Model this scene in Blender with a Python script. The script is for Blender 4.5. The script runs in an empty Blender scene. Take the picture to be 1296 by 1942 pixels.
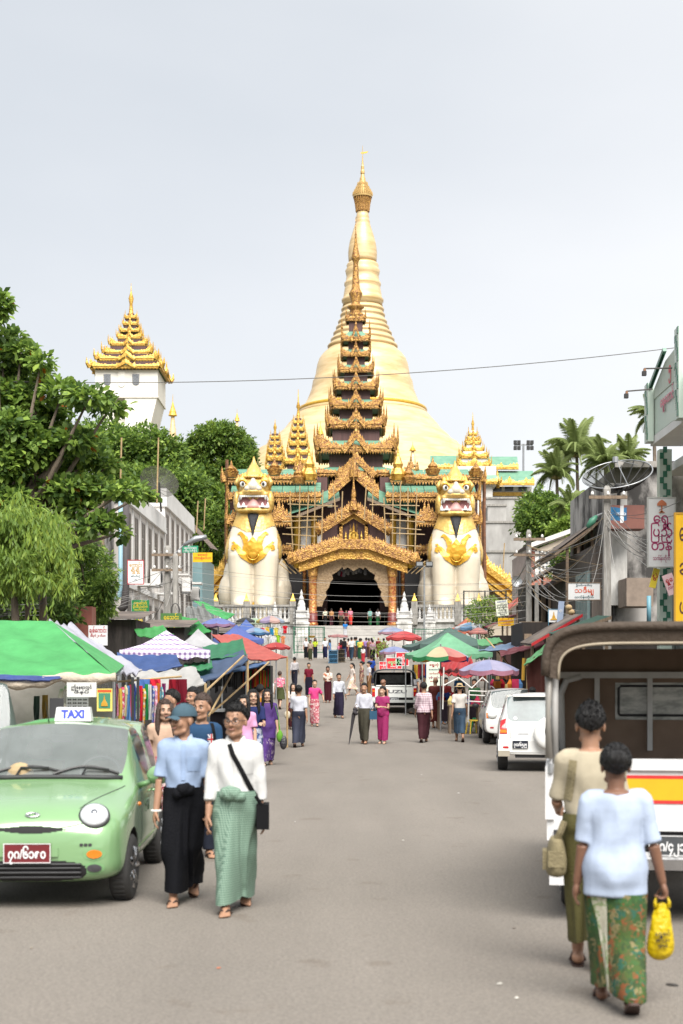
# ---- head
import bpy,bmesh,math,random
import numpy as np
from math import sin,cos,pi,radians as R,sqrt,atan2
from mathutils import Vector as V,Matrix,noise as mnoise
from mathutils.bvhtree import BVHTree
SC=bpy.context.scene
COL=SC.collection
F=2700.0;CX=648.0;HZ=1284.0;EYE=1.85
cam_d=bpy.data.cameras.new('camera');cam=bpy.data.objects.new('camera',cam_d);COL.objects.link(cam)
cam.location=(0,0,EYE);cam.rotation_euler=(R(90),0,0)
cam_d.sensor_fit='VERTICAL';cam_d.sensor_height=36;cam_d.sensor_width=24
cam_d.lens=F/1942*36;cam_d.shift_y=(HZ-971)/1942
cam_d.clip_start=.2;cam_d.clip_end=6000
cam_d.dof.use_dof=True;cam_d.dof.focus_distance=42;cam_d.dof.aperture_fstop=2.7
SC.camera=cam
W=bpy.data.worlds.new('World');SC.world=W;W.use_nodes=True
nt=W.node_tree;nt.nodes.clear()
def N(nt,t,**k):
 n=nt.nodes.new(t)
 for a,b in k.items():setattr(n,a,b)
 return n
SUN_EL,SUN_ROT=R(52),R(168)
out=N(nt,'ShaderNodeOutputWorld');bg=N(nt,'ShaderNodeBackground');bg.inputs[1].default_value=.1
sky=N(nt,'ShaderNodeTexSky',sky_type='NISHITA',sun_disc=False,sun_elevation=SUN_EL,sun_rotation=SUN_ROT)
tc=N(nt,'ShaderNodeTexCoord');mp=N(nt,'ShaderNodeMapping');mp.inputs['Scale'].default_value=(1,1,2.2);mp.inputs['Location'].default_value=(.35,0,.2)
nz=N(nt,'ShaderNodeTexNoise');nz.inputs['Scale'].default_value=1.9;nz.inputs['Detail'].default_value=5;nz.inputs['Roughness'].default_value=.45
sep=N(nt,'ShaderNodeSeparateXYZ')
mr=N(nt,'ShaderNodeMapRange');mr.inputs[1].default_value=.05;mr.inputs[2].default_value=.36;mr.inputs[3].default_value=0;mr.inputs[4].default_value=1
ad=N(nt,'ShaderNodeMath',operation='MULTIPLY_ADD');ad.inputs[1].default_value=.9
cr=N(nt,'ShaderNodeValToRGB')
e=cr.color_ramp.elements
e[0].position=.30;e[0].color=(2.06,2.06,2.05,1)
e[1].position=.96;e[1].color=(1.40,1.47,1.55,1)
m_=cr.color_ramp.elements.new(.62);m_.color=(1.74,1.775,1.815,1)
mx=N(nt,'ShaderNodeMix',data_type='RGBA');mx.inputs[0].default_value=.97
L=nt.links.new
L(tc.outputs['Generated'],mp.inputs[0]);L(mp.outputs[0],nz.inputs['Vector']);L(tc.outputs['Generated'],sep.inputs[0])
L(sep.outputs[2],mr.inputs[0]);L(nz.outputs[0],ad.inputs[0]);
hm=N(nt,'ShaderNodeMath',operation='MULTIPLY');hm.inputs[1].default_value=.42
L(mr.outputs[0],hm.inputs[0]);xm=N(nt,'ShaderNodeMath',operation='MULTIPLY_ADD');xm.inputs[1].default_value=-.55;L(sep.outputs[0],xm.inputs[0]);L(hm.outputs[0],xm.inputs[2]);L(xm.outputs[0],ad.inputs[2]);L(ad.outputs[0],cr.inputs[0])
L(sky.outputs[0],mx.inputs[6]);L(cr.outputs[0],mx.inputs[7]);L(mx.outputs[2],bg.inputs[0]);L(bg.outputs[0],out.inputs[0])
sd=bpy.data.lights.new('sun','SUN');so=bpy.data.objects.new('sun',sd);COL.objects.link(so)
sd.energy=1.5;sd.angle=R(48);sd.color=(1,.965,.91)
so.rotation_euler=(R(90)-SUN_EL,0,R(180)-SUN_ROT);so.location=(0,0,200)
SC.view_settings.view_transform='Standard';SC.view_settings.look='None';SC.view_settings.exposure=2.35
SC.view_settings.gamma=1;SC.view_settings.use_curve_mapping=False
SC.render.engine='CYCLES'
try:
 SC.cycles.use_denoising=True;SC.cycles.max_bounces=5;SC.cycles.diffuse_bounces=3;SC.cycles.glossy_bounces=3
 SC.cycles.transparent_max_bounces=12;SC.cycles.transmission_bounces=3;SC.cycles.caustics_reflective=False;SC.cycles.caustics_refractive=False
except Exception:pass
GP=[(-60,0),(36,0),(44,.1),(52,.34),(65,.75),(80,1.5),(104,3.1),(112,3.3),(125,3.3)]
def gz(Y):
 for(a,za),(b,zb) in zip(GP,GP[1:]):
  if Y<=b:
   t=max(0,(Y-a)/(b-a));return za+(zb-za)*t
 return GP[-1][1]
def P(px,py,Y):return V(((px-CX)*Y/F,Y,EYE+(HZ-py)*Y/F))
def X_(px,Y):return(px-CX)*Y/F
def Z_(py,Y):return EYE+(HZ-py)*Y/F
def footY(py):
 lo,hi=5,112
 for _ in range(40):
  m=(lo+hi)/2
  if HZ-(gz(m)-EYE)*F/m>py:lo=m
  else:hi=m
 return(lo+hi)/2
MATS={}
def lin(c):return tuple(((x/255+.055)/1.055)**2.4 if x>10 else x/255/12.92 for x in c)
def S(r,g,b,k=.75):return tuple(min(.9,x*k) for x in lin((r,g,b)))
def mk(name,col,rough=.6,metal=0,amt=.25,scale=3.,col2=None,bump=0.,bscale=None,detail=4,spec=.5,thr=None,alpha=None,vscale=None,stretch=None,coat=0,rnd=0,trans=0):
 if name in MATS:return MATS[name]
 m=bpy.data.materials.new(name);m.use_nodes=True;n=m.node_tree;b=n.nodes['Principled BSDF']
 b.inputs['Roughness'].default_value=rough;b.inputs['Metallic'].default_value=metal
 b.inputs['Specular IOR Level'].default_value=spec
 if coat:b.inputs['Coat Weight'].default_value=coat;b.inputs['Coat Roughness'].default_value=.08
 L=n.links.new
 tc=N(n,'ShaderNodeTexCoord');src=tc.outputs['Object']
 if stretch:
  mp=N(n,'ShaderNodeMapping');mp.inputs['Scale'].default_value=stretch;L(src,mp.inputs[0]);src=mp.outputs[0]
 c2=col2 if col2 else tuple(x*(1-amt) for x in col)
 nz=N(n,'ShaderNodeTexNoise');nz.inputs['Scale'].default_value=scale;nz.inputs['Detail'].default_value=detail;nz.inputs['Roughness'].default_value=.62
 L(src,nz.inputs['Vector'])
 rp=N(n,'ShaderNodeValToRGB');lo,hi=thr if thr else(.3,.7)
 rp.color_ramp.elements[0].position=lo;rp.color_ramp.elements[1].position=hi
 rp.color_ramp.elements[0].color=(*c2,1);rp.color_ramp.elements[1].color=(*col,1)
 L(nz.outputs[0],rp.inputs[0]);co=rp.outputs[0]
 if rnd:
  oi=N(n,'ShaderNodeObjectInfo');hs=N(n,'ShaderNodeHueSaturation')
  mr=N(n,'ShaderNodeMapRange');mr.inputs[3].default_value=1-rnd;mr.inputs[4].default_value=1+rnd
  L(oi.outputs['Random'],mr.inputs[0]);L(mr.outputs[0],hs.inputs['Value']);L(co,hs.inputs['Color']);co=hs.outputs[0]
 L(co,b.inputs['Base Color'])
 if bump:
  if vscale:
   bn=N(n,'ShaderNodeTexVoronoi');bn.inputs['Scale'].default_value=vscale
  else:
   bn=N(n,'ShaderNodeTexNoise');bn.inputs['Scale'].default_value=bscale or scale*4;bn.inputs['Detail'].default_value=3
  L(src,bn.inputs['Vector']);bp=N(n,'ShaderNodeBump');bp.inputs['Strength'].default_value=bump;bp.inputs['Distance'].default_value=.05
  L(bn.outputs[0],bp.inputs['Height']);L(bp.outputs[0],b.inputs['Normal'])
 if alpha is not None:b.inputs['Alpha'].default_value=alpha
 if trans:
  t=N(n,'ShaderNodeBsdfTranslucent');ms=N(n,'ShaderNodeMixShader');ms.inputs[0].default_value=trans
  L(co,t.inputs[0]);L(b.outputs[0],ms.inputs[1]);L(t.outputs[0],ms.inputs[2]);L(ms.outputs[0],n.nodes['Material Output'].inputs[0])
 MATS[name]=m;return m
def cloth(r,g,b,k=.8):return mk('cloth_%d_%d_%d'%(r,g,b),S(r,g,b,k*.8),.85,amt=.18,scale=9,bump=.06,bscale=120,spec=.2)
def tarpm(r,g,b,k=.58):return mk('tarp_%d_%d_%d'%(r,g,b),tuple(x+.035 for x in S(r,g,b,k)),.55,amt=.26,scale=2.2,bump=.45,bscale=5,spec=.3,trans=.3)
def paint(r,g,b,k=.8,rough=.5):return mk('paint_%d_%d_%d'%(r,g,b),S(r,g,b,k),rough,amt=.12,scale=4)
def cells(name,specs,scale=8,rough=.85,base=(.05,.05,.05)):
 if name in MATS:return MATS[name]
 m=bpy.data.materials.new(name);m.use_nodes=True;n=m.node_tree;b=n.nodes['Principled BSDF'];b.inputs['Roughness'].default_value=rough
 tc=N(n,'ShaderNodeTexCoord');vo=N(n,'ShaderNodeTexVoronoi');vo.inputs['Scale'].default_value=scale
 sp=N(n,'ShaderNodeSeparateColor');rp=N(n,'ShaderNodeValToRGB');rp.color_ramp.interpolation='CONSTANT'
 for i,c in enumerate(specs):
  el=rp.color_ramp.elements[i] if i<2 else rp.color_ramp.elements.new(.5)
 for i,c in enumerate(specs):
  rp.color_ramp.elements[i].position=i/len(specs);rp.color_ramp.elements[i].color=(*c,1)
 nz=N(n,'ShaderNodeTexNoise');nz.inputs['Scale'].default_value=scale*1.5
 vm=N(n,'ShaderNodeMix',data_type='RGBA');vm.inputs[0].default_value=.12
 n.links.new(tc.outputs['Object'],nz.inputs['Vector']);n.links.new(tc.outputs['Object'],vm.inputs[6]);n.links.new(nz.outputs['Color'],vm.inputs[7])
 n.links.new(vm.outputs[2],vo.inputs['Vector']);n.links.new(vo.outputs['Color'],sp.inputs[0]);n.links.new(sp.outputs[0],rp.inputs[0]);n.links.new(rp.outputs[0],b.inputs['Base Color'])
 MATS[name]=m;return m
def check(name,c1,c2,scale=20,rough=.8,w=.5):
 if name in MATS:return MATS[name]
 m=bpy.data.materials.new(name);m.use_nodes=True;n=m.node_tree;b=n.nodes['Principled BSDF'];b.inputs['Roughness'].default_value=rough
 tc=N(n,'ShaderNodeTexCoord');sx=N(n,'ShaderNodeSeparateXYZ');n.links.new(tc.outputs['Object'],sx.inputs[0])
 ad=N(n,'ShaderNodeMath',operation='ADD');n.links.new(sx.outputs[0],ad.inputs[0]);n.links.new(sx.outputs[1],ad.inputs[1])
 fs=[]
 for o in(ad.outputs[0],sx.outputs[2]):
  mu=N(n,'ShaderNodeMath',operation='MULTIPLY');mu.inputs[1].default_value=scale;fr=N(n,'ShaderNodeMath',operation='FRACT');gt=N(n,'ShaderNodeMath',operation='GREATER_THAN');gt.inputs[1].default_value=w
  n.links.new(o,mu.inputs[0]);n.links.new(mu.outputs[0],fr.inputs[0]);n.links.new(fr.outputs[0],gt.inputs[0]);fs.append(gt.outputs[0])
 av=N(n,'ShaderNodeMath',operation='ADD');n.links.new(fs[0],av.inputs[0]);n.links.new(fs[1],av.inputs[1])
 hf=N(n,'ShaderNodeMath',operation='MULTIPLY');hf.inputs[1].default_value=.5;n.links.new(av.outputs[0],hf.inputs[0])
 mx=N(n,'ShaderNodeMix',data_type='RGBA');mx.inputs[6].default_value=(*c1,1);mx.inputs[7].default_value=(*c2,1)
 n.links.new(hf.outputs[0],mx.inputs[0]);n.links.new(mx.outputs[2],b.inputs['Base Color']);MATS[name]=m;return m
class MB:
 def __init__(s):s.v=[];s.f=[];s.m=[]
 def add(s,vs,fs,m=0):
  o=len(s.v);s.v.extend([tuple(v) for v in vs]);s.f.extend([tuple(i+o for i in f) for f in fs]);s.m.extend([m]*len(fs));return s
 def box(s,x0,x1,y0,y1,z0,z1,m=0,M=None):
  vs=[V((x,y,z)) for z in(z0,z1) for y in(y0,y1) for x in(x0,x1)]
  if M is not None:vs=[M@v for v in vs]
  return s.add(vs,[(0,2,3,1),(4,5,7,6),(0,1,5,4),(2,6,7,3),(0,4,6,2),(1,3,7,5)],m)
 def cbox(s,c,d,m=0,rz=0,M=None):
  Q=Matrix.Translation(c)@Matrix.Rotation(rz,4,'Z')
  if M is not None:Q=Matrix.Translation(c)@M.to_4x4()
  return s.box(-d[0]/2,d[0]/2,-d[1]/2,d[1]/2,-d[2]/2,d[2]/2,m,Q)
 def rings(s,rs,m=0,caps=True,closed=True):
  n=len(rs[0]);vs=[p for r in rs for p in r];fs=[]
  for i in range(len(rs)-1):
   for j in range(n if closed else n-1):
    k=(j+1)%n;fs.append((i*n+j,i*n+k,(i+1)*n+k,(i+1)*n+j))
  if caps and closed:fs.append(tuple(reversed(range(n))));fs.append(tuple(range((len(rs)-1)*n,len(rs)*n)))
  return s.add(vs,fs,m)
 def tube(s,pts,r,n=6,m=0,caps=True):
  pts=[V(p) for p in pts];rr=r if isinstance(r,(list,tuple)) else[r]*len(pts);rs=[]
  up=V((0,0,1));pu=None
  for i,p in enumerate(pts):
   d=(pts[min(i+1,len(pts)-1)]-pts[max(i-1,0)])
   if d.length<1e-9:d=V((0,0,1))
   d.normalize()
   if pu is None:a=d.orthogonal().normalized()
   else:
    a=pu-d*pu.dot(d);a=a.normalized() if a.length>1e-6 else d.orthogonal().normalized()
   pu=a;b=d.cross(a);rs.append([p+(a*cos(2*pi*j/n)+b*sin(2*pi*j/n))*rr[i] for j in range(n)])
  return s.rings(rs,m,caps)
 def lathe(s,prof,n=16,c=(0,0,0),m=0,sx=1,sy=1,M=None,caps=True,ph=0):
  rs=[]
  for r,z in prof:
   ring=[V((r*cos(2*pi*j/n+ph)*sx,r*sin(2*pi*j/n+ph)*sy,z)) for j in range(n)]
   if M is not None:ring=[M@v for v in ring]
   rs.append([v+V(c) for v in ring])
  return s.rings(rs,m,caps)
 def prism(s,poly,y0,y1,m=0,M=None):
  n=len(poly);vs=[V((x,y0,z)) for x,z in poly]+[V((x,y1,z)) for x,z in poly]
  if M is not None:vs=[M@v for v in vs]
  return s.add(vs,[tuple(range(n)),tuple(reversed(range(n,2*n)))]+[(i,i+n,(i+1)%n+n,(i+1)%n) for i in range(n)],m)
 def grid(s,fn,nu,nv,m=0):
  vs=[fn(i/nu,j/nv) for j in range(nv+1) for i in range(nu+1)];w=nu+1
  return s.add(vs,[(j*w+i,j*w+i+1,(j+1)*w+i+1,(j+1)*w+i) for j in range(nv) for i in range(nu)],m)
 def ell(s,c,r,n=10,k=6,m=0,M=None):
  prof=[(max(1e-4,sin(pi*i/k)),-cos(pi*i/k)) for i in range(k+1)];rs=[]
  for q,z in prof:
   ring=[V((q*cos(2*pi*j/n)*r[0],q*sin(2*pi*j/n)*r[1],z*r[2])) for j in range(n)]
   if M is not None:ring=[M@v for v in ring]
   rs.append([v+V(c) for v in ring])
  return s.rings(rs,m)
 def capsule(s,p0,p1,r0,r1,n=10,m=0):
  p0,p1=V(p0),V(p1);d=(p1-p0);d=d.normalized() if d.length>1e-6 else V((0,0,1))
  ps=[p0-d*r0*.98,p0-d*r0*.7,p0,p1,p1+d*r1*.7,p1+d*r1*.98];return s.tube(ps,[r0*.15,r0*.7,r0,r1,r1*.7,r1*.15],n,m)
 def quad(s,a,b,c,d,m=0):return s.add([a,b,c,d],[(0,1,2,3)],m)
 def mesh(s,name,smooth=False):
  me=bpy.data.meshes.new(name);me.from_pydata([tuple(v) for v in s.v],[],s.f)
  if len(s.m):me.polygons.foreach_set('material_index',s.m)
  if smooth:me.polygons.foreach_set('use_smooth',[True]*len(s.f))
  return me
 def build(s,name,mats,parent=None,smooth=False):
  me=s.mesh(name,smooth)
  for x in(mats if isinstance(mats,(list,tuple)) else[mats]):me.materials.append(x)
  return link(name,me,parent)
def link(name,me,parent=None):
 o=bpy.data.objects.new(name,me);COL.objects.link(o)
 if parent is not None:o.parent=parent
 return o
def tag(o,label=None,cat=None,group=None,kind=None):
 if label:o['label']=label
 if cat:o['category']=cat
 if group:o['group']=group
 if kind:o['kind']=kind
 return o
def thing(name,label,cat,loc=(0,0,0),rz=0,group=None):
 o=bpy.data.objects.new(name,None);COL.objects.link(o);o.empty_display_size=.2
 o.location=loc;o.rotation_euler=(0,0,rz);return tag(o,label,cat,group)
def solo(mb,name,mats,label,cat,loc=(0,0,0),rz=0,group=None,smooth=False):
 o=mb.build(name,mats,None,smooth);o.location=loc;o.rotation_euler=(0,0,rz);return tag(o,label,cat,group)
def struct(mb,name,mats,parent=None,smooth=False):
 o=mb.build(name,mats,parent,smooth)
 if parent is None:o['kind']='structure'
 return o
KIDS={}
def copy_tree(o,parent=None,loc=None,rz=None,scale=None,label=None):
 c=o.copy();COL.objects.link(c)
 if parent is not None:c.parent=parent
 if loc is not None:c.location=loc
 if rz is not None:c.rotation_euler=(0,0,rz)
 if scale is not None:c.scale=scale if isinstance(scale,(tuple,list)) else(scale,)*3
 if label:c['label']=label
 for ch in o.children:copy_tree(ch,c)
 return c
TMP=bpy.data.scenes.new('tmp')
def bake(mb,mods,mats,smooth=True,name='m',objs=()):
 me=mb.mesh(name,smooth) if isinstance(mb,MB) else mb
 if isinstance(mb,MB):
  for x in(mats if isinstance(mats,(list,tuple)) else[mats]):me.materials.append(x)
 o=bpy.data.objects.new(name,me);TMP.collection.objects.link(o)
 for x in objs:TMP.collection.objects.link(x)
 for t,kw in mods:
  md=o.modifiers.new(t,t)
  for a,b in kw.items():setattr(md,a,b)
 vl=TMP.view_layers[0];vl.update();dg=vl.depsgraph
 r=bpy.data.meshes.new_from_object(o.evaluated_get(dg),preserve_all_data_layers=True,depsgraph=dg)
 bpy.data.objects.remove(o);bpy.data.meshes.remove(me)
 for x in objs:bpy.data.objects.remove(x)
 if not len(r.materials):
  for x in(mats if isinstance(mats,(list,tuple)) else[mats]):r.materials.append(x)
 if smooth:r.polygons.foreach_set('use_smooth',[True]*len(r.polygons))
 r.name=name;return r
def remesh(mb,vox,mat,it=2,name='m',wr=0,wf=14.):
 r=bake(mb,[('REMESH',dict(mode='VOXEL',voxel_size=vox,use_smooth_shade=True)),('SMOOTH',dict(factor=.5,iterations=it))],mat,True,name)
 if not len(r.materials):r.materials.append(mat)
 if wr:
  n=len(r.vertices);co=np.empty(n*3);r.vertices.foreach_get('co',co);no=np.empty(n*3);r.vertices.foreach_get('normal',no)
  co=co.reshape(-1,3);no=no.reshape(-1,3);f=wf
  w=np.sin(co[:,0]*f*1.5+2*np.sin(co[:,2]*f*.45)+co[:,2]*f*.5)*(.4+.6*np.sin(co[:,2]*f*.5+1.7*np.sin(co[:,0]*f*.5)))+.8*np.sin(np.abs(co[:,0])*f*2.0-co[:,2]*f*1.3+2*np.sin(co[:,1]*f*.7))*np.sin(co[:,2]*f*.6+1)
  r.vertices.foreach_set('co',(co+no*(w*wr)[:,None]).ravel());r.update()
 return r
def text(body,size,mat,name='lettering',parent=None,M=None,align='CENTER',depth=.002,bold=0,width=None,mats=None):
 cu=bpy.data.curves.new('t','FONT');cu.body=body;cu.size=size;cu.align_x=align;cu.align_y='CENTER';cu.extrude=depth;cu.offset=bold;cu.resolution_u=2
 o=bpy.data.objects.new('t',cu);TMP.collection.objects.link(o);vl=TMP.view_layers[0];vl.update();dg=vl.depsgraph
 me=bpy.data.meshes.new_from_object(o.evaluated_get(dg),depsgraph=dg);bpy.data.objects.remove(o);bpy.data.curves.remove(cu)
 if width and len(me.vertices):
  xs=[v.co.x for v in me.vertices];w=max(xs)-min(xs);c=(max(xs)+min(xs))/2 if align=='CENTER' else 0
  for v in me.vertices:v.co.x=(v.co.x-c)*width/w
 if M is not None:me.transform(M)
 me.materials.clear();me.materials.append(mat);return link(name,me,parent)
FRONT=Matrix.Rotation(R(90),4,'X')
def TM(x,y,z,rz=0,rx=90):return Matrix.Translation((x,y,z))@Matrix.Rotation(rz,4,'Z')@Matrix.Rotation(R(rx),4,'X')
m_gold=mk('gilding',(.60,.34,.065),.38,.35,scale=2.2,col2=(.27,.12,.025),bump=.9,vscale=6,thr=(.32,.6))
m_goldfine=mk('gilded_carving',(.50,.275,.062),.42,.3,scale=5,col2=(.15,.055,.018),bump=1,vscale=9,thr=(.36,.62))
m_goldy=mk('yellow_gilding',(.70,.44,.085),.36,.35,scale=2.5,col2=(.40,.20,.025),bump=.8,vscale=4)  # darker noise tone paints in shading among the carvings
m_goldsm=mk('smooth_gold_paint',(.72,.44,.06),.35,.3,scale=1.3,col2=(.55,.31,.03))
m_teak=mk('dark_red_boards',(.115,.05,.045),.6,0,scale=1.5,col2=(.065,.028,.025),stretch=(6,6,.3))
m_groof=mk('green_roof_sheet',(.155,.31,.215),.5,0,scale=1.2,col2=(.10,.23,.155))
m_white=mk('whitewash',(.72,.70,.67),.7,0,scale=1.2,col2=(.5,.48,.45),bump=.15)
m_dirtyw=mk('weathered_whitewash',(.62,.61,.58),.8,0,scale=.8,col2=(.30,.29,.27),thr=(.38,.55),detail=8,stretch=(1.5,1.5,.5))
m_black=mk('matt_black',(.02,.02,.02),.6)
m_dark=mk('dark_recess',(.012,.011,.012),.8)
m_rubber=mk('tyre_rubber',(.035,.034,.033),.8,amt=.3,scale=20,bump=.2)
m_steel=mk('galvanised_steel',(.42,.43,.44),.4,.7,scale=6)
m_wood=mk('weathered_wood',(.25,.18,.12),.75,scale=3,col2=(.12,.085,.06),stretch=(8,8,.6),bump=.3)
m_bamboo=mk('bamboo',(.42,.30,.15),.6,scale=4,col2=(.26,.17,.08))
m_conc=mk('pole_concrete',(.36,.34,.31),.85,scale=2.5,col2=(.17,.16,.145),stretch=(3,3,.6),bump=.2)
m_wire=mk('cable',(.09,.085,.08),.6)
m_ink=mk('black_ink',(.03,.03,.035),.6)
m_inkw=mk('white_ink',(.75,.75,.75),.6)
m_chrome=mk('chrome',(.62,.62,.64),.14,1)

# ---- temple
random.seed(3)
m_road=mk('dusty_asphalt',(.20,.178,.154),.9,amt=.2,scale=.35,col2=(.175,.157,.136),bump=.35,bscale=60,detail=9,thr=(.25,.75))
n=m_road.node_tree;b=n.nodes['Principled BSDF'];old=b.inputs['Base Color'].links[0].from_socket
tc=N(n,'ShaderNodeTexCoord');mp=N(n,'ShaderNodeMapping');mp.inputs['Scale'].default_value=(1.2,.16,1);n.links.new(tc.outputs['Object'],mp.inputs[0])
z1=N(n,'ShaderNodeTexNoise');z1.inputs['Scale'].default_value=1;z1.inputs['Detail'].default_value=5;n.links.new(mp.outputs[0],z1.inputs[0])
r1=N(n,'ShaderNodeValToRGB');r1.color_ramp.elements[0].position=.35;r1.color_ramp.elements[1].position=.65;r1.color_ramp.elements[0].color=(.91,.90,.89,1);r1.color_ramp.elements[1].color=(1.04,1.03,1.02,1)
z2=N(n,'ShaderNodeTexNoise');z2.inputs['Scale'].default_value=45;z2.inputs['Detail'].default_value=4;n.links.new(tc.outputs['Object'],z2.inputs[0])
r2=N(n,'ShaderNodeValToRGB');r2.color_ramp.elements[0].position=.3;r2.color_ramp.elements[1].position=.7;r2.color_ramp.elements[0].color=(.74,.74,.74,1);r2.color_ramp.elements[1].color=(1.17,1.17,1.17,1)
z3=N(n,'ShaderNodeTexNoise');z3.inputs['Scale'].default_value=1.7;z3.inputs['Detail'].default_value=3;n.links.new(tc.outputs['Object'],z3.inputs[0])
r3=N(n,'ShaderNodeValToRGB');r3.color_ramp.elements[0].position=.64;r3.color_ramp.elements[1].position=.70;r3.color_ramp.elements[0].color=(1,1,1,1);r3.color_ramp.elements[1].color=(.86,.83,.80,1)
n.links.new(z1.outputs[0],r1.inputs[0]);n.links.new(z2.outputs[0],r2.inputs[0]);n.links.new(z3.outputs[0],r3.inputs[0])
prev=old
for q in(r1,r2,r3):
 mm=N(n,'ShaderNodeMix',data_type='RGBA',blend_type='MULTIPLY');mm.inputs[0].default_value=1;n.links.new(prev,mm.inputs[6]);n.links.new(q.outputs[0],mm.inputs[7]);prev=mm.outputs[2]
n.links.new(prev,b.inputs['Base Color'])
m_soil=mk('trodden_earth',(.16,.12,.085),.95,scale=.5,col2=(.09,.075,.05),bump=.4)
m_hill=mk('hill_undergrowth',(.05,.075,.03),.95,scale=.2,col2=(.03,.04,.02))
def hillz(x,y):
 z=gz(min(y,112))-.03
 if y>108:
  t=min(1,max(0,(y-112)/200));side=min(1,max(0,(abs(x+1)-12)/16)) if y<175 else 1
  z+=(t*t*(3-2*t))*36*side*(1-min(1,max(0,(abs(x)-50)/70))*.8)
 if y>500:z*=max(0,1-(y-500)/300)
 ax=abs(x)
 if ax>180:z*=max(0,1-(ax-180)/200)
 return z
mb=MB();xs=[-2500,-900,-400]+list(range(-180,181,12))+[400,900,2500];ys=[-300,-60,0,18,36,44,52,65,80,104,112]+list(range(118,330,9))+[400,500,700,900,3000]
vs=[(x,y,hillz(x,y)) for y in ys for x in xs];w=len(xs)
mb.add(vs,[(j*w+i,j*w+i+1,(j+1)*w+i+1,(j+1)*w+i) for j in range(len(ys)-1) for i in range(w-1)])
struct(mb,'ground',mk('ground_earth',(.15,.125,.09),.95,scale=.3,col2=(.05,.07,.03)))
mb=MB();ys=[-30,-5]+[i*4 for i in range(0,28)]+[112]
def roadx(y):return 9.5 if y<104 else 12
mb.rings([[V((-roadx(y),y,gz(y)+.004)),V((0,y,gz(y)+.004)),V((roadx(y),y,gz(y)+.004))] for y in ys],0,False,False)
mb.f=[tuple(reversed(f)) for f in mb.f]
struct(mb,'road',m_road,smooth=True)
mb0=MB();mb0.box(-.14,.14,-.48,.48,0,.16);kb=None
kr=thing('kerb','low grey kerb of separate stones beside the parked white cars','kerb',(0,0,0))
ks=mb0.mesh('kerbstone');ks.materials.append(m_conc)
for i in range(26):
 y=34+i*1.02;o=link('kerbstone',ks,kr);o.location=(5.9+.045*(y-34)+random.uniform(-.02,.02),y,gz(y));o.rotation_euler=(0,0,-.045+random.uniform(-.01,.01))
m_step=mk('worn_step_stone',(.42,.40,.37),.85,scale=1.5,col2=(.3,.285,.27))
st=thing('stairs','broad pale stone steps climbing to the dark temple gate','stairs',(0,0,0));st['kind']='structure';del st['category']
NS=18
for i in range(NS):
 y0=116+i*.75;z1=3.3+(i+1)*(6.5-3.3)/NS
 MB().box(-3.6,5.5,y0,y0+.78 if i<NS-1 else 170,z1-.22,z1).build('step',m_step,st)
m_stupa=mk('pale_gold_leaf',(.68,.51,.285),.40,.12,scale=.14,col2=(.52,.36,.165),bump=.25,bscale=.9,stretch=(1,1,6),thr=(.34,.62))
SY=380;s=SY/F;cx=X_(688,SY)
def prof(pairs):return[(r*s,Z_(y,SY)) for r,y in pairs]
st=thing('great_stupa','huge pale golden bell-shaped stupa rising behind the gate tower','stupa',(cx,SY,0))
MB().lathe(prof([(330,1000),(300,960),(262,925),(258,912),(240,905),(236,890),(219,884),(215,872),(203,866),(200,858),(186,852),(182,845),(170,838),(163,829),(150,818),(141,806),(131,795),(125,788)]),96,m=0).build('terraces',m_stupa,st,True)
MB().lathe(prof([(125,789),(122,783),(117,777),(116,774),(112,772),(106,762),(101,750),(96.5,738),(96,733),(95,728),(94.5,724),(92,720),(89,710),(87.5,700),(86,692),(82,681),(75,672),(66,664),(64,661)]),96).build('bell',m_stupa,st,True)
MB().lathe(prof([(121,781.5),(122.5,779),(121,776),(115,775.5)]),96,caps=False).build('moulding',m_goldsm,st,True)
pr=[]
for r,y in[(66,657),(60,645),(55,633),(50,622),(46,611),(42,598),(40,587)]:
 pr+=[(r-1.5,y+4),(r+.4,y+2.6),(r+.8,y),(r-.6,y-2),(r-2.5,y-3)]
MB().lathe(prof([(64,662)]+pr+[(37,581)]),72).build('ringed_cone',m_stupa,st,True)
pr=[(38,581),(37,576),(39.5,573),(40,569),(37,566),(36,560),(34,548),(33,545),(35,541),(34.5,537),(32,535),(31,528),(30.5,524),(31.5,521),(33,514),(31,511),(29.5,508),(30.5,504),(29,501),(26.5,499)]
MB().lathe(prof(pr),72).build('lotus_mouldings',m_stupa,st,True)
MB().lathe(prof([(25.5,500),(27,492),(27.4,480),(26.5,470),(24.5,459),(21,447),(17.5,436),(15,428),(13.5,423),(14,421),(12.8,418),(12.2,414),(12.6,412),(11.5,409),(11,403)]),48).build('bud',m_stupa,st,True)
mb=MB();mb.lathe(prof([(9,404),(12,401),(13,390),(15.5,378),(16,376)]),24,m=0)
for k in range(24):
 a=k*2*pi/24;mb.tube([V((cos(a)*12.5*s,sin(a)*12.5*s,Z_(402,SY))),V((cos(a)*14*s,sin(a)*14*s,Z_(388,SY))),V((cos(a)*17*s,sin(a)*17*s,Z_(374,SY)))],.13,4)
mb.build('crown_bracket',m_goldfine,st)
mb=MB();pr=[(18,375),(18.4,371),(16,370),(16,366),(13.5,364.5),(13,360),(10.6,358),(10,353),(8,351),(7.5,346),(6,344),(5.3,338),(4.2,336),(3.2,331),(4.2,329),(4,325),(3,322),(3,316),(2,313),(1.2,303),(.7,296),(.35,276)]
mb.lathe(prof(pr),36)
for r,y in[(18.4,371),(15.8,366),(12.6,360),(9.6,353)]:
 for k in range(28):
  a=k*2*pi/28;mb.lathe([(.16,0),(.12,.5),(.01,1.)],4,(cos(a)*r*s,sin(a)*r*s,Z_(y,SY)))
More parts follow.
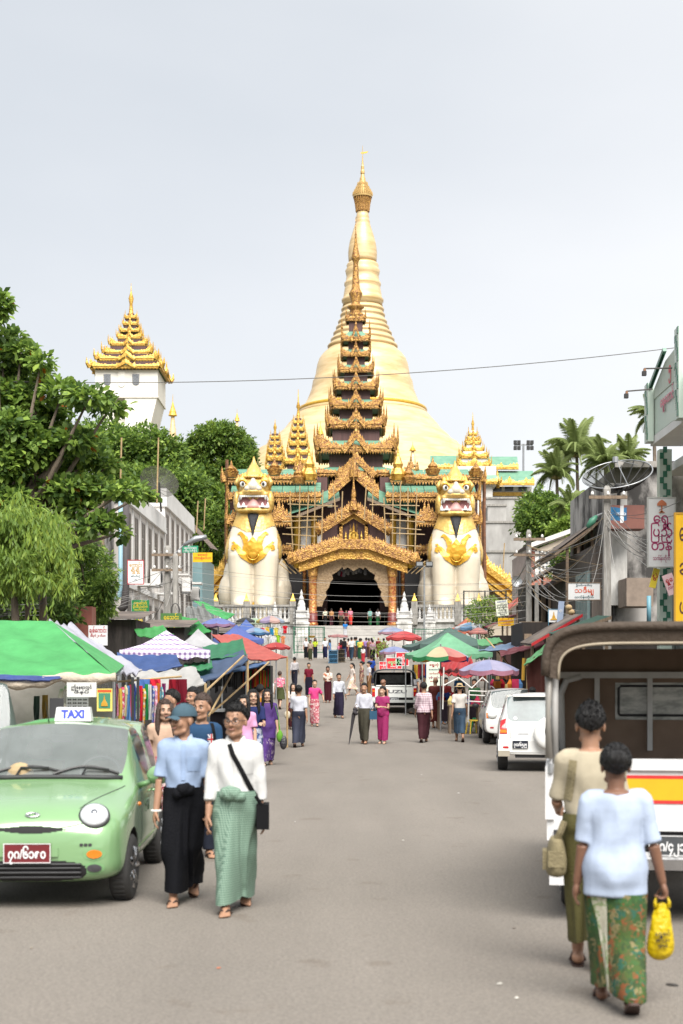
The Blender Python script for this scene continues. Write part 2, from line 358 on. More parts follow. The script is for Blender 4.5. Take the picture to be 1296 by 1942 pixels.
mb.build('umbrella_crown',mk('crown_gold',(.62,.42,.17),.35,.3,scale=3,col2=(.45,.28,.09)),st)
mb=MB();mb.prism([(0,Z_(292,SY)),(1.2,Z_(290,SY)),(1.5,Z_(287,SY)),(0,Z_(288.5,SY)),(-.5,Z_(289,SY)),(-.5,Z_(291,SY))],-.06,.06);mb.build('vane',m_goldsm,st)
def flames(mb,p0,p1,n,hf,th=.1,m=0,lean=0):
 p0,p1=V(p0),V(p1);d=(p1-p0)/n;nd=V((-d.y,d.x,0));nd=nd.normalized()*th if nd.length>1e-6 else V((0,th,0))
 for i in range(n):
  t=(i+.5)/n;h=hf(t)*random.uniform(.75,1.2);a=p0+d*i;b=p0+d*(i+1);c=(a+b)/2;top=c+V((0,0,h))+d*lean*(1 if t>.5 else-1)
  mid=V((0,0,h*.42))
  vs=[a-nd,b-nd,b+nd,a+nd,a+mid-d*.12-nd*.5,b+mid+d*.12-nd*.5,b+mid+d*.12+nd*.5,a+mid-d*.12+nd*.5,top]
  mb.add(vs,[(0,1,5,4),(1,2,6,5),(2,3,7,6),(3,0,4,7),(4,5,8),(5,6,8),(6,7,8),(7,4,8)],m)
def pediment(mb,w,h,y,z,th=.25,n=7,fl=.5,m=0):
 t=h*.27
 for sg in(-1,1):
  a=V((sg*w,y,z));b=V((0,y,z+h));
  mb.add([a,b,b+V((0,0,-t*1.3)),a+V((-sg*w*.06,0,-t)),a+V((0,th,0)),b+V((0,th,0)),b+V((0,th,-t*1.3)),a+V((-sg*w*.06,th,-t))],[(0,1,2,3),(7,6,5,4),(0,4,5,1),(3,2,6,7),(0,3,7,4)],m)
  flames(mb,a+V((0,th/2,0)),b+V((0,th/2,0)),n,lambda q:fl*(.7+.5*q if q>.15 else 1.5),th*.5,m)
  mb.tube([a+V((-sg*.1*w,th/2,-t*.5)),a+V((sg*.10*w,th/2,t*.1)),a+V((sg*.16*w,th/2,t*1.1))],[t*.45,t*.35,.02],5,m)
 mb.lathe([(fl*.35,0),(fl*.42,fl*.4),(fl*.16,fl*1.1),(fl*.2,fl*1.4),(.02,fl*3)],6,(0,y+th/2,z+h-t*.3),m)
def tiers(root,T,mg,mroof,mwall,rich=1,face=True,gab=.32,nf=9):
 """T: list of (z_eave, half_width, corner_height, band_height, wall_half, z_next_wall_top)"""
 for k,(z,hw,ch,bh,wh,zt) in enumerate(T):
  if zt>z:MB().box(-wh,wh,-wh,wh,z-bh*.3,zt).build('wall',mwall,root)
  mb=MB();zr=z+bh+(zt-z-bh)*.42
  mb.rings([[V((-q,-q,h)),V((q,-q,h)),V((q,q,h)),V((-q,q,h))] for q,h in((hw*.97,z+bh*.72),(hw*.62+wh*.38,z+bh+(zr-z)*.25),(wh*1.02,zr))],0)
  mb.build('roof',mroof,root)
  mb=MB()
  for a in range(4):
   Q=Matrix.Rotation(a*pi/2,4,'Z');sub=MB();th=hw*.05
   sub.box(-hw,hw,-hw,-hw+th*2,z+bh*.3,z+bh*.75);sub.box(-hw*1.015,hw*1.015,-hw-th*.3,-hw+th*1.4,z+bh*.76,z+bh)
   nfr=int(nf*2*rich)
   for i in range(nfr):
    x=-hw+(i+.5)*2*hw/nfr;d=hw/nfr*.9;sub.add([(x-d,-hw,z+bh*.3),(x+d,-hw,z+bh*.3),(x,-hw+th*.3,z-bh*.15),(x-d,-hw+th,z+bh*.3),(x+d,-hw+th,z+bh*.3)],[(0,2,1),(3,4,2),(0,3,2),(1,2,4)])
   n2=max(5,int(nf*rich))
   def hf(t,ch=ch,bh=bh):u=abs(2*t-1);return bh*.5+ch*.85*(u**2.8)
   flames(sub,(-hw,-hw+th,z+bh),(hw,-hw+th,z+bh),2*n2,hf,th*.55,lean=.4)
   g=hw*gab;pediment(sub,g,max(ch*.7,(zt-z-bh)*.80),-hw-th*1.2,z+bh*.55,th*2.0,max(4,int(n2*.5)),bh*.95)
   sub.tube([(-hw,-hw,z+bh*.5),(-hw*1.06,-hw*1.06,z+bh+ch*.3),(-hw*1.07,-hw*1.07,z+bh+ch*1.15)],[th*1.3,th*.9,.02],5)
   mb.add([Q@V(v) for v in sub.v],sub.f)
  mb.build('eave',mg,root)
def spire(root,z0,prof_,mg,name='spire',n=16):MB().lathe([(r,z0+h) for r,h in prof_],n).build(name,mg,root,True)
def tower(name,label,px,Y,rows,mg,mw,sp,group=None,rich=1,gab=.32,nf=9,base=None):
 """rows: (py of the eave bottom, half width px, corner height px, band px, wall half px)"""
 s=Y/F;root=thing(name,label,'tower',(X_(px,Y),Y,0),0,group)
 T=[]
 for i,(py,hw,ch,bh,wh) in enumerate(rows):
  nxt=rows[i+1][0] if i+1<len(rows) else py-bh-6
  T.append((Z_(py,Y),hw*s,ch*s,bh*s,wh*s,Z_(nxt-1,Y)))
 tiers(root,T,mg,m_groof,mw,rich,gab=gab,nf=nf)
 if base:MB().box(-base[0]*s,base[0]*s,-base[0]*s,base[0]*s,Z_(base[1],Y),Z_(rows[0][0],Y)).build('wall',base[2],root)
 spire(root,0,[(r*s,Z_(y,Y)) for r,y in sp],mg)
 return root
GY=146
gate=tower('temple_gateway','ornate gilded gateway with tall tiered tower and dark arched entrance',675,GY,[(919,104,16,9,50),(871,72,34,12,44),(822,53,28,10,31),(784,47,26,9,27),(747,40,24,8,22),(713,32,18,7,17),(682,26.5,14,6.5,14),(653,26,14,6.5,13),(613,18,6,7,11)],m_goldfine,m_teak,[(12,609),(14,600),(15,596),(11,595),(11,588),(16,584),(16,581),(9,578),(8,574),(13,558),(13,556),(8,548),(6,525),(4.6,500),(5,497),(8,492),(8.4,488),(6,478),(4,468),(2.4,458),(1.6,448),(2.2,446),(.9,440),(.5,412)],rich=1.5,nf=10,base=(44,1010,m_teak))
gate['category']='gateway'
gx,gyy=gate.location.x,GY
def gp(px,py,Y):return V((X_(px,Y)-gx,Y-GY,Z_(py,Y)))
def beam(mb,a,b,h,th,m=0):
 mb.add([a,b,b-V((0,0,h)),a-V((0,0,h)),a+V((0,th,0)),b+V((0,th,0)),b+V((0,th,-h)),a+V((0,th,-h))],[(0,1,2,3),(7,6,5,4),(0,4,5,1),(3,2,6,7),(0,3,7,4),(1,5,6,2)],m)
PY=131.5;u=PY/F
m_carved=mk('carved_wood_screen',(.34,.235,.13),.7,scale=6,col2=(.20,.13,.07),bump=1,vscale=5)
m_colred=mk('red_gold_column',(.50,.27,.08),.4,.3,scale=4,col2=(.32,.085,.03),bump=1,vscale=5,thr=(.4,.6))
for px in(593.5,744.5):
 c=gp(px,1187,PY)
 MB().lathe([(r*u,Z_(y,PY)) for r,y in[(10,1188),(10,1183),(8.6,1180),(8.4,1164),(8.8,1162),(7.4,1160),(7.4,1094),(9.2,1092),(9,1086),(10,1078),(10.5,1076)]],20,(c.x,c.y,0)).build('column',[m_colred],gate,True)
 MB().lathe([(r*u,Z_(y,PY)) for r,y in[(8.9,1094),(9.5,1091),(9.3,1086),(10.8,1077),(10.8,1074.5),(7.5,1074)]],12,(c.x,c.y,0)).build('capital',m_goldfine,gate)
 MB().lathe([(r*u,Z_(y,PY)) for r,y in[(9.3,1187.5),(9.3,1182),(8.9,1180),(8.8,1162)]],16,(c.x,c.y,0)).build('column_foot',mk('dark_red_lacquer',(.16,.03,.025),.4),gate,True)
inner=[(611,1150),(614,1140),(620,1130),(618,1122),(624,1114),(627,1104),(632,1098),(630,1090),(640,1084),(650,1075),(652,1080),(660,1076),(671,1083)]
inner+=[(1342-x,y) for x,y in reversed(inner[:-1])]
outer=[(601,1150)]+[(601,1078)]*3+[(612,1070)]*2+[(625,1062)]*2+[(643,1054)]*3+[(660,1054),(671,1054)]
outer=outer[:13];outer+=[(1342-x,y) for x,y in reversed(outer[:-1])]
mb=MB();th=.25
fr=[[gp(*o,PY+.1),gp(*i,PY+.1),gp(*i,PY+.1)+V((0,th,0)),gp(*o,PY+.1)+V((0,th,0))] for o,i in zip(outer,inner)]
mb.rings(fr);mb.build('carved_arch',m_carved,gate)
mb=MB();YY=PY-1.2
A=[(553,1054),(643,1024),(699,1024),(788,1056)]
for(x0,y0),(x1,y1) in zip(A,A[1:]):
 a,b_=gp(x0,y0,YY),gp(x1,y1,YY);beam(mb,a,b_,17*u,.5)
 flames(mb,a+V((0,.25,0)),b_+V((0,.25,0)),26 if x0!=643 else 12,lambda t:.55 if x0!=643 else .12,.12)
for x,sg in((553,-1),(788,1)):mb.tube([gp(x-sg*4,1066,YY),gp(x,1058,YY),gp(x+sg*4,1046,YY)],[.5,.55,.05],6)
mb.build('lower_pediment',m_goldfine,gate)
mb=MB();A=[(567,1066),(643,1041),(698,1041),(773,1068)]
for(x0,y0),(x1,y1) in zip(A,A[1:]):
 beam(mb,gp(x0,y0,YY+.45),gp(x1,y1,YY+.45),19*u,.3)
mb.build('fringe_board',m_gold,gate)
YU=PY+.4;mb=MB()
for sg in(-1,1):
 a,b_=gp(671+sg*68,1000,YU),gp(671,957,YU);beam(mb,a,b_,17*u,.5);flames(mb,a+V((0,.25,0)),b_+V((0,.25,0)),18,lambda t:.6,.12)
 mb.tube([gp(671+sg*62,1008,YU),gp(671+sg*68,1003,YU),gp(671+sg*71,990,YU)],[.5,.5,.04],6)
mb.lathe([(r*u,Z_(y,YU)) for r,y in[(9,968),(7,956),(4,945),(5,940),(2.5,925),(1.5,915),(.3,868)]],8,(gp(671,0,YU).x,YU-GY,0))
mb.build('upper_pediment',m_goldfine,gate)
mb=MB();
for sg in(-1,1):
 beam(mb,gp(671+sg*27,992,YU+.5),gp(671,975,YU+.5),8*u,.25);c=gp(671+sg*24,1010,YU+.5);mb.box(c.x-3*u,c.x+3*u,c.y,c.y+.25,Z_(1030,YU),Z_(993,YU))
mb.build('inner_frame',m_gold,gate)
mb=MB();mb.prism([(gp(x,y,1).x if 0 else gp(x,y,YU+1).x,gp(x,y,YU+1).z) for x,y in[(640,1030),(640,992),(671,972),(702,992),(702,1030)]],YU+1-GY,YU+1.3-GY);mb.build('tympanum',m_teak,gate)
c=gp(671,0,YU+.6);mb=MB()
mb.lathe([(r*u,Z_(y,YU)) for r,y in[(7,1031),(6,1026),(3.2,1024),(3.6,1018),(3,1012),(4,1008),(2,1005),(2.4,1002),(2,999),(1,995),(.1,990)]],8,(c.x,c.y,0))
for sg in(-1,1):
 flames(mb,(c.x+sg*4*u,c.y+.1,Z_(1030,YU)),(c.x+sg*8*u,c.y+.1,Z_(1028,YU)),2,lambda t:1.5,.12)
 mb.tube([(c.x+sg*3*u,c.y,Z_(1009,YU)),(c.x+sg*7*u,c.y,Z_(1013,YU)),(c.x+sg*6*u,c.y,Z_(1024,YU))],[.12,.12,.2],5)
 flames(mb,(c.x+sg*5*u,c.y+.12,Z_(1012,YU)),(c.x+sg*7*u,c.y+.12,Z_(996,YU)),3,lambda t:.5,.1)
 mb.lathe([(r*u,Z_(y,YU)) for r,y in[(4,1031),(3,1026),(2,1020),(2.4,1017),(.2,1006)]],6,(c.x+sg*15*u,c.y,0))
mb.build('gilded_figure',m_goldy,gate)
YT=PY+3;mb=MB()
for sg in(-1,1):
 a,b_=gp(671+sg*48,934,YT),gp(671,892,YT);beam(mb,a,b_,14*u,.5);flames(mb,a+V((0,.2,0)),b_+V((0,.2,0)),15,lambda t:.9,.12)
mb.lathe([(r*u,Z_(y,YT)) for r,y in[(9,905),(8,892),(5,880),(3,870),(1.5,858),(.3,830)]],8,(gp(671,0,YT).x,YT-GY,0));mb.build('high_gable',m_goldfine,gate)
for sg in(-1,1):
 Ya=PY+3.2;mb=MB();a=[gp(671+sg*x,y,q) for x,y,q in((12,925,Ya+2),(30,936,Ya+2),(110,967,Ya),(132,976,Ya))]
 mb.add([gp(671+sg*26,944,Ya),gp(671+sg*130,978,Ya),gp(671+sg*112,952,Ya+4),gp(671+sg*30,922,Ya+4)],[(0,1,2,3)] if sg>0 else[(3,2,1,0)])
 mb.build('awning_sheet',m_groof,gate)
 mb=MB();beam(mb,gp(671+sg*26,943,Ya-.1),gp(671+sg*108,976,Ya-.1),6*u,.3);mb.build('bargeboard',m_wood,gate)
for sg in(-1,1):
 def q(dx,py,Y):return gp(671+sg*dx,py,Y)
 def bx(name,d0,d1,y0,y1,Ya,Yb,m):
  a,b_=q(d0,y0,Ya),q(d1,y1,Ya);return MB().box(min(a.x,b_.x),max(a.x,b_.x),Ya-GY,Yb-GY,min(a.z,b_.z),max(a.z,b_.z)).build(name,m,gate)
 bx('wall',50,235,1160,905,PY+7,PY+12,m_teak)
 bx('plinth',84,225,1195,1150,PY+6.5,PY+7.5,m_dirtyw)
 bx('wall',20,118,1050,962,PY+6,PY+6.6,m_teak)
 bx('wall_panel',60,112,1040,984,PY+5.7,PY+5.95,m_white)
 bx('wall_panel',118,140,1090,1010,PY+6.4,PY+6.9,m_teak)
 for d,y0,y1,r in((75,1060,970,6.2),(107,1070,975,7),(93,1130,1066,4)):
  c=q(d,0,PY+5);MB().lathe([(r*u,Z_(y0,PY)),(r*u,Z_(y1,PY)),(r*1.25*u,Z_(y1-1,PY)),(r*1.25*u,Z_(y1-4,PY))],14,(c.x,c.y,0)).build('column',m_goldsm if r>5 else m_colred,gate,True)
 for(d0,d1,ye,yt,Ya,nfl) in((62,235,948,906,PY+3,34),(118,238,994,960,PY+2,24),(118,190,1048,1035,PY+4,12),(70,246,914,880,PY+5.5,30)):
  a,b_=q(d0,ye,Ya),q(d1,ye,Ya);x0,x1=min(a.x,b_.x),max(a.x,b_.x);h=10*u
  mb=MB();mb.box(x0,x1,Ya-GY,Ya-GY+.35,a.z,a.z+h*.55);mb.box(x0-.1,x1+.1,Ya-GY-.12,Ya-GY+.3,a.z+h*.56,a.z+h)
  flames(mb,(x0,Ya-GY+.1,a.z+h),(x1,Ya-GY+.1,a.z+h),nfl,lambda t:.35+.3*(nfl==24),.1)
  if nfl==24:
   for i in range(3):flames(mb,(x0+(x1-x0)*(.2+.3*i)-.9,Ya-GY+.15,a.z+h),(x0+(x1-x0)*(.2+.3*i)+.9,Ya-GY+.15,a.z+h),5,lambda t:2.0*(1-abs(2*t-1)*.7),.14)
  ex=b_.x;mb.tube([(ex,Ya-GY,a.z),(ex+sg*.15,Ya-GY,a.z+.6),(ex+sg*.2,Ya-GY,a.z+1.5)],[.3,.2,.02],5)
  for i in range(nfl):
   x=x0+(i+.5)*(x1-x0)/nfl;d=(x1-x0)/nfl*.42;mb.add([(x-d,Ya-GY,a.z),(x+d,Ya-GY,a.z),(x,Ya-GY,a.z-.3),(x-d,Ya-GY+.1,a.z),(x+d,Ya-GY+.1,a.z)],[(0,2,1),(3,4,2),(0,3,2),(1,2,4)])
  mb.build('eave',m_goldfine,gate)
  zt=Z_(yt,Ya);z0=a.z+h*.9;mb=MB();nn=max(4,int((x1-x0)/1.1));rows=5
  for j in range(rows):
   for i in range(nn):
    xa,xb=x0+(x1-x0)*i/nn,x0+(x1-x0)*(i+.96)/nn;f0,f1=j/rows,(j+1.12)/rows
    ya0,ya1=Ya-GY+.2+f0*3.4,Ya-GY+.2+f1*3.4;za,zb=z0+(zt-z0)*f0+.05,z0+(zt-z0)*f1
    mb.add([(xa,ya0,za),(xb,ya0,za),(xb,ya1,zb),(xa,ya1,zb),(xa,ya0,za-.05),(xb,ya0,za-.05)],[(0,1,2,3),(4,5,1,0)])
  o=mb.build('roof',m_groof,gate);o['kind']='stuff'
 bx('gallery',62,236,925,912,PY+7.4,PY+12,m_teak)
 for d,yb,hh,n_ in((84,906,52,5),(104,912,30,4),(150,896,24,5),(232,900,22,4)):
  a,b_=q(d-13,yb,PY+2.6),q(d+13,yb,PY+2.6);mb=MB();flames(mb,a,b_,n_,lambda t:hh*u*(1-.75*abs(2*t-1)),.2);c=q(d,yb,PY+2.5);mb.lathe([(.5,c.z-.3),(.75,c.z+.3),(.4,c.z+hh*u*.35),(.5,c.z+hh*u*.5),(.16,c.z+hh*u*.8),(.02,c.z+hh*u*1.25)],6,(c.x,c.y,0));mb.build('corner_ornament',m_goldy if d==84 else m_goldfine,gate)
 c=q(240,0,PY+3);mb=MB()
 mb.lathe([(3*u,Z_(1045,PY)),(2.4*u,Z_(930,PY)),(1.6*u,Z_(900,PY)),(2*u,Z_(897,PY)),(.3*u,Z_(880,PY))],7,(c.x,c.y,0));mb.build('pinnacle',m_goldfine,gate)
 bx('passage_wall',80,84,1200,1062,PY+1.5,PY+36,mk('shaded_passage_timber',(.05,.03,.022),.8))  # near-black brown puts the unlit dark of the passage into the colour
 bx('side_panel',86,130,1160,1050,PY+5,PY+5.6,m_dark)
MB().box(gp(590,0,PY).x,gp(752,0,PY).x,PY+.8-GY,PY+36-GY,Z_(1062,PY),Z_(1058,PY)).build('passage_ceiling',MATS['shaded_passage_timber'],gate)
MB().box(gp(590,0,PY).x,gp(752,0,PY).x,PY+36-GY,PY+36.5-GY,5,Z_(1050,PY)).build('passage_end',m_dark,gate)  # end wall coloured near-black for the shade deep in the passage
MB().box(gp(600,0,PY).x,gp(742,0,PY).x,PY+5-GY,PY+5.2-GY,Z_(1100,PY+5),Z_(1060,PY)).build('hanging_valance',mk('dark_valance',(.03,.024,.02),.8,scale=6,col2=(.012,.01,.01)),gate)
random.seed(8)
for i in range(22):
 px=random.uniform(632,716);c=P(px,random.uniform(1080,1090),PY+3);col=random.choice([(200,200,205),(190,190,195),(150,150,160),(220,215,210),(190,40,80),(60,150,70)])
 mb=MB();mb.lathe([(.02,.42),(.1,.34),(.16,.05),(.12,-.16),(.03,-.2)],6);solo(mb,'garland',cloth(*col,.35),'pale garland hanging in the dark gate passage','garland',c,0,'garlands hanging inside the gate passage')
yg=m_goldy
tower('gilded_tower','slim yellow gilded tiered spire left of the gateway, taller of the pair',566,196,[(905,30,8,6,20),(884,26,8,7,19),(866,20,8,6,14),(848,17,7,6,11),(833,14,6,5,9),(819,11.5,5,5,8),(805,9,5,4,6)],yg,m_teak,[(6,802),(7,800),(4,796),(3,785),(2,776),(4,772),(1.4,762),(.4,738)],base=(22,960,m_teak))
tower('gilded_tower','short yellow gilded tiered spire left of the gateway, nearest the trees',522,200,[(895,17,5,7,12),(876,15,5,7,11),(860,13,4,6,10),(846,10,4,5,7),(834,8,4,4,6)],yg,m_teak,[(5,832),(5,829),(3,824),(2,815),(3.5,811),(1,803),(.3,795)],base=(13,950,m_teak))
for px,Y,y1,y0,k,lab in((328,240,748,860,1,'thin golden spire beside the white lift tower'),(450,300,775,840,.6,'tiny golden spire above the round tree left of the stupa'),(1215,200,860,950,.5,'tiny golden spire among the palm fronds'),(608,190,798,870,.8,'golden pinnacle at the left foot of the gate tower'),(783,190,838,885,.8,'golden pinnacle right of the gate tower')):
 s=Y/F;h=(y0-y1);st=thing('golden_spire',lab,'spire',(X_(px,Y),Y,0),0,'small golden spires of the temple hill')
 MB().lathe([(r*s*k,Z_(y1+f*h,Y)) for r,f in[(12,1),(10,.9),(10,.88),(8,.8),(7.5,.7),(6,.66),(6.5,.6),(5,.56),(3,.36)]],16).build('shaft',m_stupa,st,True)
 MB().lathe([(r*s*k,Z_(y1+f*h,Y)) for r,f in[(3,.38),(8.5,.36),(6.5,.31),(6.8,.3),(4,.24),(2,.17),(.6,.12),(.3,0)]],14).build('umbrella_crown',m_goldsm,st)
pv=tower('pavilion_tower','white pavilion with stepped yellow gilded roofs on the right hill',897,205,[(925,46,8,6,40),(891,30,14,6,24),(874,26,10,6,20),(860,19,9,5,13),(846,14,7,5,9),(837,11,5,4,7),(828,8,4,4,5)],yg,m_white,[(5,825),(5,822),(3,818),(2,808),(3,804),(1,796),(.3,782)],gab=.42,base=(34,1000,m_white));pv['category']='pavilion'
def lp(px,py,Y):return V((X_(px,Y)-pv.location.x,Y-205,Z_(py,Y)))
for(x0,x1,ye,yt,Ya) in((920,1014,920,893,203),(918,984,890,866,206),(816,880,890,864,206),(800,860,914,895,204)):
 a,b_=lp(x0,ye,Ya),lp(x1,ye,Ya);s=Ya/F;mb=MB();mb.box(a.x,b_.x,a.y,a.y+.5,a.z,a.z+5*s);n_=int((b_.x-a.x)/.45)
 flames(mb,a+V((0,.2,5*s)),b_+V((0,.2,5*s)),n_,lambda t:.3+.9*(abs(2*t-1)**8)+.55*(abs(sin(t*9.4))**6),.12);mb.build('eave',yg,pv)
 mb=MB();t1,t0=lp(x1-3,yt,Ya+4),lp(x0,yt,Ya+4);k=V((0,.2,5*s));mb.quad(a+k,b_+k,t1,t0);mb.build('roof',m_groof,pv)
a=lp(924,1010,205);b_=lp(1010,922,205);MB().box(a.x,b_.x,.3,9,a.z,b_.z).build('wall',m_white,pv)
for i,x in enumerate((936,958,984)):
 for y0,y1 in((931,923),(948,941)):
  a,b_=lp(x,y0,205),lp(x+16,y1,205);MB().box(a.x,b_.x,.2,.29,a.z,b_.z).build('window',mk('dark_window_glass',(.05,.06,.065),.15),pv)
mb=MB();a,b_=lp(924,940,204.9),lp(1010,933,204.9);mb.box(a.x,b_.x,.05,.2,a.z,b_.z);mb.build('balustrade',yg,pv)
a,b_=lp(885,940,203.5),lp(912,895,203.5);mb=MB();mb.prism([(a.x,a.z),(b_.x,a.z),(b_.x,b_.z),((a.x+b_.x)/2,b_.z+1.6),(a.x,b_.z)],-2.2,-.5);mb.build('porch',m_white,pv)
mb=MB();x0=(a.x+b_.x)/2;sub=MB();pediment(sub,2.3,2.0,-2.7,b_.z-.6,.4,7,.5);mb.add([V(v)+V((x0,0,0)) for v in sub.v],sub.f);mb.build('porch_gable',yg,pv)
mb=MB();mb.prism([(x0-.9,a.z),(x0+.9,a.z),(x0+.9,a.z+1.9),(x0,a.z+3),(x0-.9,a.z+1.9)],-2.35,-2.21);mb.build('porch_opening',m_dark,pv)
m_ret=mk('stained_retaining_wall',(.42,.41,.39),.85,scale=.5,col2=(.2,.19,.18),detail=8,stretch=(1,1,.4))
rw=thing('retaining_wall','stained grey retaining walls stepping down under the pavilion','wall',(0,0,0))
for x0,x1,y0,y1,Y in((918,1010,990,946,190),(915,1040,1050,992,178),(905,1060,1130,1048,168),(925,960,1000,960,184)):
 a,b_=P(x0,y0,Y),P(x1,y1,Y);MB().box(a.x,b_.x,Y,Y+6,a.z,b_.z).build('wall_section',m_ret,rw);MB().box(a.x-.1,b_.x+.1,Y-.15,Y+.6,b_.z+.003,b_.z+.25).build('coping',m_conc,rw)
LY=250;s=LY/F
lt=tower('lift_tower','white lift tower with flared top and tiered gilded roof above the trees',249,LY,[(714,67,13,6,55),(697,56,15,6,46),(682,45,16,5,34),(664,35,14,5,22),(648,23,12,5,13),(634,19,9,4,12),(620,14,7,4,9),(607,11,5,4,6)],yg,m_teak,[(7,603),(7,598),(5,596),(4,590),(3,578),(3.4,575),(5,566),(2.5,558),(1,552),(.3,537)],gab=.27,rich=1.2);
mb=MB();h=58*s;mb.box(-h,h,-h,h,Z_(764,LY),Z_(714,LY));mb.box(-h*.8,-h*.42,-h*.97,-h*.5,20,Z_(765,LY));mb.box(-h*.05,h*.62,-h*.98,-h*.5,20,Z_(765,LY));mb.box(-h*.8,h*.62,-h*.6,h*.8,20,Z_(765,LY))
mb.add([(h*.62,-h*.98,Z_(764,LY)),(h*.98,-h*.98,Z_(764,LY)),(h*.62,-h*.98,Z_(850,LY)),(h*.62,h*.9,Z_(764,LY)),(h*.98,h*.9,Z_(764,LY)),(h*.62,h*.9,Z_(850,LY))],[(0,2,1),(3,4,5),(1,2,5,4),(0,3,5,2)])
mb.build('wall',mk('cream_render',(.78,.75,.68),.75,scale=.3,col2=(.7,.66,.59)),lt)
mb=MB();mb.box(-h*1.015,h*1.015,-h*1.015,h*1.015,Z_(765.5,LY),Z_(762.5,LY));mb.build('string_course',MATS['cream_render'],lt)
for dx,tall in((-.62,1),(.30,1)):
 w_=6.5*s;x0=dx*h;za,zb=Z_(743,LY),Z_(722,LY);mb=MB();arc=[(x0-w_*cos(pi*i/8),za+w_*.8-w_*.8*sin(pi*i/8)) for i in range(9)];mb.prism([(x0+w_,zb),(x0-w_,zb)]+arc,-h-.05,-h+.2)
 wd=mb.build('window',mk('grey_grille',(.16,.17,.19),.5,scale=6,col2=(.08,.085,.1)),lt)
 mb=MB()
 for k in range(-2,3):mb.box(x0+k*w_*.36-.03,x0+k*w_*.36+.03,-h-.12,-h-.051,za+w_*.3,zb)
 mb.build('bars',m_steel,wd)
mb=MB();w_=6.5*s;x0=-.16*h;za,zb=Z_(746,LY),Z_(716,LY);mb.prism([(x0+w_,zb),(x0-w_,zb)]+[(x0-w_*cos(pi*i/8),za+w_-w_*sin(pi*i/8)) for i in range(9)],-h-.12,-h+.2);mb.build('niche',MATS['cream_render'],lt)

# ---- guardians
random.seed(5)
m_cream=mk('cream_enamel',(.66,.59,.47),.38,scale=.5,col2=(.56,.49,.38),bump=.05,bscale=2)
m_orn=mk('ornament_gold',(.74,.42,.05),.3,.35,scale=2,col2=(.56,.27,.02),bump=.8,vscale=2.4)
m_pink=mk('pink_mouth',(.42,.17,.17),.5);m_tooth=mk('tooth_white',(.8,.8,.78),.4)
m_scale=mk('gold_scales',(.72,.50,.17),.36,.25,scale=1.5,col2=(.55,.34,.08),bump=.6,vscale=3.2)
m_beard=mk('black_beard',(.03,.03,.035),.7,scale=3,bump=.8,stretch=(5,1,5))
def decal(bvh,inside,x0,x1,z0,z1,st,off,y0=-20):
 nx,nz=int((x1-x0)/st)+1,int((z1-z0)/st)+1;mb=MB();idx={}
 def vtx(i,j):
  if(i,j) in idx:return idx[i,j]
  h=bvh.ray_cast(V((x0+i*st,y0,z0+j*st)),V((0,1,0)))
  if h[0] is None:idx[i,j]=None;return None
  mb.v.append(tuple(h[0]+h[1]*off));idx[i,j]=len(mb.v)-1;return idx[i,j]
 for i in range(nx):
  for j in range(nz):
   if inside(x0+(i+.5)*st,z0+(j+.5)*st):
    q=[vtx(i,j),vtx(i+1,j),vtx(i+1,j+1),vtx(i,j+1)]
    if None not in q and max(mb.v[k][1] for k in q)-min(mb.v[k][1] for k in q)<.9:mb.f.append(tuple(q));mb.m.append(0)
 return mb
def poly_in(poly):
 def f(x,z):
  c=False;n=len(poly)
  for i in range(n):
   (x1,z1),(x2,z2)=poly[i],poly[(i+1)%n]
   if(z1>z)!=(z2>z) and x<(x2-x1)*(z-z1)/(z2-z1)+x1:c=not c
  return c
 return f
def stroke_in(pts,ws):
 def f(x,z):
  for(a,b),wa,wb in zip(zip(pts,pts[1:]),ws,ws[1:]):
   dx,dz=b[0]-a[0],b[1]-a[1];t=max(0,min(1,((x-a[0])*dx+(z-a[1])*dz)/(dx*dx+dz*dz)))
   if(x-a[0]-t*dx)**2+(z-a[1]-t*dz)**2<(wa+(wb-wa)*t)**2:return True
  return False
 return f
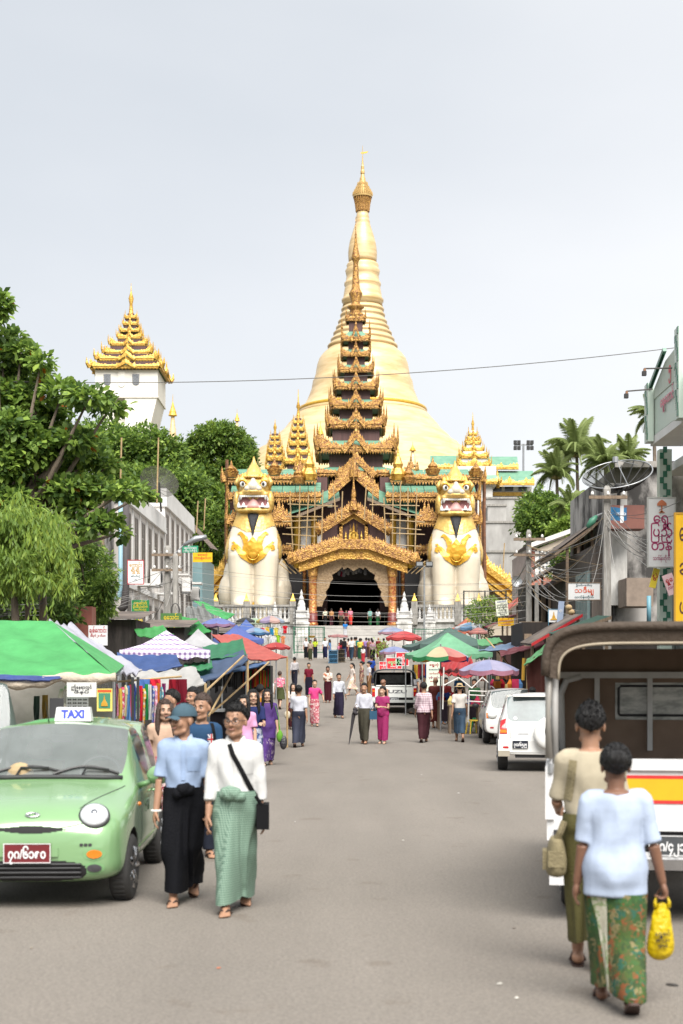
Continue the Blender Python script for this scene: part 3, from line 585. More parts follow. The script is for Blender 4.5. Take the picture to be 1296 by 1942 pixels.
def guardian(label,px,base_py,Y,sc=1.0):
 g=thing('lion_guardian',label,'statue',(X_(px,Y),Y,Z_(base_py,Y)),0,'giant lion guardians beside the gate');g.scale=(sc,sc,sc)
 mb=MB()
 for sg in(-1,1):
  mb.capsule((sg*1.08,-.9,-.6),(sg*1.16,-.7,4.6),.98,1.25,16)
  mb.ell((sg*2.35,2.0,1.3),(1.15,2.1,2.0),16,10);mb.ell((sg*2.0,3.4,2.6),(1.2,2,2.4),14,8)
  mb.ell((sg*1.25,-.35,5.0),(1.42,1.35,1.9),16,10);mb.capsule((sg*1.1,-1.8,-.1),(sg*1.1,-1.0,.1),.75,.9,10)
 mb.ell((0,.1,5.3),(2.3,1.6,2.6),20,12);mb.ell((0,2.3,3.6),(2.2,2.8,3.2),16,10)
 mb.lathe([(2.6,4.6),(2.66,5.2),(2.55,6.0),(2.25,6.9),(1.82,8.0),(1.5,9.0),(1.3,9.8)],20,(0,.1,0),sy=.75)
 body=remesh(mb,.11,m_cream,6,'body');link('body',body,g)
 bvh=BVHTree.FromPolygons([v.co for v in body.vertices],[p.vertices for p in body.polygons])
 def neck(x,z):return z>max(6.73,7.35-.95*max(0,1-abs(x)/1.7)) and z<9.4 or(abs(x)>2.12+.22*(7.4-z)/3 and 4.2<z<=7.4 and abs(x)>1.2)
 decal(bvh,lambda x,z:neck(x,z) and z>6.72,-2.7,2.7,6.4,9.4,.07,.05).build('gold_mane',m_scale,g,True);decal(bvh,lambda x,z:neck(x,z) and z<6.72,-2.8,0,3.3,6.8,.07,.05).build('gold_band',m_scale,g,True);decal(bvh,lambda x,z:neck(x,z) and z<6.72,0,2.8,3.3,6.8,.07,.05).build('gold_band',m_scale,g,True)
 mb=MB()
 shape=[(0,1.75+2.0),(.42,4.1),(.78,4.5),(1.0,4.9),(.78,5.5),(.66,6.0),(.40,5.8),(.2,6.05),(0,6.3)];shape=shape+[(-x,z) for x,z in reversed(shape[1:-1])]
 ins=[poly_in(shape)]
 for sg in(-1,1):
  ins.append(stroke_in([(sg*.25,4.05),(sg*.9,4.5),(sg*1.25,5.05),(sg*1.5,5.4),(sg*1.8,5.42),(sg*1.88,5.2),(sg*1.74,5.08)],[.22,.24,.25,.2,.13,.11,.09]))
  ins.append(stroke_in([(sg*1.4,5.3),(sg*1.75,5.75),(sg*1.95,5.78)],[.16,.08,.02]))
  ins.append(stroke_in([(sg*.62,5.6),(sg*.8,6.25),(sg*1.12,6.62),(sg*1.36,6.55)],[.2,.2,.16,.05]))
  ins.append(stroke_in([(sg*.8,6.1),(sg*.55,6.2),(sg*.48,6.0)],[.1,.1,.08]))
  ins.append(stroke_in([(sg*.85,4.75),(sg*.8,5.5)],[.12,.06]))
 decal(bvh,lambda x,z:any(f(x,z) for f in ins),-2.1,2.1,3.6,6.8,.05,.10).build('chest_ornament',m_orn,g,True)
 h=bvh.ray_cast(V((0,-20,4.7)),V((0,1,0)))[0];mb=MB();mb.ell(h,(.42,.14,.42),18,10);mb.tube([h+V((cos(k*pi/9)*.55,-.05,sin(k*pi/9)*.55)) for k in range(19)],.06,6);mb.build('chest_boss',m_orn,g,True)
 mb=MB();mb.box(-.2,.2,-.95,-.4,0,3.75);mb.build('gilded_gap',m_goldsm,g)
 for sg in(1,):
  mb=MB();mb.tube([(1.72,.05,3.6),(1.78,-.2,2.0),(1.6,-.5,0)],[.10,.12,.14],6);mb.build('gilded_seam',m_goldsm,g,True)
 mb=MB();HZ0=.12
 mb.ell((0,.0,11.0),(1.62,1.5,1.15),18,10);mb.ell((0,.3,10.2),(1.85,1.4,1.2),18,10)
 for sg in(-1,1):
  mb.ell((sg*1.22,-.75,11.55),(.55,.5,.42),12,8);mb.ell((sg*1.78,-.35,9.7),(.42,.75,1.0),12,8);mb.ell((sg*1.62,.2,11.2),(.3,.5,.5),10,6)
 mb.capsule((-1.35,-1.2,10.28),(1.35,-1.2,10.28),.26,.26,10);mb.ell((0,-1.0,10.5),(1.35,.9,.35),14,8)
 mb.ell((0,-.75,8.78),(1.72,1.0,.34),18,8);mb.capsule((-1.5,-1.0,8.82),(1.5,-1.0,8.82),.28,.28,10);mb.capsule((-1.75,-.6,9.0),(-1.8,-.5,10),.3,.3,8);mb.capsule((1.75,-.6,9.0),(1.8,-.5,10),.3,.3,8)
 link('head',remesh(mb,.08,m_scale,4,'head'),g)
 mb=MB();mb.box(-1.42,1.42,-.98,.2,8.85,10.25);mb.build('mouth',m_pink,g)
 mb=MB();mb.lathe([(.9,8.95),(.72,9.25),(.4,9.65),(.05,9.95)],12,(0,-1.12,0),sy=.5);mb.build('tongue',mk('tongue_pink',(.55,.30,.28),.5),g,True)
 mb=MB()
 for i in range(13):
  x=-1.35+i*.225;mb.box(x-.1,x+.1,-1.45,-1.1,10.0,10.16);mb.box(x*1.1-.11,x*1.1+.11,-1.36,-1.05,9.03,9.2)
 for sg in(-1,1):
  mb.lathe([(.2,10.12),(.15,9.95),(.04,9.75)],8,(sg*1.3,-1.4,0));mb.lathe([(.22,9.05),(.17,9.25),(.05,9.48)],8,(sg*1.0,-1.45,0));mb.lathe([(.18,9.05),(.17,9.25),(.04,9.55)],8,(sg*1.55,-1.15,0));mb.tube([(sg*1.52,-1.0,9.1),(sg*1.62,-.85,9.6),(sg*1.42,-1.0,10.1)],[.14,.12,.12],6)
 mb.build('teeth',m_tooth,g)
 mb=MB();mb.ell((0,-1.5,10.95),(.62,.5,.52),14,8);mb.ell((0,-1.2,11.3),(.36,.6,.5),12,8)
 for sg in(-1,1):mb.ell((sg*.55,-1.45,10.75),(.42,.42,.3),12,8)
 link('nose',remesh(mb,.06,m_cream,4,'nose'),g)
 for sg in(-1,1):
  c=V((sg*1.12,-1.18,11.2));e=MB().ell(c,(.30,.2,.30),14,8).build('eye',m_tooth,g,True);MB().ell(c+V((-sg*.03,-.12,.01)),(.17,.12,.19),12,6).build('pupil',m_black,e,True)
  mb=MB();mb.tube([(sg*.7,-1.25,11.25),(sg*.95,-1.32,11.55),(sg*1.35,-1.2,11.55),(sg*1.55,-.9,11.25)],[.07,.1,.1,.05],6);mb.build('brow',m_orn,g,True)
  mb=MB();mb.tube([(sg*1.5,0,11.2),(sg*1.85,-.1,11.6),(sg*1.6,0,12.1)],[.4,.3,.05],8);mb.build('ear',m_scale,g,True)
  mb=MB();mb.lathe([(.08,0),(.1,.1),(.02,.2)],8)
 mb=MB();pr=[(1.35,11.85),(1.15,12.05),(1.08,12.1),(.95,12.35),(.85,12.42),(.7,12.75),(.6,12.8),(.45,13.1),(.38,13.15),(.2,13.5),(.03,13.95)]
 mb.lathe(pr,18,(0,-.1,0));mb.build('crown',m_scale,g,True)
 mb=MB()
 for k in range(9):
  a=pi+pi*k/8;mb.lathe([(.2,11.75),(.22,12.0),(.02,12.35)],6,(cos(a)*1.25,sin(a)*1.1,0))
 mb.build('crown_leaves',m_orn,g)
 mb=MB();pts=[(0,-.95,8.75),(0,-1.25,8.2),(0,-1.62,7.3),(0,-1.72,6.45)]
 rs=[]
 for(x,y,z),w_ in zip(pts,(.62,.5,.26,.05)):
  rs.append([V((-w_,y,z)),V((-w_*.5,y-.2,z)),V((w_*.5,y-.2,z)),V((w_,y,z)),V((0,y+.5,z))])
 mb.rings(rs);mb.build('beard',m_beard,g)
 for o in list(g.children):
  if o.name.split('.')[0] in('head','mouth','tongue','teeth','nose','eye','brow','ear','crown','crown_leaves'):
   for q in[o]+list(o.children):q.data.transform(Matrix.Diagonal((.87,1,1,1)))
 return g
guardian('cream and gold seated lion guardian left of the gate',482,1149,133,1.0)
guardian('cream and gold seated lion guardian right of the gate, under the lamp mast',863,1151,133,.98)
for sg,x0,y0,x1,y1,lab in((-1,436,1062,390,1112,'sloping yellow gilded roof edge left of the left lion'),(1,912,1062,988,1120,'sloping yellow gilded roof edge right of the right lion')):
 Y=142;r=thing('stair_roof',lab,'roof',(0,0,0),0,'sloping gilded stair roofs');u2=Y/F
 for k,(o,h) in enumerate(((0,14),(22,8),(34,7))):
  mb=MB();a,b_=P(x0,y0+o,Y-.3*k),P(x1,y1+o,Y-.3*k);beam(mb,a,b_,h*u2,1.2)
  if k==0:
   flames(mb,a+V((0,.5,0)),b_+V((0,.5,0)),13,lambda t:1.0,.3)
   mb.tube([P(x1-sg*8,y1,Y),P(x1,y1-2,Y),P(x1+sg*5,y1-12,Y)],[.5,.5,.05],6)
   mb.tube([P(x0,y0,Y),P(x0-sg*2,y0-18,Y),P(x0+sg*4,y0-28,Y)],[.8,.6,.05],6)
  mb.build(('ridge_board','carved_band','lower_band')[k],m_goldy,r)
 mb=MB();a,b_=P(x0,y0+12,Y+.4),P(x1,y1+12,Y+.4);beam(mb,a,b_,30*u2,.5);mb.build('backing_board',m_orn,r)  # plain gold board behind the carved bands
 mb=MB();a,b_=P(x0,y0+30,Y+1),P(x1-sg*6,y1+36,Y+1);mb.prism([(a.x,a.z),(b_.x,b_.z),(b_.x,3),(a.x,3)] if sg>0 else[(b_.x,b_.z),(a.x,a.z),(a.x,3),(b_.x,3)],Y+1,Y+9);mb.build('wall',mk('cream_wall',(.58,.50,.40),.8,scale=.5,col2=(.5,.42,.33)),r)
TY=127;s=TY/F
m_balw=mk('balustrade_white',(.62,.61,.59),.75,scale=1.5,col2=(.42,.41,.4),bump=.1)
for x0,x1,lab in((406,560,'white stone balustrade on stained wall in front of left lion'),(784,912,'white stone balustrade on stained wall in front of right lion')):
 r=thing('balustrade',lab,'balustrade',(0,0,0),0,'white balustrades in front of the lions')
 a,b_=X_(x0,TY),X_(x1,TY)
 MB().box(a,b_,TY-.1,TY+14,3.0,Z_(1176,TY)).build('terrace_wall',m_dirtyw,r);MB().box(a,b_,TY-.35,TY-.101,Z_(1180,TY),Z_(1174,TY)).build('lower_rail',m_balw,r)
 MB().box(a,b_,TY-.38,TY+.08,Z_(1152,TY),Z_(1147,TY)).build('hand_rail',m_conc,r)
 bm_=MB().lathe([(.15,0),(.15,.06),(.07,.14),(.12,.36),(.13,.46),(.07,.72),(.08,.84),(.15,.92),(.15,1.0)],8).mesh('baluster',True);bm_.materials.append(m_balw);z0,z1=Z_(1174,TY),Z_(1152,TY)
 n_=int((b_-a)/.36)
 for i in range(n_):o=link('baluster',bm_,r);o.location=(a+(i+.5)*(b_-a)/n_,TY-.2,z0);o.scale=(1,1,z1-z0)
 k=0
 for px in((410,468,556) if x0<600 else(786,868,908)):
  x=X_(px,TY);pp=MB().box(x-.28,x+.28,TY-.45,TY+.12,Z_(1185,TY),Z_(1141,TY)).build('rail_post',m_conc,r);MB().lathe([(.32,0),(.32,.1),(.18,.3),(.02,.75)],4,(x,TY-.17,Z_(1141,TY)),ph=pi/4).build('gilt_tip',m_goldsm,pp)
def urn_post(px,top,bot,hw,lab):
 r=thing('shrine_post',lab,'post',(X_(px,TY-1.5),TY-1.5,0),0,'weathered white ornamental gate posts');s=(TY-1.5)/F;Zf=lambda y:Z_(y,TY-1.5)
 h=bot-top;w=hw*s
 mb=MB();mb.box(-w,w,-w,w,3,Zf(top+h*.54));mb.box(-w*1.12,w*1.12,-w*1.12,w*1.12,Zf(top+h*.56),Zf(top+h*.53));mb.box(-w*1.15,w*1.15,-w*1.15,w*1.15,3,Zf(bot-3));mb.build('pillar',m_dirtyw,r)
 mb=MB();mb.box(-w*.62,w*.62,-w-.06,-w+.1,Zf(bot-10),Zf(top+h*.66));mb.build('panel',m_white,r)
 mb=MB()
 for f0,f1,k in((.53,.46,.95),(.46,.44,1.1),(.44,.36,.75),(.36,.34,.9),(.34,.28,.55)):mb.box(-w*k,w*k,-w*k,w*k,Zf(top+h*f0),Zf(top+h*f1)-.002)
 for sx in(-1,1):
  for sy in(-1,1):mb.lathe([(w*.16,0),(w*.2,.2),(w*.08,.5),(.01,.8)],6,(sx*w*.9,sy*w*.9,Zf(top+h*.44)))
 mb.lathe([(w*.5,Zf(top+h*.28)),(w*.52,Zf(top+h*.24)),(w*.3,Zf(top+h*.17)),(w*.36,Zf(top+h*.15)),(w*.16,Zf(top+h*.10)),(w*.2,Zf(top+h*.06)),(w*.1,Zf(top+h*.03)),(.02,Zf(top))],10);mb.build('finial',m_balw,r)
urn_post(572,1118,1236,14,'white shrine post at the left side of the steps');urn_post(767,1122,1232,14,'white shrine post at the right side of the steps')
urn_post(522,1140,1215,9,'small white shrine post below the left balustrade');urn_post(815,1146,1210,10,'small white shrine post below the right balustrade')
m_fgreen=mk('dark_green_paint',(.03,.12,.07),.5)
def mesh_fence(name,label,x0,x1,y0,y1,Y,m,step=.28,hor=6,grp=None):
 r=thing(name,label,'fence',(0,0,0),0,grp);a,b_=X_(x0,Y),X_(x1,Y);zb,zt=Z_(y1,Y),Z_(y0,Y)
 for x in(a,(a+b_)/2,b_):MB().box(x-.06,x+.06,Y-.06,Y+.06,zb,zt).build('fence_post',m,r)
 for z in(zb+.12,zt-.06):MB().box(a+.06,b_-.06,Y-.04,Y+.04,z-.04,z+.04).build('rail',m,r)
 mb=MB();x=a+step
 while x<b_-.05:mb.box(x-.014,x+.014,Y-.014,Y+.014,zb+.16,zt-.1);x+=step
 for j in range(hor):z=zb+.2+(zt-zb-.3)*(j+.5)/hor;mb.box(a+.06,b_-.06,Y-.032,Y-.018,z-.012,z+.012)
 o=mb.build('wire_mesh',m,r);o['kind']='stuff';return r
mesh_fence('metal_gate','open green metal mesh gate left of the steps',558,615,1188,1240,112,m_fgreen)
mesh_fence('metal_fence','green metal fence in front of the right balustrade',786,905,1192,1236,116,m_fgreen,.3)
mesh_fence('metal_fence','thin iron railing on the terrace in front of the left lion',400,560,1150,1205,124,m_black,.45,2)
mesh_fence('metal_fence','thin iron railing on the terrace in front of the right lion',880,960,1120,1180,125,m_black,.45,2)
r=thing('floodlight_mast','slim lamp mast with two black floodlights before the right lion','lamp',(X_(805,124),124,0));MB().lathe([(.09,3),(.07,Z_(1075,124))],8).build('pole',m_steel,r)
for dx in(-.42,.42):
 l=MB().cbox((dx,-.1,Z_(1070,124)),(.62,.45,.42)).build('lamp_head',m_black,r);MB().cbox((dx,-.34,Z_(1070,124)),(.5,.04,.3)).build('glass',mk('lamp_glass',(.25,.26,.27),.1),l)
MB().box(-.8,.8,-.04,.04,Z_(1076,124),Z_(1074.5,124)).build('cross_arm',m_steel,r)
Yf=230;r=thing('floodlight_mast','tall grey mast with six floodlights against the white sky','lamp',(X_(993,Yf),Yf,0));MB().lathe([(.22,20),(.16,Z_(842,Yf))],8).build('pole',m_steel,r)
MB().box(-1.5,1.5,-.06,.06,Z_(845,Yf),Z_(842,Yf)).build('cross_arm',m_steel,r)
for i,dx in enumerate((-1.35,-.75,.75,1.35)):
 for dz in(0,.9):MB().cbox((dx,-.2,Z_(850,Yf)+dz),(.5,.5,.62)).build('lamp_head',m_black,r)
random.seed(12)
for sg,lab in((-1,'bamboo scaffolding on the left half of the gate'),(1,'bamboo scaffolding on the right half of the gate')):
 r=thing('bamboo_scaffold',lab,'scaffold',(0,0,0),0,'bamboo scaffolding')
 for d in(22,36,60,74,88,103,118):
  Y=PY-.5+random.uniform(-.3,.3);t=random.uniform(-3,3);y1=985 if d<50 else random.uniform(1040,1075)
  MB().tube([P(671+sg*d+t,random.uniform(905,945),Y),P(671+sg*d-t,y1,Y)],.06,5).build('pole',m_bamboo,r)
 for y,d0,d1 in((960,30,125),(975,60,130),(990,70,135),(1003,66,128),(1016,72,135),(1035,80,128)):
  Y=PY-.7;MB().tube([P(671+sg*d0,y+random.uniform(-5,5),Y),P(671+sg*d1,y+random.uniform(-5,5),Y)],.05,5).build('pole',m_bamboo,r)
 for k in range(3):MB().tube([P(671+sg*(100+9*k),1088,PY-.6),P(671+sg*(130+6*k),1060+4*k,PY-.6)],.05,5).build('pole',m_bamboo,r)
for px,y0,y1,lab in((431,872,1150,'tall rusty lattice pole left of the left lion'),(919,905,1100,'tall rusty lattice pole right of the right lion')):
 mb=MB();Y=138
 mb.tube([P(px,y1,Y),P(px-1,(y0+y1)/2,Y),P(px,y0,Y)],[.22,.2,.16],5);solo(mb,'rusty_pole',mk('rust',(.22,.09,.04),.8,scale=3,col2=(.1,.05,.03)),lab,'pole')

# ---- trees
random.seed(21);RNG=np.random.default_rng(7)
def leafmat(name,a,b,sc=.6,tr=.42):
 return mk(name,a,.5,scale=sc,col2=b,spec=.35,trans=tr,rnd=.0,thr=(.35,.65))
ml_dark=leafmat('dark_leaf',(.10,.17,.04),(.055,.11,.026));ml_mid=leafmat('mid_leaf',(.21,.32,.065),(.14,.23,.044));ml_light=leafmat('light_leaf',(.34,.46,.085),(.23,.35,.06))
ml_orange=leafmat('orange_leaf',(.45,.16,.015),(.25,.07,.01));ml_yg=leafmat('yellow_green_leaf',(.26,.33,.05),(.14,.22,.03))
m_bark=mk('bark',(.20,.155,.115),.9,scale=3,col2=(.09,.07,.055),stretch=(4,4,.8),bump=.5)
def leaves(C,D,Nn,l,w,mi,fold=.15):
 """arrays of leaf bases, axis directions, normals -> verts, faces"""
 n=len(C);D=D/np.linalg.norm(D,axis=1,keepdims=True);Sd=np.cross(D,Nn);Sd/=np.maximum(1e-6,np.linalg.norm(Sd,axis=1,keepdims=True));Nn=np.cross(Sd,D)
 l=l[:,None];w=w[:,None]
 v=np.stack([C,C+D*l*.3-Sd*w*.36+Nn*l*fold*.5,C+D*l*.68-Sd*w*.5+Nn*l*fold*.6,C+D*l-Nn*l*.08,C+D*l*.68+Sd*w*.5+Nn*l*fold*.6,C+D*l*.3+Sd*w*.36+Nn*l*fold*.5,C+D*l*.55],1).reshape(-1,3)
 b=(np.arange(n)*7)[:,None];f=np.concatenate([b+np.array([[0,1,2,6]]),b+np.array([[6,2,3,4]]),b+np.array([[0,6,4,5]])],1).reshape(-1,4)
 return v,f,np.repeat(mi,3)
def leaves4(C,D,Nn,l,w,mi):
 n=len(C);D=D/np.linalg.norm(D,axis=1,keepdims=True);Sd=np.cross(D,Nn);Sd/=np.maximum(1e-6,np.linalg.norm(Sd,axis=1,keepdims=True));Nn=np.cross(Sd,D);l=l[:,None];w=w[:,None]
 v=np.stack([C,C+D*l*.55-Sd*w*.5+Nn*w*.15,C+D*l,C+D*l*.55+Sd*w*.5+Nn*w*.15],1).reshape(-1,3);b=(np.arange(n)*4)[:,None]
 return v,b+np.array([[0,1,2,3]]),mi
def npmesh(name,v,f,mi,mats,parent,smooth=False):
 me=bpy.data.meshes.new(name);nf=len(f);me.vertices.add(len(v));me.vertices.foreach_set('co',v.astype(np.float32).ravel());me.loops.add(nf*4);me.loops.foreach_set('vertex_index',f.astype(np.int32).ravel())
 me.polygons.add(nf);me.polygons.foreach_set('loop_start',np.arange(nf,dtype=np.int32)*4);me.polygons.foreach_set('material_index',mi.astype(np.int32));me.update(calc_edges=True);me.validate()
 for m in mats:me.materials.append(m)
 return link(name,me,parent)
def clump_points(clumps,n,shell=.55):
 """points in flattened balls, more of them near the surface; weight by area"""
 w=np.array([c[1][0]*c[1][2] for c in clumps]);w=w/w.sum();k=RNG.choice(len(clumps),n,p=w)
 d=RNG.normal(size=(n,3));d/=np.linalg.norm(d,axis=1,keepdims=True);r=RNG.uniform(shell**3,1,n)**(1/3.)
 c=np.array([list(q[0]) for q in clumps])[k];rad=np.array([list(q[1]) for q in clumps])[k]
 tw=1+.34*np.sin(d[:,0]*7+k)*np.sin(d[:,2]*8+2*k)+.12*np.sin(d[:,0]*19+3*k)*np.sin(d[:,2]*17+d[:,1]*11)
 return c+d*rad*(r*tw)[:,None],d
def crown(root,clumps,n,ln,mats,probs,big=False,droop=.25,shell=.5,wl=.5,name='crown'):
 Pn,d=clump_points(clumps,n,shell)
 D=d*.8+RNG.normal(size=(n,3))*.55;D[:,2]-=droop;Nn=RNG.normal(size=(n,3))*.45+np.array([0,-.15,1.]);l=ln*RNG.uniform(.65,1.25,n);mi=RNG.choice(len(mats),n,p=probs)
 v,f,m=(leaves if big else leaves4)(Pn,D,Nn,l,l*wl,mi)
 o=npmesh(name,v,f,m,mats,root);return o
def rel(px,py,Y,root):q=P(px,py,Y);return q-root.location
def tree(label,px,Y,clumps,n,ln,mats,probs,name='leafy_tree',group=None,trunk_r=.25,base=None,big=False,dy=1.5,**kw):
 """clumps: (px, py, rx px, ry px)"""
 root=thing(name,label,'tree',(X_(px,Y),Y,base if base is not None else gz(min(Y,112))),0,group);s=Y/F;cl=[]
 for i,(x,y,rx,ry) in enumerate(clumps):
  yy=Y+random.uniform(-dy,dy);c=rel(x,y,yy,root);cl.append((c,(rx*s,max(rx,ry)*s*.9,ry*s)))
 crown(root,cl,n,ln,mats,probs,big,**kw)
 mb=MB();zt=min(c.z for c,_ in cl);top=sorted(cl,key=lambda q:q[0].z)[len(cl)//2][0]
 mb.tube([V((0,0,0)),V((.1,.05,zt*.5)),V((top.x*.3,top.y*.3,max(zt,top.z*.6))),top],[trunk_r,trunk_r*.8,trunk_r*.6,trunk_r*.15],8)
 f=V((top.x*.3,top.y*.3,max(zt,top.z*.6)))
 for c,r in cl:
  m=(f+c)/2+V((0,0,-.15*(c-f).length));mb.tube([f,m,c],[trunk_r*.4,trunk_r*.25,.02],5)
 mb.build('trunk',m_bark,root,True);return root
cl=[(-4,578,24,20),(-10,600,20,14),(8,645,38,18),(40,668,34,14),(78,688,24,10),(0,690,60,24),(50,715,40,16),(85,712,16,8),(10,745,50,18),(120,742,40,16),(170,755,40,16),(210,772,28,12),(50,770,60,22),(20,810,50,28),(95,800,52,24),(60,850,60,30),(140,836,40,18),(10,880,40,30),(110,880,46,22),(165,868,36,14),(205,882,26,10),(60,925,60,22),(20,950,40,20),(130,930,52,20),(190,925,42,16),(240,930,32,12),(270,938,22,10),(150,965,40,16),(205,990,26,12),(232,1010,12,10),(170,1000,26,12)]
t=tree('large broad leaved tree with a few orange leaves overhanging the stalls at far left',-60,34,cl,11500,.21,[ml_mid,ml_dark,ml_light,ml_orange],[.52,.26,.213,.007],'almond_tree',None,.3,big=True,dy=1.1,droop=.1,shell=.3,wl=.55)
root=thing('weeping_tree','pale green tree with long drooping leaves at the left edge','tree',(X_(20,30),30,0),0);Cn,Dn=[],[]
for k in range(150):
 px=random.uniform(-30,135);top=948+abs(px-35)*.35+20*sin(px*.11)+14*sin(px*.31)+random.uniform(-14,175)*random.random();ln=random.randint(7,22);yy=30+random.uniform(-1,1);a=rel(px,top,yy,root);out_=V((random.uniform(-.5,.5),random.uniform(-.4,.4),0))
 for j in range(ln):
  q=a+out_*(1-math.exp(-j*.12))+V((0,0,-.042*j+.0));Cn.append(q);Dn.append((random.uniform(-.5,.5),random.uniform(-.4,.4),-1))
Cn=np.array([list(c) for c in Cn]);Dn=np.array(Dn);n_=len(Cn);l=RNG.uniform(.10,.19,n_);v,f,mi=leaves4(Cn,Dn,RNG.normal(size=(n_,3))+np.array([0,-1,.3]),l,l*.28,RNG.choice(3,n_,p=[.28,.56,.16]));npmesh('crown',v,f,mi,[ml_yg,ml_mid,ml_light],root)
t_=tree('pale feathery tree with drooping sprays',40,30.5,[(15,985,46,24),(62,975,44,20),(100,1005,34,28),(40,1020,50,30),(-5,1035,36,36),(85,1045,48,30),(25,1070,50,28),(112,1065,30,32),(60,1100,50,24),(5,1110,36,26),(120,1110,26,20)],9000,.17,[ml_yg,ml_mid,ml_light],[.34,.46,.2],trunk_r=.08,wl=.24,droop=1.3,dy=.8,shell=.35)
for o in list(t_.children):
 o.parent=root;o.location=t_.location-root.location
bpy.data.objects.remove(t_)
MB().tube([(0,.3,0),(.1,.3,2),(0,.2,4.2)],[.14,.12,.05],8).build('trunk',m_bark,root,True)
tree('bushy fine leaved green tree between the weeping tree and the white building',165,38,[(150,1040,40,30),(185,1075,34,40),(160,1110,44,36),(190,1140,28,30),(120,1150,40,26),(140,1010,26,22),(205,1105,16,26),(175,1165,34,16)],9000,.17,[ml_mid,ml_dark,ml_light],[.55,.25,.2],trunk_r=.16,wl=.32,droop=.5)
tree('dark leafy tree low behind the green tarpaulin',40,36,[(20,1130,50,36),(70,1120,40,40),(110,1165,40,24),(40,1170,60,18),(-10,1090,30,40)],6500,.19,[ml_dark,ml_mid],[.6,.4],trunk_r=.16,wl=.4,droop=.4)
MB_=MB().tube([P(83,1210,31.5),P(82,1150,31.5),P(80,1095,31.5),P(84,1060,31.5)],[.1,.085,.08,.05],9);solo(MB_,'wooden_pole',m_bark,'bare wooden trunk pole with cables behind the green tarpaulin','pole',smooth=True)
G='trees on the slope left of the gate'
tree('dense dark green tree below the lift tower',250,112,[(150,850,50,40),(200,830,50,36),(245,850,50,40),(290,845,46,34),(318,870,36,40),(180,890,60,40),(240,900,60,40),(300,910,50,40),(130,900,40,50),(340,920,40,50),(290,960,50,40),(220,850,30,30)],30000,.40,[ml_mid,ml_dark,ml_light],[.5,.32,.18],group=G,dy=3,trunk_r=.5)
tree('rounded olive green tree left of the left lion',412,152,[(395,835,36,28),(430,830,40,26),(415,815,26,14),(460,850,26,26),(375,860,30,26),(410,875,50,36),(450,890,40,36),(385,910,40,40),(435,930,40,36),(470,870,16,20),(355,880,22,30)],26000,.44,[ml_mid,ml_yg,ml_dark],[.55,.2,.25],group=G,dy=3,trunk_r=.5)
tree('bright green drooping tree low beside the left lion',392,147,[(385,965,36,40),(410,1000,26,40),(370,1000,30,40),(400,1040,30,34),(420,960,20,40),(350,960,30,40),(385,1075,30,30)],15000,.44,[ml_mid,ml_light,ml_dark],[.5,.25,.25],group=G,dy=2,trunk_r=.35)
tree('green tree behind the white building roof',330,105,[(300,930,40,36),(340,950,40,40),(365,930,30,40),(270,920,40,30),(340,985,40,30)],12000,.36,[ml_mid,ml_dark,ml_light],[.5,.3,.2],group=G,dy=2,trunk_r=.35)
tree('dark tree mass behind the broad leaved tree',90,100,[(60,830,60,40),(110,850,50,40),(40,900,60,60),(120,920,50,50),(170,960,50,40)],12000,.42,[ml_dark,ml_mid],[.6,.4],group=G,dy=2,trunk_r=.4)
G='green trees on the right slope'
tree('round dark green tree under the palms',1030,118,[(1015,960,34,30),(1045,965,34,30),(1030,990,46,34),(1005,990,26,30),(1060,1000,30,30),(1035,1020,40,20)],15000,.32,[ml_mid,ml_dark,ml_light],[.5,.35,.15],group=G,trunk_r=.4)
tree('pale green bush right of the round tree',1090,108,[(1070,1005,30,22),(1105,985,34,30),(1085,1020,40,20),(1125,1010,30,30),(1115,960,26,20)],12000,.30,[ml_light,ml_mid,ml_yg],[.4,.4,.2],group=G,trunk_r=.3)
tree('small green tree between the brick house and lean-to roof',1070,62,[(1065,1060,22,16),(1085,1050,20,18),(1055,1085,14,12),(1085,1075,20,14),(1105,1062,14,14)],2600,.22,[ml_mid,ml_dark,ml_light],[.5,.3,.2],group=G,trunk_r=.08,wl=.4,dy=.6)
tree('thin feathery sapling behind the orange tent',918,66,[(905,1150,20,12),(930,1145,20,14),(915,1170,26,14),(945,1165,14,12),(925,1200,10,16),(895,1165,12,8)],1900,.17,[ml_mid,ml_dark,ml_light],[.5,.25,.25],trunk_r=.04,wl=.35,dy=.5)
m_frond=leafmat('palm_frond',(.30,.36,.13),(.17,.23,.07),1.2)
def frond_mesh(L,arch,seed):
 rd=random.Random(seed);mb=MB();pts=[]
 for i in range(15):t=i/14;pts.append(V((L*(t-.18*arch*t*t),0,L*(.50*t-.72*arch*t*t))))
 mb.tube(pts,[.06*(1-i/15)+.012 for i in range(15)],4)
 for i in range(1,61):
  t=i/61;k=t*14;a=pts[int(k)].lerp(pts[min(14,int(k)+1)],k-int(k));ll=L*.27*(sin(pi*min(1,t*.85+.12))**.7)
  for sg in(-1,1):
   d=V((.45,sg*.8,-.5-rd.uniform(0,.5))).normalized();tip=a+d*ll*rd.uniform(.8,1.1);w_=V((.030*L/3,0,0));mid=a+d*ll*.5+V((0,0,.06*ll))
   mb.add([a-w_*.5,a+w_*.5,mid+w_,tip,mid-w_],[(0,1,2,4),(4,2,3)])
 me=mb.mesh('frond');me.materials.append(m_frond);return me
fr=[frond_mesh(1,a,i) for i,a in enumerate((.6,1.0,1.35))]
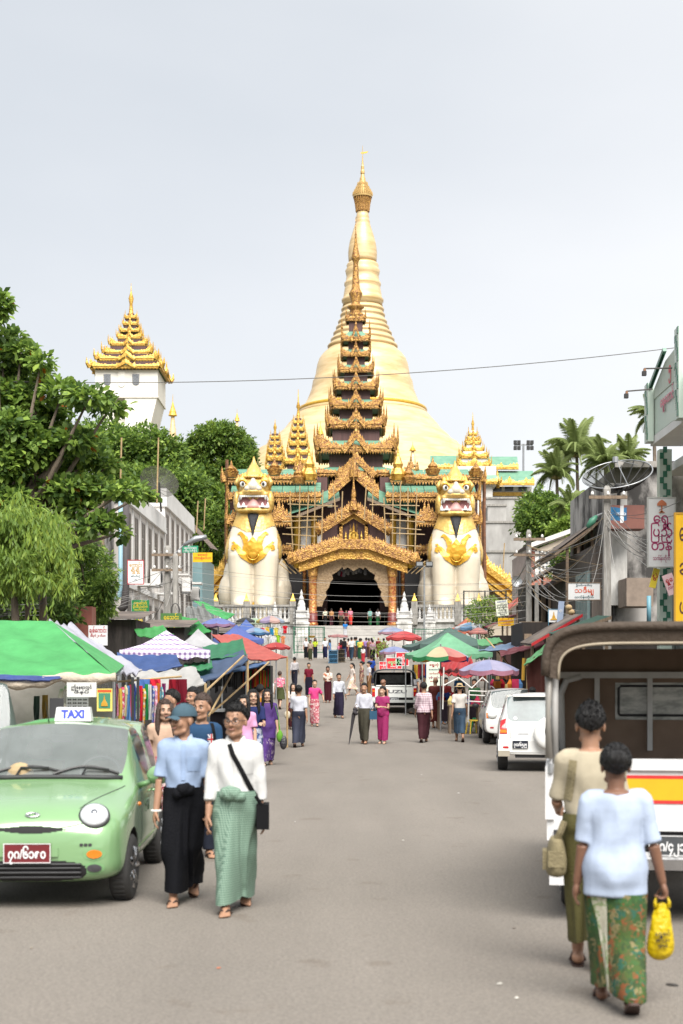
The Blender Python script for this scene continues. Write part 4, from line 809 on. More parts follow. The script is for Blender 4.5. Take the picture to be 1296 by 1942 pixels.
for i,(px,py,r,Y,lab) in enumerate(((1094,858,78,122,'tallest coconut palm, left of the satellite dish'),(1056,900,56,120,'shaggy low coconut palm left of the tallest palm'),(1148,880,58,116,'coconut palm directly behind the satellite dish'),(1190,872,54,118,'coconut palm right of the dish, touching the concrete wall'),(1240,790,54,110,'coconut palm half hidden by the tiled balcony'),(1082,960,44,112,'small coconut palm low among the bushes'))):
 s=Y/F;zt=Z_(py,Y);zb=8;root=thing('coconut_palm',lab,'palm tree',(X_(px,Y),Y,zb),0,'coconut palms on the right slope');H_=zt-zb
 MB().tube([(0,0,0),(.2,.1,H_*.5),(0,0,H_)],[.2,.16,.13],8).build('trunk',m_bark,root,True)
 for k in range(30):
  o=link('frond',fr[(0,1,2,1)[k%4]],root);o.location=(0,0,H_);o.rotation_euler=(random.uniform(-.2,.2),(-.95,-.45,.1,-.2)[k%4]+random.uniform(-.2,.2),k*2.4+random.uniform(-.2,.2));o.scale=(r*s*random.uniform(.85,1.15),)*3
 for k in range(6):a=k*1.05;MB().ell((cos(a)*.25,sin(a)*.25,H_-.25),(.16,.16,.2),8,5).build('coconut',mk('coconut_husk',(.22,.17,.06),.7),root,True)

# ---- buildings
random.seed(31)
def sign(px0,py0,px1,py1,Y,board,lines,label,name='shop_sign',rz=0,frame=None,group=None,th=.05,rr=None):
 """lines: (text, height as share of the board, ink material, vertical position 0..1 from the top, width share or None)"""
 c=P((px0+px1)/2,(py0+py1)/2,Y);w=(px1-px0)*Y/F;h=(py1-py0)*Y/F;r=thing(name,label,'sign',c,rz,group)
 if rr:r.rotation_euler=(0,rr,rz)
 MB().box(-w/2,w/2,0,th,-h/2,h/2).build('board',board,r)
 if frame:
  mb=MB();f=min(w,h)*.045
  mb.box(-w/2-f,w/2+f,-.012,th+.01,h/2,h/2+f);mb.box(-w/2-f,w/2+f,-.012,th+.01,-h/2-f,-h/2);mb.box(-w/2-f,-w/2,-.012,th+.01,-h/2,h/2);mb.box(w/2,w/2+f,-.012,th+.01,-h/2,h/2);mb.build('frame',frame,r)
 for tx,k,m,y,wd in lines:text(tx,h*k,m,'lettering',r,TM(0,-.006,h/2-h*y),bold=h*k*.012,width=w*wd if wd else None,depth=.001)
 return r
ink={k:paint(*c,k=.8) for k,c in dict(red=(190,30,40),maroon=(165,50,100),yellow=(235,200,40),orange=(235,90,40),teal=(40,90,100),blue=(40,70,160),white=(235,235,235),black=(25,25,25),brown=(90,50,20),gold=(200,150,40)).items()}
b_white,b_green,b_yellow,b_red=paint(232,232,232),paint(20,130,70),paint(245,190,0),paint(215,40,50)
m_plast=mk('pale_pink_plaster',(.68,.635,.59),.85,scale=.5,col2=(.50,.465,.43),detail=8,stretch=(1,1,.5),thr=(.3,.62))
m_parap=mk('white_parapet',(.75,.74,.72),.8,scale=.6,col2=(.55,.54,.52),detail=8)
m_stain=mk('black_stained_concrete',(.40,.38,.36),.9,scale=.75,col2=(.045,.042,.04),detail=10,thr=(.43,.58),stretch=(1,1,.55),bump=.2)
m_win=mk('dark_shutter',(.085,.065,.055),.5,scale=3,col2=(.045,.04,.04));m_winfr=mk('window_frame_grey',(.42,.40,.38),.6)
FX=-9.0
def facade_window(root,x,y,z0,z1,w,mats=(m_win,m_winfr)):
 wd=MB().box(x-.10,x+.015,y-w/2,y+w/2,z0,z1).build('window',mats[0],root)
 mb=MB();f=.07;mb.box(x+.004,x+.022,y-w/2-f,y-w/2,z0-f,z1+f);mb.box(x+.004,x+.022,y+w/2,y+w/2+f,z0-f,z1+f);mb.box(x+.004,x+.022,y-w/2,y+w/2,z1,z1+f);mb.box(x+.004,x+.05,y-w/2,y+w/2,z0-f,z0);mb.box(x+.016,x+.021,y-.02,y+.02,z0,z1);mb.box(x+.016,x+.021,y-w/2,y-.02,z0+(z1-z0)*.68,z0+(z1-z0)*.7)
 mb.build('frame',mats[1],wd)
for nm,ya,yb,zt,zr,lab,k in(('terrace_house',59,72.2,9.9,9.1,'near block of the pale two storey terrace with tall dark windows',6),('terrace_house',72.25,86,11.45,10.5,'far taller block of the pale terrace with tall dark windows',6)):
 r=thing(nm,lab,'building',(0,0,0),0,'pale terrace blocks');g=gz(ya)
 MB().box(FX-9,FX,ya,yb,0,zr).build('wall',m_plast,r);MB().box(FX-9,FX+.15,ya-.1,yb+.02,zr+.001,zr+.18).build('cornice',m_parap,r)
 MB().box(FX-.2,FX+.12,ya,yb,zr+.181,zt).build('parapet',m_parap,r)
 MB().box(FX-9,FX+.12,ya-.05,yb-.02,zr-3.5,zr-3.28).build('floor_band',m_parap,r)
 for i in range(k):
  y=ya+(i+.55)*(yb-ya)/k
  for z0,z1 in((zr-2.6,zr-.3),(zr-5.9,zr-3.9)):facade_window(r,FX,y,z0,z1,1.05)
  MB().box(FX-.0+.001,FX+.03,y-(yb-ya)/k*.5-.12,y-(yb-ya)/k*.5+.12,1,zr-.001).build('pilaster',m_parap,r)
  if i%3==1:MB().box(FX+.01,FX+.9,y-.5,y+.5,zr-3.27,zr-3.17).build('ledge',m_parap,r)
r=thing('stained_house','grimy end wall with dark verandah openings beside the tall trees','building',(0,0,0))
MB().box(-18,-9.4,57.2,58.8,0,9.6).build('wall',m_stain,r)
for x0,z0,z1 in((-10.6,7.0,9.0),(-12.4,7.0,9.0),(-10.4,4.2,5.6),(-12.4,3.8,5.6)):MB().box(x0,x0+1.0,57.12,57.19,z0,z1).build('window',m_win,r)
MB().box(-14,-9.2,56.2,57.18,6.0,6.15).build('balcony_slab',m_parap,r)
for x in(-13.5,-12.2,-10.9,-9.5):MB().box(x,x+.12,56.25,56.37,2,9.4).build('post',m_wood,r)
for px,y0,y1,Y,lab in((229,930,1130,56,'pale blue drain pipe down the corner of the near terrace block'),(238,940,1150,57,'dark soil pipe beside the pale blue drain pipe')):
 solo(MB().tube([P(px,y0,Y),P(px,y1-20,Y),P(px-2,y1,Y),P(px-10,y1+8,Y)],.09 if px==229 else .16,8),'drain_pipe',paint(150,185,200) if px==229 else mk('soil_pipe',(.07,.06,.06),.7),lab,'pipe',smooth=True)
for y,z,lab in((66.4,6.1,'white air conditioner box on the near terrace block'),(79.5,6.6,'white air conditioner box on the far terrace block'),(84,6.4,'small white air conditioner at the far end of the terrace')):
 r=thing('air_conditioner',lab,'air conditioner',(FX+.25,y,z),0,'air conditioners on the terrace');MB().box(-.1,.35,-.5,.5,0,.75).build('case',m_parap,r)
 mb=MB();mb.lathe([(.26,0),(.26,.02)],14,M=Matrix.Rotation(R(90),4,'Y'),c=(.352,0,.38));mb.build('fan_grille',m_dark,r);MB().box(-.1,.3,-.45,.45,-.08,-.002).build('bracket',m_steel,r)
r=thing('tin_roof_house','teal walled house with rusty tin roof past the terrace end','building',(0,0,0));MB().box(-12,-8.6,88,96,2,9.4).build('wall',paint(150,185,190,.6),r)
mb=MB();a,b_=P(352,985,90),P(402,1040,90)
for i in range(12):p=a.lerp(b_,i/12);q=a.lerp(b_,(i+.9)/12);mb.add([p,q,q+V((0,5,.3)),p+V((0,5,.3)),p-V((0,0,.06)),q-V((0,0,.06))],[(0,1,2,3),(4,5,1,0)])
mb.build('roof',mk('rusty_tin',(.20,.15,.12),.7,scale=2,col2=(.09,.06,.05)),r)
sign(243,1063,272,1107,55,b_white,[('ေကာင်း',.2,ink['gold'],.2,.8),('ရှိရှိ',.2,ink['gold'],.42,.6),('ဓါတ်ပုံ',.09,ink['teal'],.68,.6),('○',.12,ink['teal'],.85,None)],'white sign with golden letters fixed to the near terrace block',rz=.1,frame=ink['red'])
sign(250,1138,283,1160,54,b_green,[('ေရွှမင်းဝံ',.34,ink['yellow'],.26,.75),('ပိုးထည်တိုက်',.26,ink['yellow'],.58,.85),('အဝတ်အထည်',.18,ink['yellow'],.84,.7)],'dark green sign with yellow letters above the stall roofs')
sign(346,1035,376,1048,70,paint(25,150,110),[('ေရွှတိဂုံဘုရား',.5,ink['white'],.32,.8),('အေရှ့ဘက်မုခ်',.3,ink['white'],.75,.85)],'small teal green sign with white letters under the street lamp')
sign(366,1048,403,1066,72,b_yellow,[('ဆရာေတာ်',.3,ink['red'],.22,.5),('သာသနာ့ေဂါပက',.36,ink['red'],.58,.88)],'small yellow sign with red letters next to the teal sign')
sign(305,1163,345,1192,50,paint(75,120,60),[('ရွှေသင်း',.4,ink['yellow'],.28,.7),('ပန်းဆိုင်',.3,ink['yellow'],.7,.6)],'olive green sign board with yellow letters behind the concrete poles')
sign(168,1186,204,1224,34,b_white,[('ချစ်ေကာင်း',.3,ink['red'],.26,.9),('အရက် ၂၀ ဘီယာ',.13,ink['red'],.52,.8)],'white sign with bold red letters behind the white tarpaulin')
sign(288-30,1160,264,1190,53,paint(60,130,60),[('ဆန်',.4,ink['yellow'],.5,None)],'narrow green hanging sign below the dark green sign')
r=thing('tiled_building','pale green tiled building with gabled balcony at the upper right edge','building',(0,0,0))
m_tile=mk('pale_green_tiles',(.50,.58,.51),.3,scale=1,col2=(.42,.50,.44));m_tileg=mk('dark_green_tiles',(.035,.16,.10),.25)
x=7.5
MB().box(x,x+.2,24,34.6,7.65,8.5).build('balcony_front',m_tile,r);MB().box(x+.2,x+6,34.4,34.6,7.65,8.5).build('balcony_end',m_tile,r);MB().box(x-.003,x+6,24,34.55,7.45,7.64).build('soffit',m_parap,r)
mb=MB();Q=Matrix(((0,1,0,0),(1,0,0,0),(0,0,1,0),(0,0,0,1)))
mb.prism([(31.0,8.5),(34.2,8.5),(34.2,8.7),(32.9,9.15),(31.0,9.3)],x-.02,x+.18,0,Q);mb.build('gable_sign',paint(205,215,200),r)
mb=MB();beam(mb,V((x-.1,34.4,8.72)),V((x-.1,32.7,9.32)),.1,.1);mb.tube([(x-.1,34.4,8.7),(x-.1,32.6,9.35)],.06,4);mb.build('gable_edge',m_tileg,r)
for yy in(34.3,31.2):
 MB().box(x-.16,x-.021,yy-.2,yy+.2,7.5,8.9 if yy>33 else 9.5).build('pilaster',m_tile,r);mb=MB()
 for i in range(9 if yy>33 else 13):z=7.55+i*.15;k=i%4;mb.box(x-.175,x-.161,yy-.19+.07*k,yy-.05+.07*k,z,z+.15)
 o=mb.build('zigzag_tiles',m_tileg,r)
text('ေရွှေတာင်',.32,paint(225,130,150),'lettering',r,Matrix.Translation((x-.03,32.7,8.25))@Matrix.Rotation(R(-90),4,'Z')@Matrix.Rotation(R(90),4,'X'),bold=.008)
text('၅',.4,paint(225,90,100),'lettering',r,Matrix.Translation((x-.03,32.4,8.85))@Matrix.Rotation(R(-90),4,'Z')@Matrix.Rotation(R(90),4,'X'),bold=.008)
MB().box(7.8,8.1,34.9,35.2,0,7.44).build('column',m_tile,r);mb=MB()
for i in range(30):k=(0,1,2,1)[i%4];mb.box(7.8+.08*k,7.9+.08*k,34.885,34.899,3+i*.15,3.15+i*.15)
mb.build('zigzag_tiles',m_tileg,r)
MB().box(8.3,16,36.6,37,0,7.4).build('wall',m_stain,r);MB().box(8.25,16,30,36.5,7.0,7.2).build('beam',m_parap,r)
for i in range(7):MB().box(8.3+.001,8.38,30.4+i*.85,31.1+i*.85,.3,4.3).build('shutter',paint(125,140,135,.6),r)
MB().box(8.39,8.9,30,36.5,0,5).build('shop_front',m_stain,r)
for pts,lab in(([P(1275,698,32),P(1222,699,32)],'upper spotlight on a long arm over the tiled gable'),([P(1238,738,33),P(1188,742,33)],'lower spotlight on a long arm beside the tiled gable')):
 r=thing('spotlight',lab,'lamp',pts[1],0,'spotlights on long arms');MB().tube([pts[0]-pts[1],(0,0,0)],.018,5).build('arm',m_wire,r);MB().cbox((0,0,-.11),(.09,.1,.1)).build('lamp_head',m_black,r);MB().cbox((.01,0,-.045),(.05,.06,.09)).build('bracket',mk('rust_bracket',(.25,.12,.06),.7),r)
r=thing('concrete_house','tall black stained concrete house behind the satellite dish','building',(0,0,0));MB().box(9.0,16,47,56,0,8.75).build('wall',m_stain,r);MB().box(9.0,16,46.8,47,8.751,8.95).build('roof_edge',m_conc,r)
MB().box(8.75,9.35,46.6,46.99,4.2,8.2).build('buttress',m_dirtyw,r);MB().box(8.3,9.0,47.2,56,0,6.2).build('side_wing',mk('dark_planks',(.11,.09,.075),.8,scale=2,col2=(.05,.04,.035),stretch=(6,6,.4)),r)
for i in range(5):MB().box(8.2,8.299,47.5+i*.5,47.9+i*.5,3.2,5.4).build('shutter',paint(150,175,175,.6),r)
mb=MB();mb.box(9.05,9.9,45.2,46.55,4.1,5.0);mb.build('porch_box',mk('brown_board',(.27,.21,.165),.8,scale=3,col2=(.18,.14,.11)),r);MB().tube([P(1231,1130,44),P(1231,1185,44)],.07,8).build('drain_pipe',paint(110,160,175),r,True)
MB().box(8.9,9.6,46.85,46.99,1.9,2.8).build('doorway',m_dark,r)
solo(MB().box(-.55,.55,-.4,.4,0,.75),'water_tank',mk('rusty_red_tank',(.19,.07,.05),.7,scale=2,col2=(.12,.045,.035)),'rusty red roof tank behind the blue banner','tank',(X_(1185,45.8),45.8,Z_(1005,45.8)))
r=thing('street_banner','blue vinyl banner hung on the wires beside the thick concrete pole','banner',P(1171,975,41.5));MB().grid(lambda a,b:V(((a-.5)*.56,.05*sin(a*9),(b-.5)*.38+.02*sin(a*7))),10,6).build('cloth',tarpm(30,140,200),r,True);text('အအ',.14,ink['white'],'lettering',r,TM(.1,-.07,0))
solo(MB().box(-.05,.05,0,.03,-.25,.25),'vertical_sign',b_white,'small cream plaque right of the blue banner','sign',P(1180,975,41))
r=thing('satellite_dish','huge black mesh satellite dish tilted on the concrete house roof','satellite dish',P(1172,905,46));Rd=1.12;T_=Matrix.Rotation(R(-14),4,'Y')@Matrix.Rotation(R(28),4,'X')
m_mesh=mk('wire_mesh',(.02,.02,.012),.9,alpha=.5,spec=0)
def dishp(rr,a):return T_@V((rr*cos(a),rr*sin(a),(.5*(rr/Rd)**2-.4)*Rd))
MB().grid(lambda a,b:dishp(.12+b*(Rd-.12),a*2*pi),48,8).build('mesh',m_mesh,r,True)
for k in range(16):a=k*pi/8;MB().tube([dishp(.05+q*(Rd-.05)/5,a) for q in range(6)],.020,5).build('rib',m_black,r)
MB().tube([dishp(Rd,k*pi/24) for k in range(49)],.022,6).build('rim',m_steel,r,True);MB().ell(T_@V((0,0,-.32)),(.16,.16,.1),10,6).build('hub',m_black,r,True)
ft=T_@V((0,0,.62))
for k in range(3):MB().tube([dishp(Rd*.9,k*2.09+.6),ft],.014,5).build('feed_strut',m_steel,r)
MB().lathe([(.09,-.1),(.09,.08)],10,ft).build('feed',m_steel,r);MB().tube([T_@V((0,0,-.35)),(0,0,-1.6)],.06,8).build('mast',m_black,r)
r=thing('satellite_dish','dark mesh satellite dish on the left terrace roof in front of the trees','satellite dish',P(302,915,68));T_=Matrix.Rotation(R(35),4,'Y')@Matrix.Rotation(R(50),4,'X');Rd=.95
MB().grid(lambda a,b:dishp(.1+b*(Rd-.1),a*2*pi),36,6).build('mesh',mk('wire_mesh_dark',(.05,.045,.035),.6,alpha=.6),r,True)
for k in range(12):MB().tube([dishp(.05+q*.18,k*pi/6) for q in range(6)],.014,4).build('rib',m_wire,r)
MB().tube([(0,0,0),(.1,0,-1.4)],.05,6).build('mast',m_black,r)
r=thing('satellite_dish','small grey solid dish in front of the gilded stair roof','satellite dish',P(980,1103,60));T_=Matrix.Rotation(R(75),4,'X')@Matrix.Rotation(R(10),4,'Y');Rd=.24
MB().grid(lambda a,b:dishp(.001+b*Rd,a*2*pi),24,5).build('reflector',m_steel,r,True);MB().tube([(0,.05,-.02),(0,.1,-.5)],.02,6).build('mast',m_steel,r)
r=thing('brick_house','pink brick house with white lattice window and gable roof','building',(0,0,0));Y=70;m_brick=mk('pink_brick',(.50,.20,.14),.8,scale=6,col2=(.40,.15,.10))
a,b_=P(1004,1125,Y),P(1075,1040,Y);MB().box(a.x,a.x+9,Y+.02,Y+7,0,b_.z).build('wall',mk('mortar',(.45,.38,.34),.9),r);bw,bh_=.3,.1
bk=MB().box(0,bw-.02,0,.05,0,bh_-.018);bmesh_=bk.mesh('brick');bmesh_.materials.append(m_brick);skin=MB();cnt=0
z=a.z;j=0
wx0,wx1,wz0,wz1=X_(1020,Y),X_(1047,Y),Z_(1092,Y),Z_(1042,Y)
while z<b_.z-.05:
 x=a.x-(j%2)*.15
 while x<b_.x-.1:
  if not(wx0-.2<x<wx1 and wz0-.1<z<wz1):
   skin.box(max(x,a.x),x+bw-.02,Y-.03+random.uniform(0,.008),Y+.02,z,z+bh_-.018);cnt+=1
  x+=bw
 z+=bh_;j+=1
o=skin.build('brickwork',m_brick,r);o['kind']='stuff'
wn=MB().box(wx0,wx1,Y-.02,Y+.1,wz0,wz1).build('window',mk('window_glass',(.20,.24,.26),.1),r);mb=MB()
for i in range(5):x=wx0+(wx1-wx0)*i/4;mb.box(x-.04,x+.04,Y-.09,Y-.021,wz0-.05,wz1+.05)
for i in range(6):z=wz0+(wz1-wz0)*i/5;mb.box(wx0-.04,wx1+.04,Y-.075,Y-.0215,z-.035,z+.035)
mb.box(wx0-.14,wx0-.05,Y-.1,Y-.02,wz0-.1,wz1+.1);mb.box(wx1+.05,wx1+.14,Y-.1,Y-.02,wz0-.1,wz1+.1);mb.build('lattice',m_white,wn)
mb=MB();a,b_=P(1000,1032,Y-.4),P(1112,992,Y-.4);beam(mb,a,b_,.22,.15);mb.build('bargeboard',m_white,r);mb=MB();mb.add([a,b_,b_+V((0,8,.02)),a+V((0,8,.02))],[(0,1,2,3)]);mb.build('roof',mk('grey_tin_roof',(.42,.41,.40),.6),r)
MB().prism([(a.x+.3,a.z-.3),(b_.x,a.z-.3),(b_.x,b_.z-.25)],Y-.1,Y+.02).build('gable_wall',mk('cream_wall',(.58,.50,.40),.8),r)
def corrugated(mb,a,b,c,d,n,th=.03,m=0):
 for i in range(n):
  p,q=a.lerp(b,i/n),a.lerp(b,(i+.55)/n);p2,q2=d.lerp(c,i/n),d.lerp(c,(i+.55)/n);e1,e2=a.lerp(b,(i+1)/n),d.lerp(c,(i+1)/n);up=V((0,0,th))
  mb.add([p,q+up,q2+up,p2,e1,e2],[(0,1,2,3),(1,4,5,2)],m)
m_tin=mk('old_tin',(.15,.12,.10),.75,scale=1.5,col2=(.06,.048,.042),thr=(.35,.6))
r=thing('lean_to','lean-to with sloping rusty corrugated roof on thin posts','shed',(0,0,0));Y=50;a,b_=P(1052,1046,Y),P(1166,962,Y)
mb=MB();corrugated(mb,a,a+V((0,6,0)),b_+V((0,6,0)),b_,24);corrugated(mb,a-V((0,0,.06)),a+V((0,6,-.06)),b_+V((0,6,-.06)),b_-V((0,0,.06)),24);mb.build('roof',m_tin,r);mb=MB();beam(mb,a+V((0,-.02,-.07)),b_+V((0,-.02,-.07)),.1,.12);mb.build('rafter',m_wood,r)
for i in range(7):q=a.lerp(b_,i/6.5);MB().box(q.x,q.x+.06,Y,Y+6,q.z-.2,q.z-.1).build('purlin',m_wood,r)
for px,top,y in((1076,1032,50.2),(1091,1020,51.5),(1097,1015,50.4),(1105,1010,52),(1123,997,50.6)):p=P(px,top,y);MB().box(p.x-.05,p.x+.05,y-.05,y+.05,.4,p.z).build('post',m_wood,r)
for i in range(5):p=P(1126+i*8,1052,52);MB().box(p.x,p.x+.12,52,52.04,.5,p.z).build('tin_sheet',paint(160,170,175,.6),r)
for(pts,Y,dep,m,lab) in(([(1000,1108),(1062,1072)],56,3,m_tin,'dark tin roof sloping down left of the lean-to posts'),([(962,1160),(1004,1128)],62,4,mk('red_tin',(.42,.09,.06),.6,scale=2,col2=(.28,.06,.045)),'red tin roof beside the thin concrete pole'),([(1040,1112),(1150,1060)],53,3,m_tin,'rusty sagging tin roof beneath the lean-to'),([(1008,1222),(1105,1166)],40,2.6,m_tin,'dark tin shop roof with a red edge above the parked cars'),([(1062,1205),(1160,1170)],37,2,paint(60,95,80,.6),'dull green tin awning right of the dark shop roof'),([(925,1190),(985,1166)],64,3,mk('maroon_tin',(.18,.04,.05),.6),'maroon tin roof behind the yellow sign')):
 r=thing('tin_roof',lab,'roof',(0,0,0),0,'low tin roofs on the right');a,b_=P(*pts[0],Y),P(*pts[1],Y);mb=MB();corrugated(mb,a,a+V((0,dep,.1)),b_+V((0,dep,.1)),b_,14);corrugated(mb,a-V((0,0,.05)),a+V((0,dep,.05)),b_+V((0,dep,.05)),b_-V((0,0,.05)),14);mb.build('sheet',m,r)
 mb=MB();beam(mb,a+V((0,-.06,.03)),b_+V((0,-.06,.03)),.09,.055);mb.build('edge_board',ink['red'] if Y==40 else m_wood,r)
 for t in(.05,.5,.95):q=a.lerp(b_,t);MB().box(q.x-.04,q.x+.04,Y+.3,Y+.38,gz(Y),q.z-.06).build('post',m_wood,r)
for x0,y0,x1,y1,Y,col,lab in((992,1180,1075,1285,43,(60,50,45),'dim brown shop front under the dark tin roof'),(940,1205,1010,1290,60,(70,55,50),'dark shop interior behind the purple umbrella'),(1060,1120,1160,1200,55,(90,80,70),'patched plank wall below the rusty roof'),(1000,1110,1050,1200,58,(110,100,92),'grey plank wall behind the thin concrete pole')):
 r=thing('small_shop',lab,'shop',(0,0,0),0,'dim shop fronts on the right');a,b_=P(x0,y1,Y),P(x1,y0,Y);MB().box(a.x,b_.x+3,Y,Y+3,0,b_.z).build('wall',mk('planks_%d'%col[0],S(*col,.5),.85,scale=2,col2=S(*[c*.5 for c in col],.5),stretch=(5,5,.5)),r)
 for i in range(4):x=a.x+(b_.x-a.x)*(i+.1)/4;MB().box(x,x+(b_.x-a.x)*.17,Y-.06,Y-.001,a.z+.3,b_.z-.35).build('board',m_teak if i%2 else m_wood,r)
ts=sign(1230,945,1280,1074,33.8,paint(225,225,225),[('ေရွှ',.2,ink['maroon'],.30,.62),('ြပည်',.2,ink['maroon'],.50,.82),('တန်',.2,ink['maroon'],.70,.78),('သက်န်းတိုက်',.075,ink['maroon'],.885,.66)],'tall white sign with large pink Burmese letters and a small tree emblem',frame=paint(190,190,185))
mb=MB();mb.lathe([(.12,0),(.11,.06),(.06,.11),(.01,.14)],9,sy=.1);mb.box(-.015,.015,-.004,.004,-.16,0);mb.prism([(-.08,-.17),(.08,-.17),(.02,-.12),(-.02,-.12)],-.004,.004);o=mb.build('tree_emblem',paint(190,110,70),ts);o.location=(0,-.02,.63)
sign(1078,1106,1138,1137,39,b_white,[('ဦးမင်း+ေဒါ်လှ',.13,ink['teal'],.13,.5),('သဒီမျှ',.36,ink['orange'],.46,.6),('သက်န်းတိုက်',.16,ink['teal'],.86,.6)],'white sign with orange Burmese letters hung beside the thick concrete pole',frame=m_wood)
sign(986,1180,1026,1205,46,b_white,[('သဇင်လှပအို',.3,ink['teal'],.24,.86),('THA ZIN',.26,paint(225,110,110),.58,.72),('BEAUTY SLOON',.2,ink['teal'],.85,.86)],'white beauty salon sign with teal and red lettering',frame=m_wood)
sign(945,1172,975,1187,58,b_yellow,[('ဂုဏ်ေရာင်ဝင်း',.42,ink['red'],.35,.86),('ပန်းဆိုင်',.28,ink['red'],.76,.6)],'small orange yellow sign with red letters over the stalls')
sign(941,1138,964,1168,55,paint(235,235,215),[('ေအာက်ပါ',.15,ink['blue'],.1,.7),('သတိြပုရန်',.14,ink['black'],.3,.8),('ဖိနပ်ချွတ်',.14,ink['black'],.46,.85),('ဘုရားဖူး',.14,ink['black'],.62,.7),('များသို့',.14,ink['black'],.78,.7),('ေစာင့်',.14,ink['black'],.92,.4)],'tilted cream notice banner with lines of black letters','notice_banner',rr=-.1)
ps=sign(1041,1156,1060,1188,43,b_white,[('ပန်း',.1,ink['blue'],.85,.4)],'white sign with a small golden stupa picture',frame=paint(90,150,180))
MB().lathe([(.11,-.1),(.1,-.08),(.05,-.04),(.045,0),(.02,.05),(.008,.15)],12,sy=.08).build('stupa_picture',ink['gold'],ps).location=(0,-.012,.04)
sign(1058,1140,1069,1186,42,paint(150,165,190),[('ဆိုင်',.1,ink['white'],.4,.6)],'narrow blue grey cloth sign beside the golden stupa sign','cloth_sign',rr=.08)
ys=sign(1282,975,1350,1180,29,b_yellow,[('ဓာတ်ပုံ',.22,ink['brown'],.18,.8),('ဆရာ',.2,ink['brown'],.5,.8),('ဖလင်',.2,ink['brown'],.86,.8)],'bright yellow sign with brown letters cut by the right picture edge',frame=ink['gold'])
sign(1262,1088,1282,1128,32,paint(225,190,195),[('ရွှေ',.3,ink['red'],.3,.7),('လက်',.2,ink['maroon'],.65,.7)],'small tilted pink sign near the yellow sign',rr=-.35)
sign(1236,1078,1248,1115,34,paint(240,215,60),[('ပွဲ',.3,ink['red'],.4,.8)],'yellow hanging pennant under the tall white sign','pennant',rr=.25)
for px,py,lab in((1079,1152,'upper straw ball lantern hanging under the white and orange sign'),(1084,1161,'lower straw ball lantern hanging under the white and orange sign')):solo(MB().ell((0,0,0),(.10,.10,.085),12,8),'straw_lantern',mk('straw',(.45,.32,.17),.8,scale=6),lab,'lantern',P(px,py,40),smooth=True)
def pole(px,top,Y,r0,lab,name='utility_pole',arms=0,sq=False):
 g=thing(name,lab,'pole',(X_(px,Y),Y,gz(Y)),0,'concrete utility poles');z=Z_(top,Y)-gz(Y);MB().lathe([(r0*1.15,0),(r0,z*.6),(r0*.9,z),(r0*.5,z+.1)],4 if sq else 10,ph=pi/4).build('shaft',m_conc,g,not sq)
 for i in range(arms):zz=z-.3-i*.55;MB().box(-.55,.55,-r0-.1,-r0-.02,zz,zz+.09).build('cross_arm',m_wood,g)
 for i in range(arms*3):MB().lathe([(.04,0),(.05,.05),(.02,.12)],8,(-.45+.45*(i%3),-r0-.06,z-.2-(i//3)*.55)).build('insulator',m_white,g,True)
 return g
pole(1151,928,41,.15,'thick square concrete pole in front of the satellite dish',sq=True,arms=1);pole(1003,1010,50,.13,'thin concrete pole beside the beauty salon sign',sq=True,arms=2);pole(318,1040,52,.13,'concrete pole in front of the left terrace wrapped in cables',arms=2);pole(333,1055,51,.11,'paler second concrete pole right of the cable wrapped pole');pole(1018,1110,49.5,.10,'short pale post right of the thin concrete pole',sq=True)
for px,y0,y1,Y,lab in((231,830,950,56,'thin bamboo aerial mast above the left terrace'),(301,830,955,66,'thin wire aerial mast beside the left mesh dish'),(376,950,1010,86,'short bent aerial mast on the tin roof house'),(390,945,1005,87,'second bent aerial on the tin roof house'),(957,1030,1090,80,'thin grey pole before the retaining wall')):solo(MB().tube([P(px-3,y1,Y),P(px,y0,Y)],.035,5),'aerial_mast',m_bamboo,lab,'aerial')
g=thing('street_lamp','grey street lamp arm reaching from the left concrete pole','street lamp',P(322,1062,52));MB().tube([(0,0,0),P(350,1032,52)-P(322,1062,52)],.03,6).build('arm',m_steel,g);MB().tube([P(348,1034,52)-g.location,P(372,1022,52)-g.location,P(392,1018,52)-g.location],[.05,.12,.08],8).build('lamp_head',m_steel,g,True)
g=thing('street_lamp','green street lamp hanging from the thick right concrete pole','street lamp',P(1148,972,41));MB().tube([(0,0,0),P(1132,978,41)-g.location],.025,6).build('arm',m_steel,g);MB().tube([P(1132,978,41)-g.location,P(1124,988,41)-g.location,P(1114,1000,41)-g.location],[.04,.11,.06],8).build('lamp_head',paint(70,130,105),g,True)
def wire(a,b,sag,r,lab,n=14,grp='overhead wires',m=m_wire):
 pts=[a.lerp(b,i/n)-V((0,0,sag*4*(i/n)*(1-i/n))) for i in range(n+1)];solo(MB().tube(pts,r,4),'overhead_wire',m,lab,'wire',group=grp)
wire(P(-40,722,34),P(1340,652,34),.35,.011,'long single wire crossing the whole sky before the stupa',24)
m_wl=mk('pale_cable',(.36,.35,.33),.6)
GW='cables crossing in front of the gate'
for i in range(13):
 y0=1075+i*9+random.uniform(-5,5);y1=1105+i*7+random.uniform(-6,6);wire(P(325,y0,52),P(1000,y1,50),.3+random.uniform(-.1,.35),.007,'thin cable crossing the street in front of the gate and lions',18,GW,m_wl if i%3 else m_wire)
GW='tangled cables of the right poles'
for i in range(38):
 a=P(1003+random.uniform(-6,6),random.uniform(1030,1120),50);b_=random.choice([P(1150+random.uniform(-8,8),random.uniform(960,1120),41),P(random.uniform(1040,1130),random.uniform(1060,1180),random.uniform(42,46)),P(random.uniform(930,990),random.uniform(1090,1170),60)]);wire(a,b_,random.uniform(.05,.6),random.choice([.007,.009,.012]),'slack cable between the right hand poles and shops',10,GW,random.choice([m_wl,m_wire,m_wl,m_bamboo]))
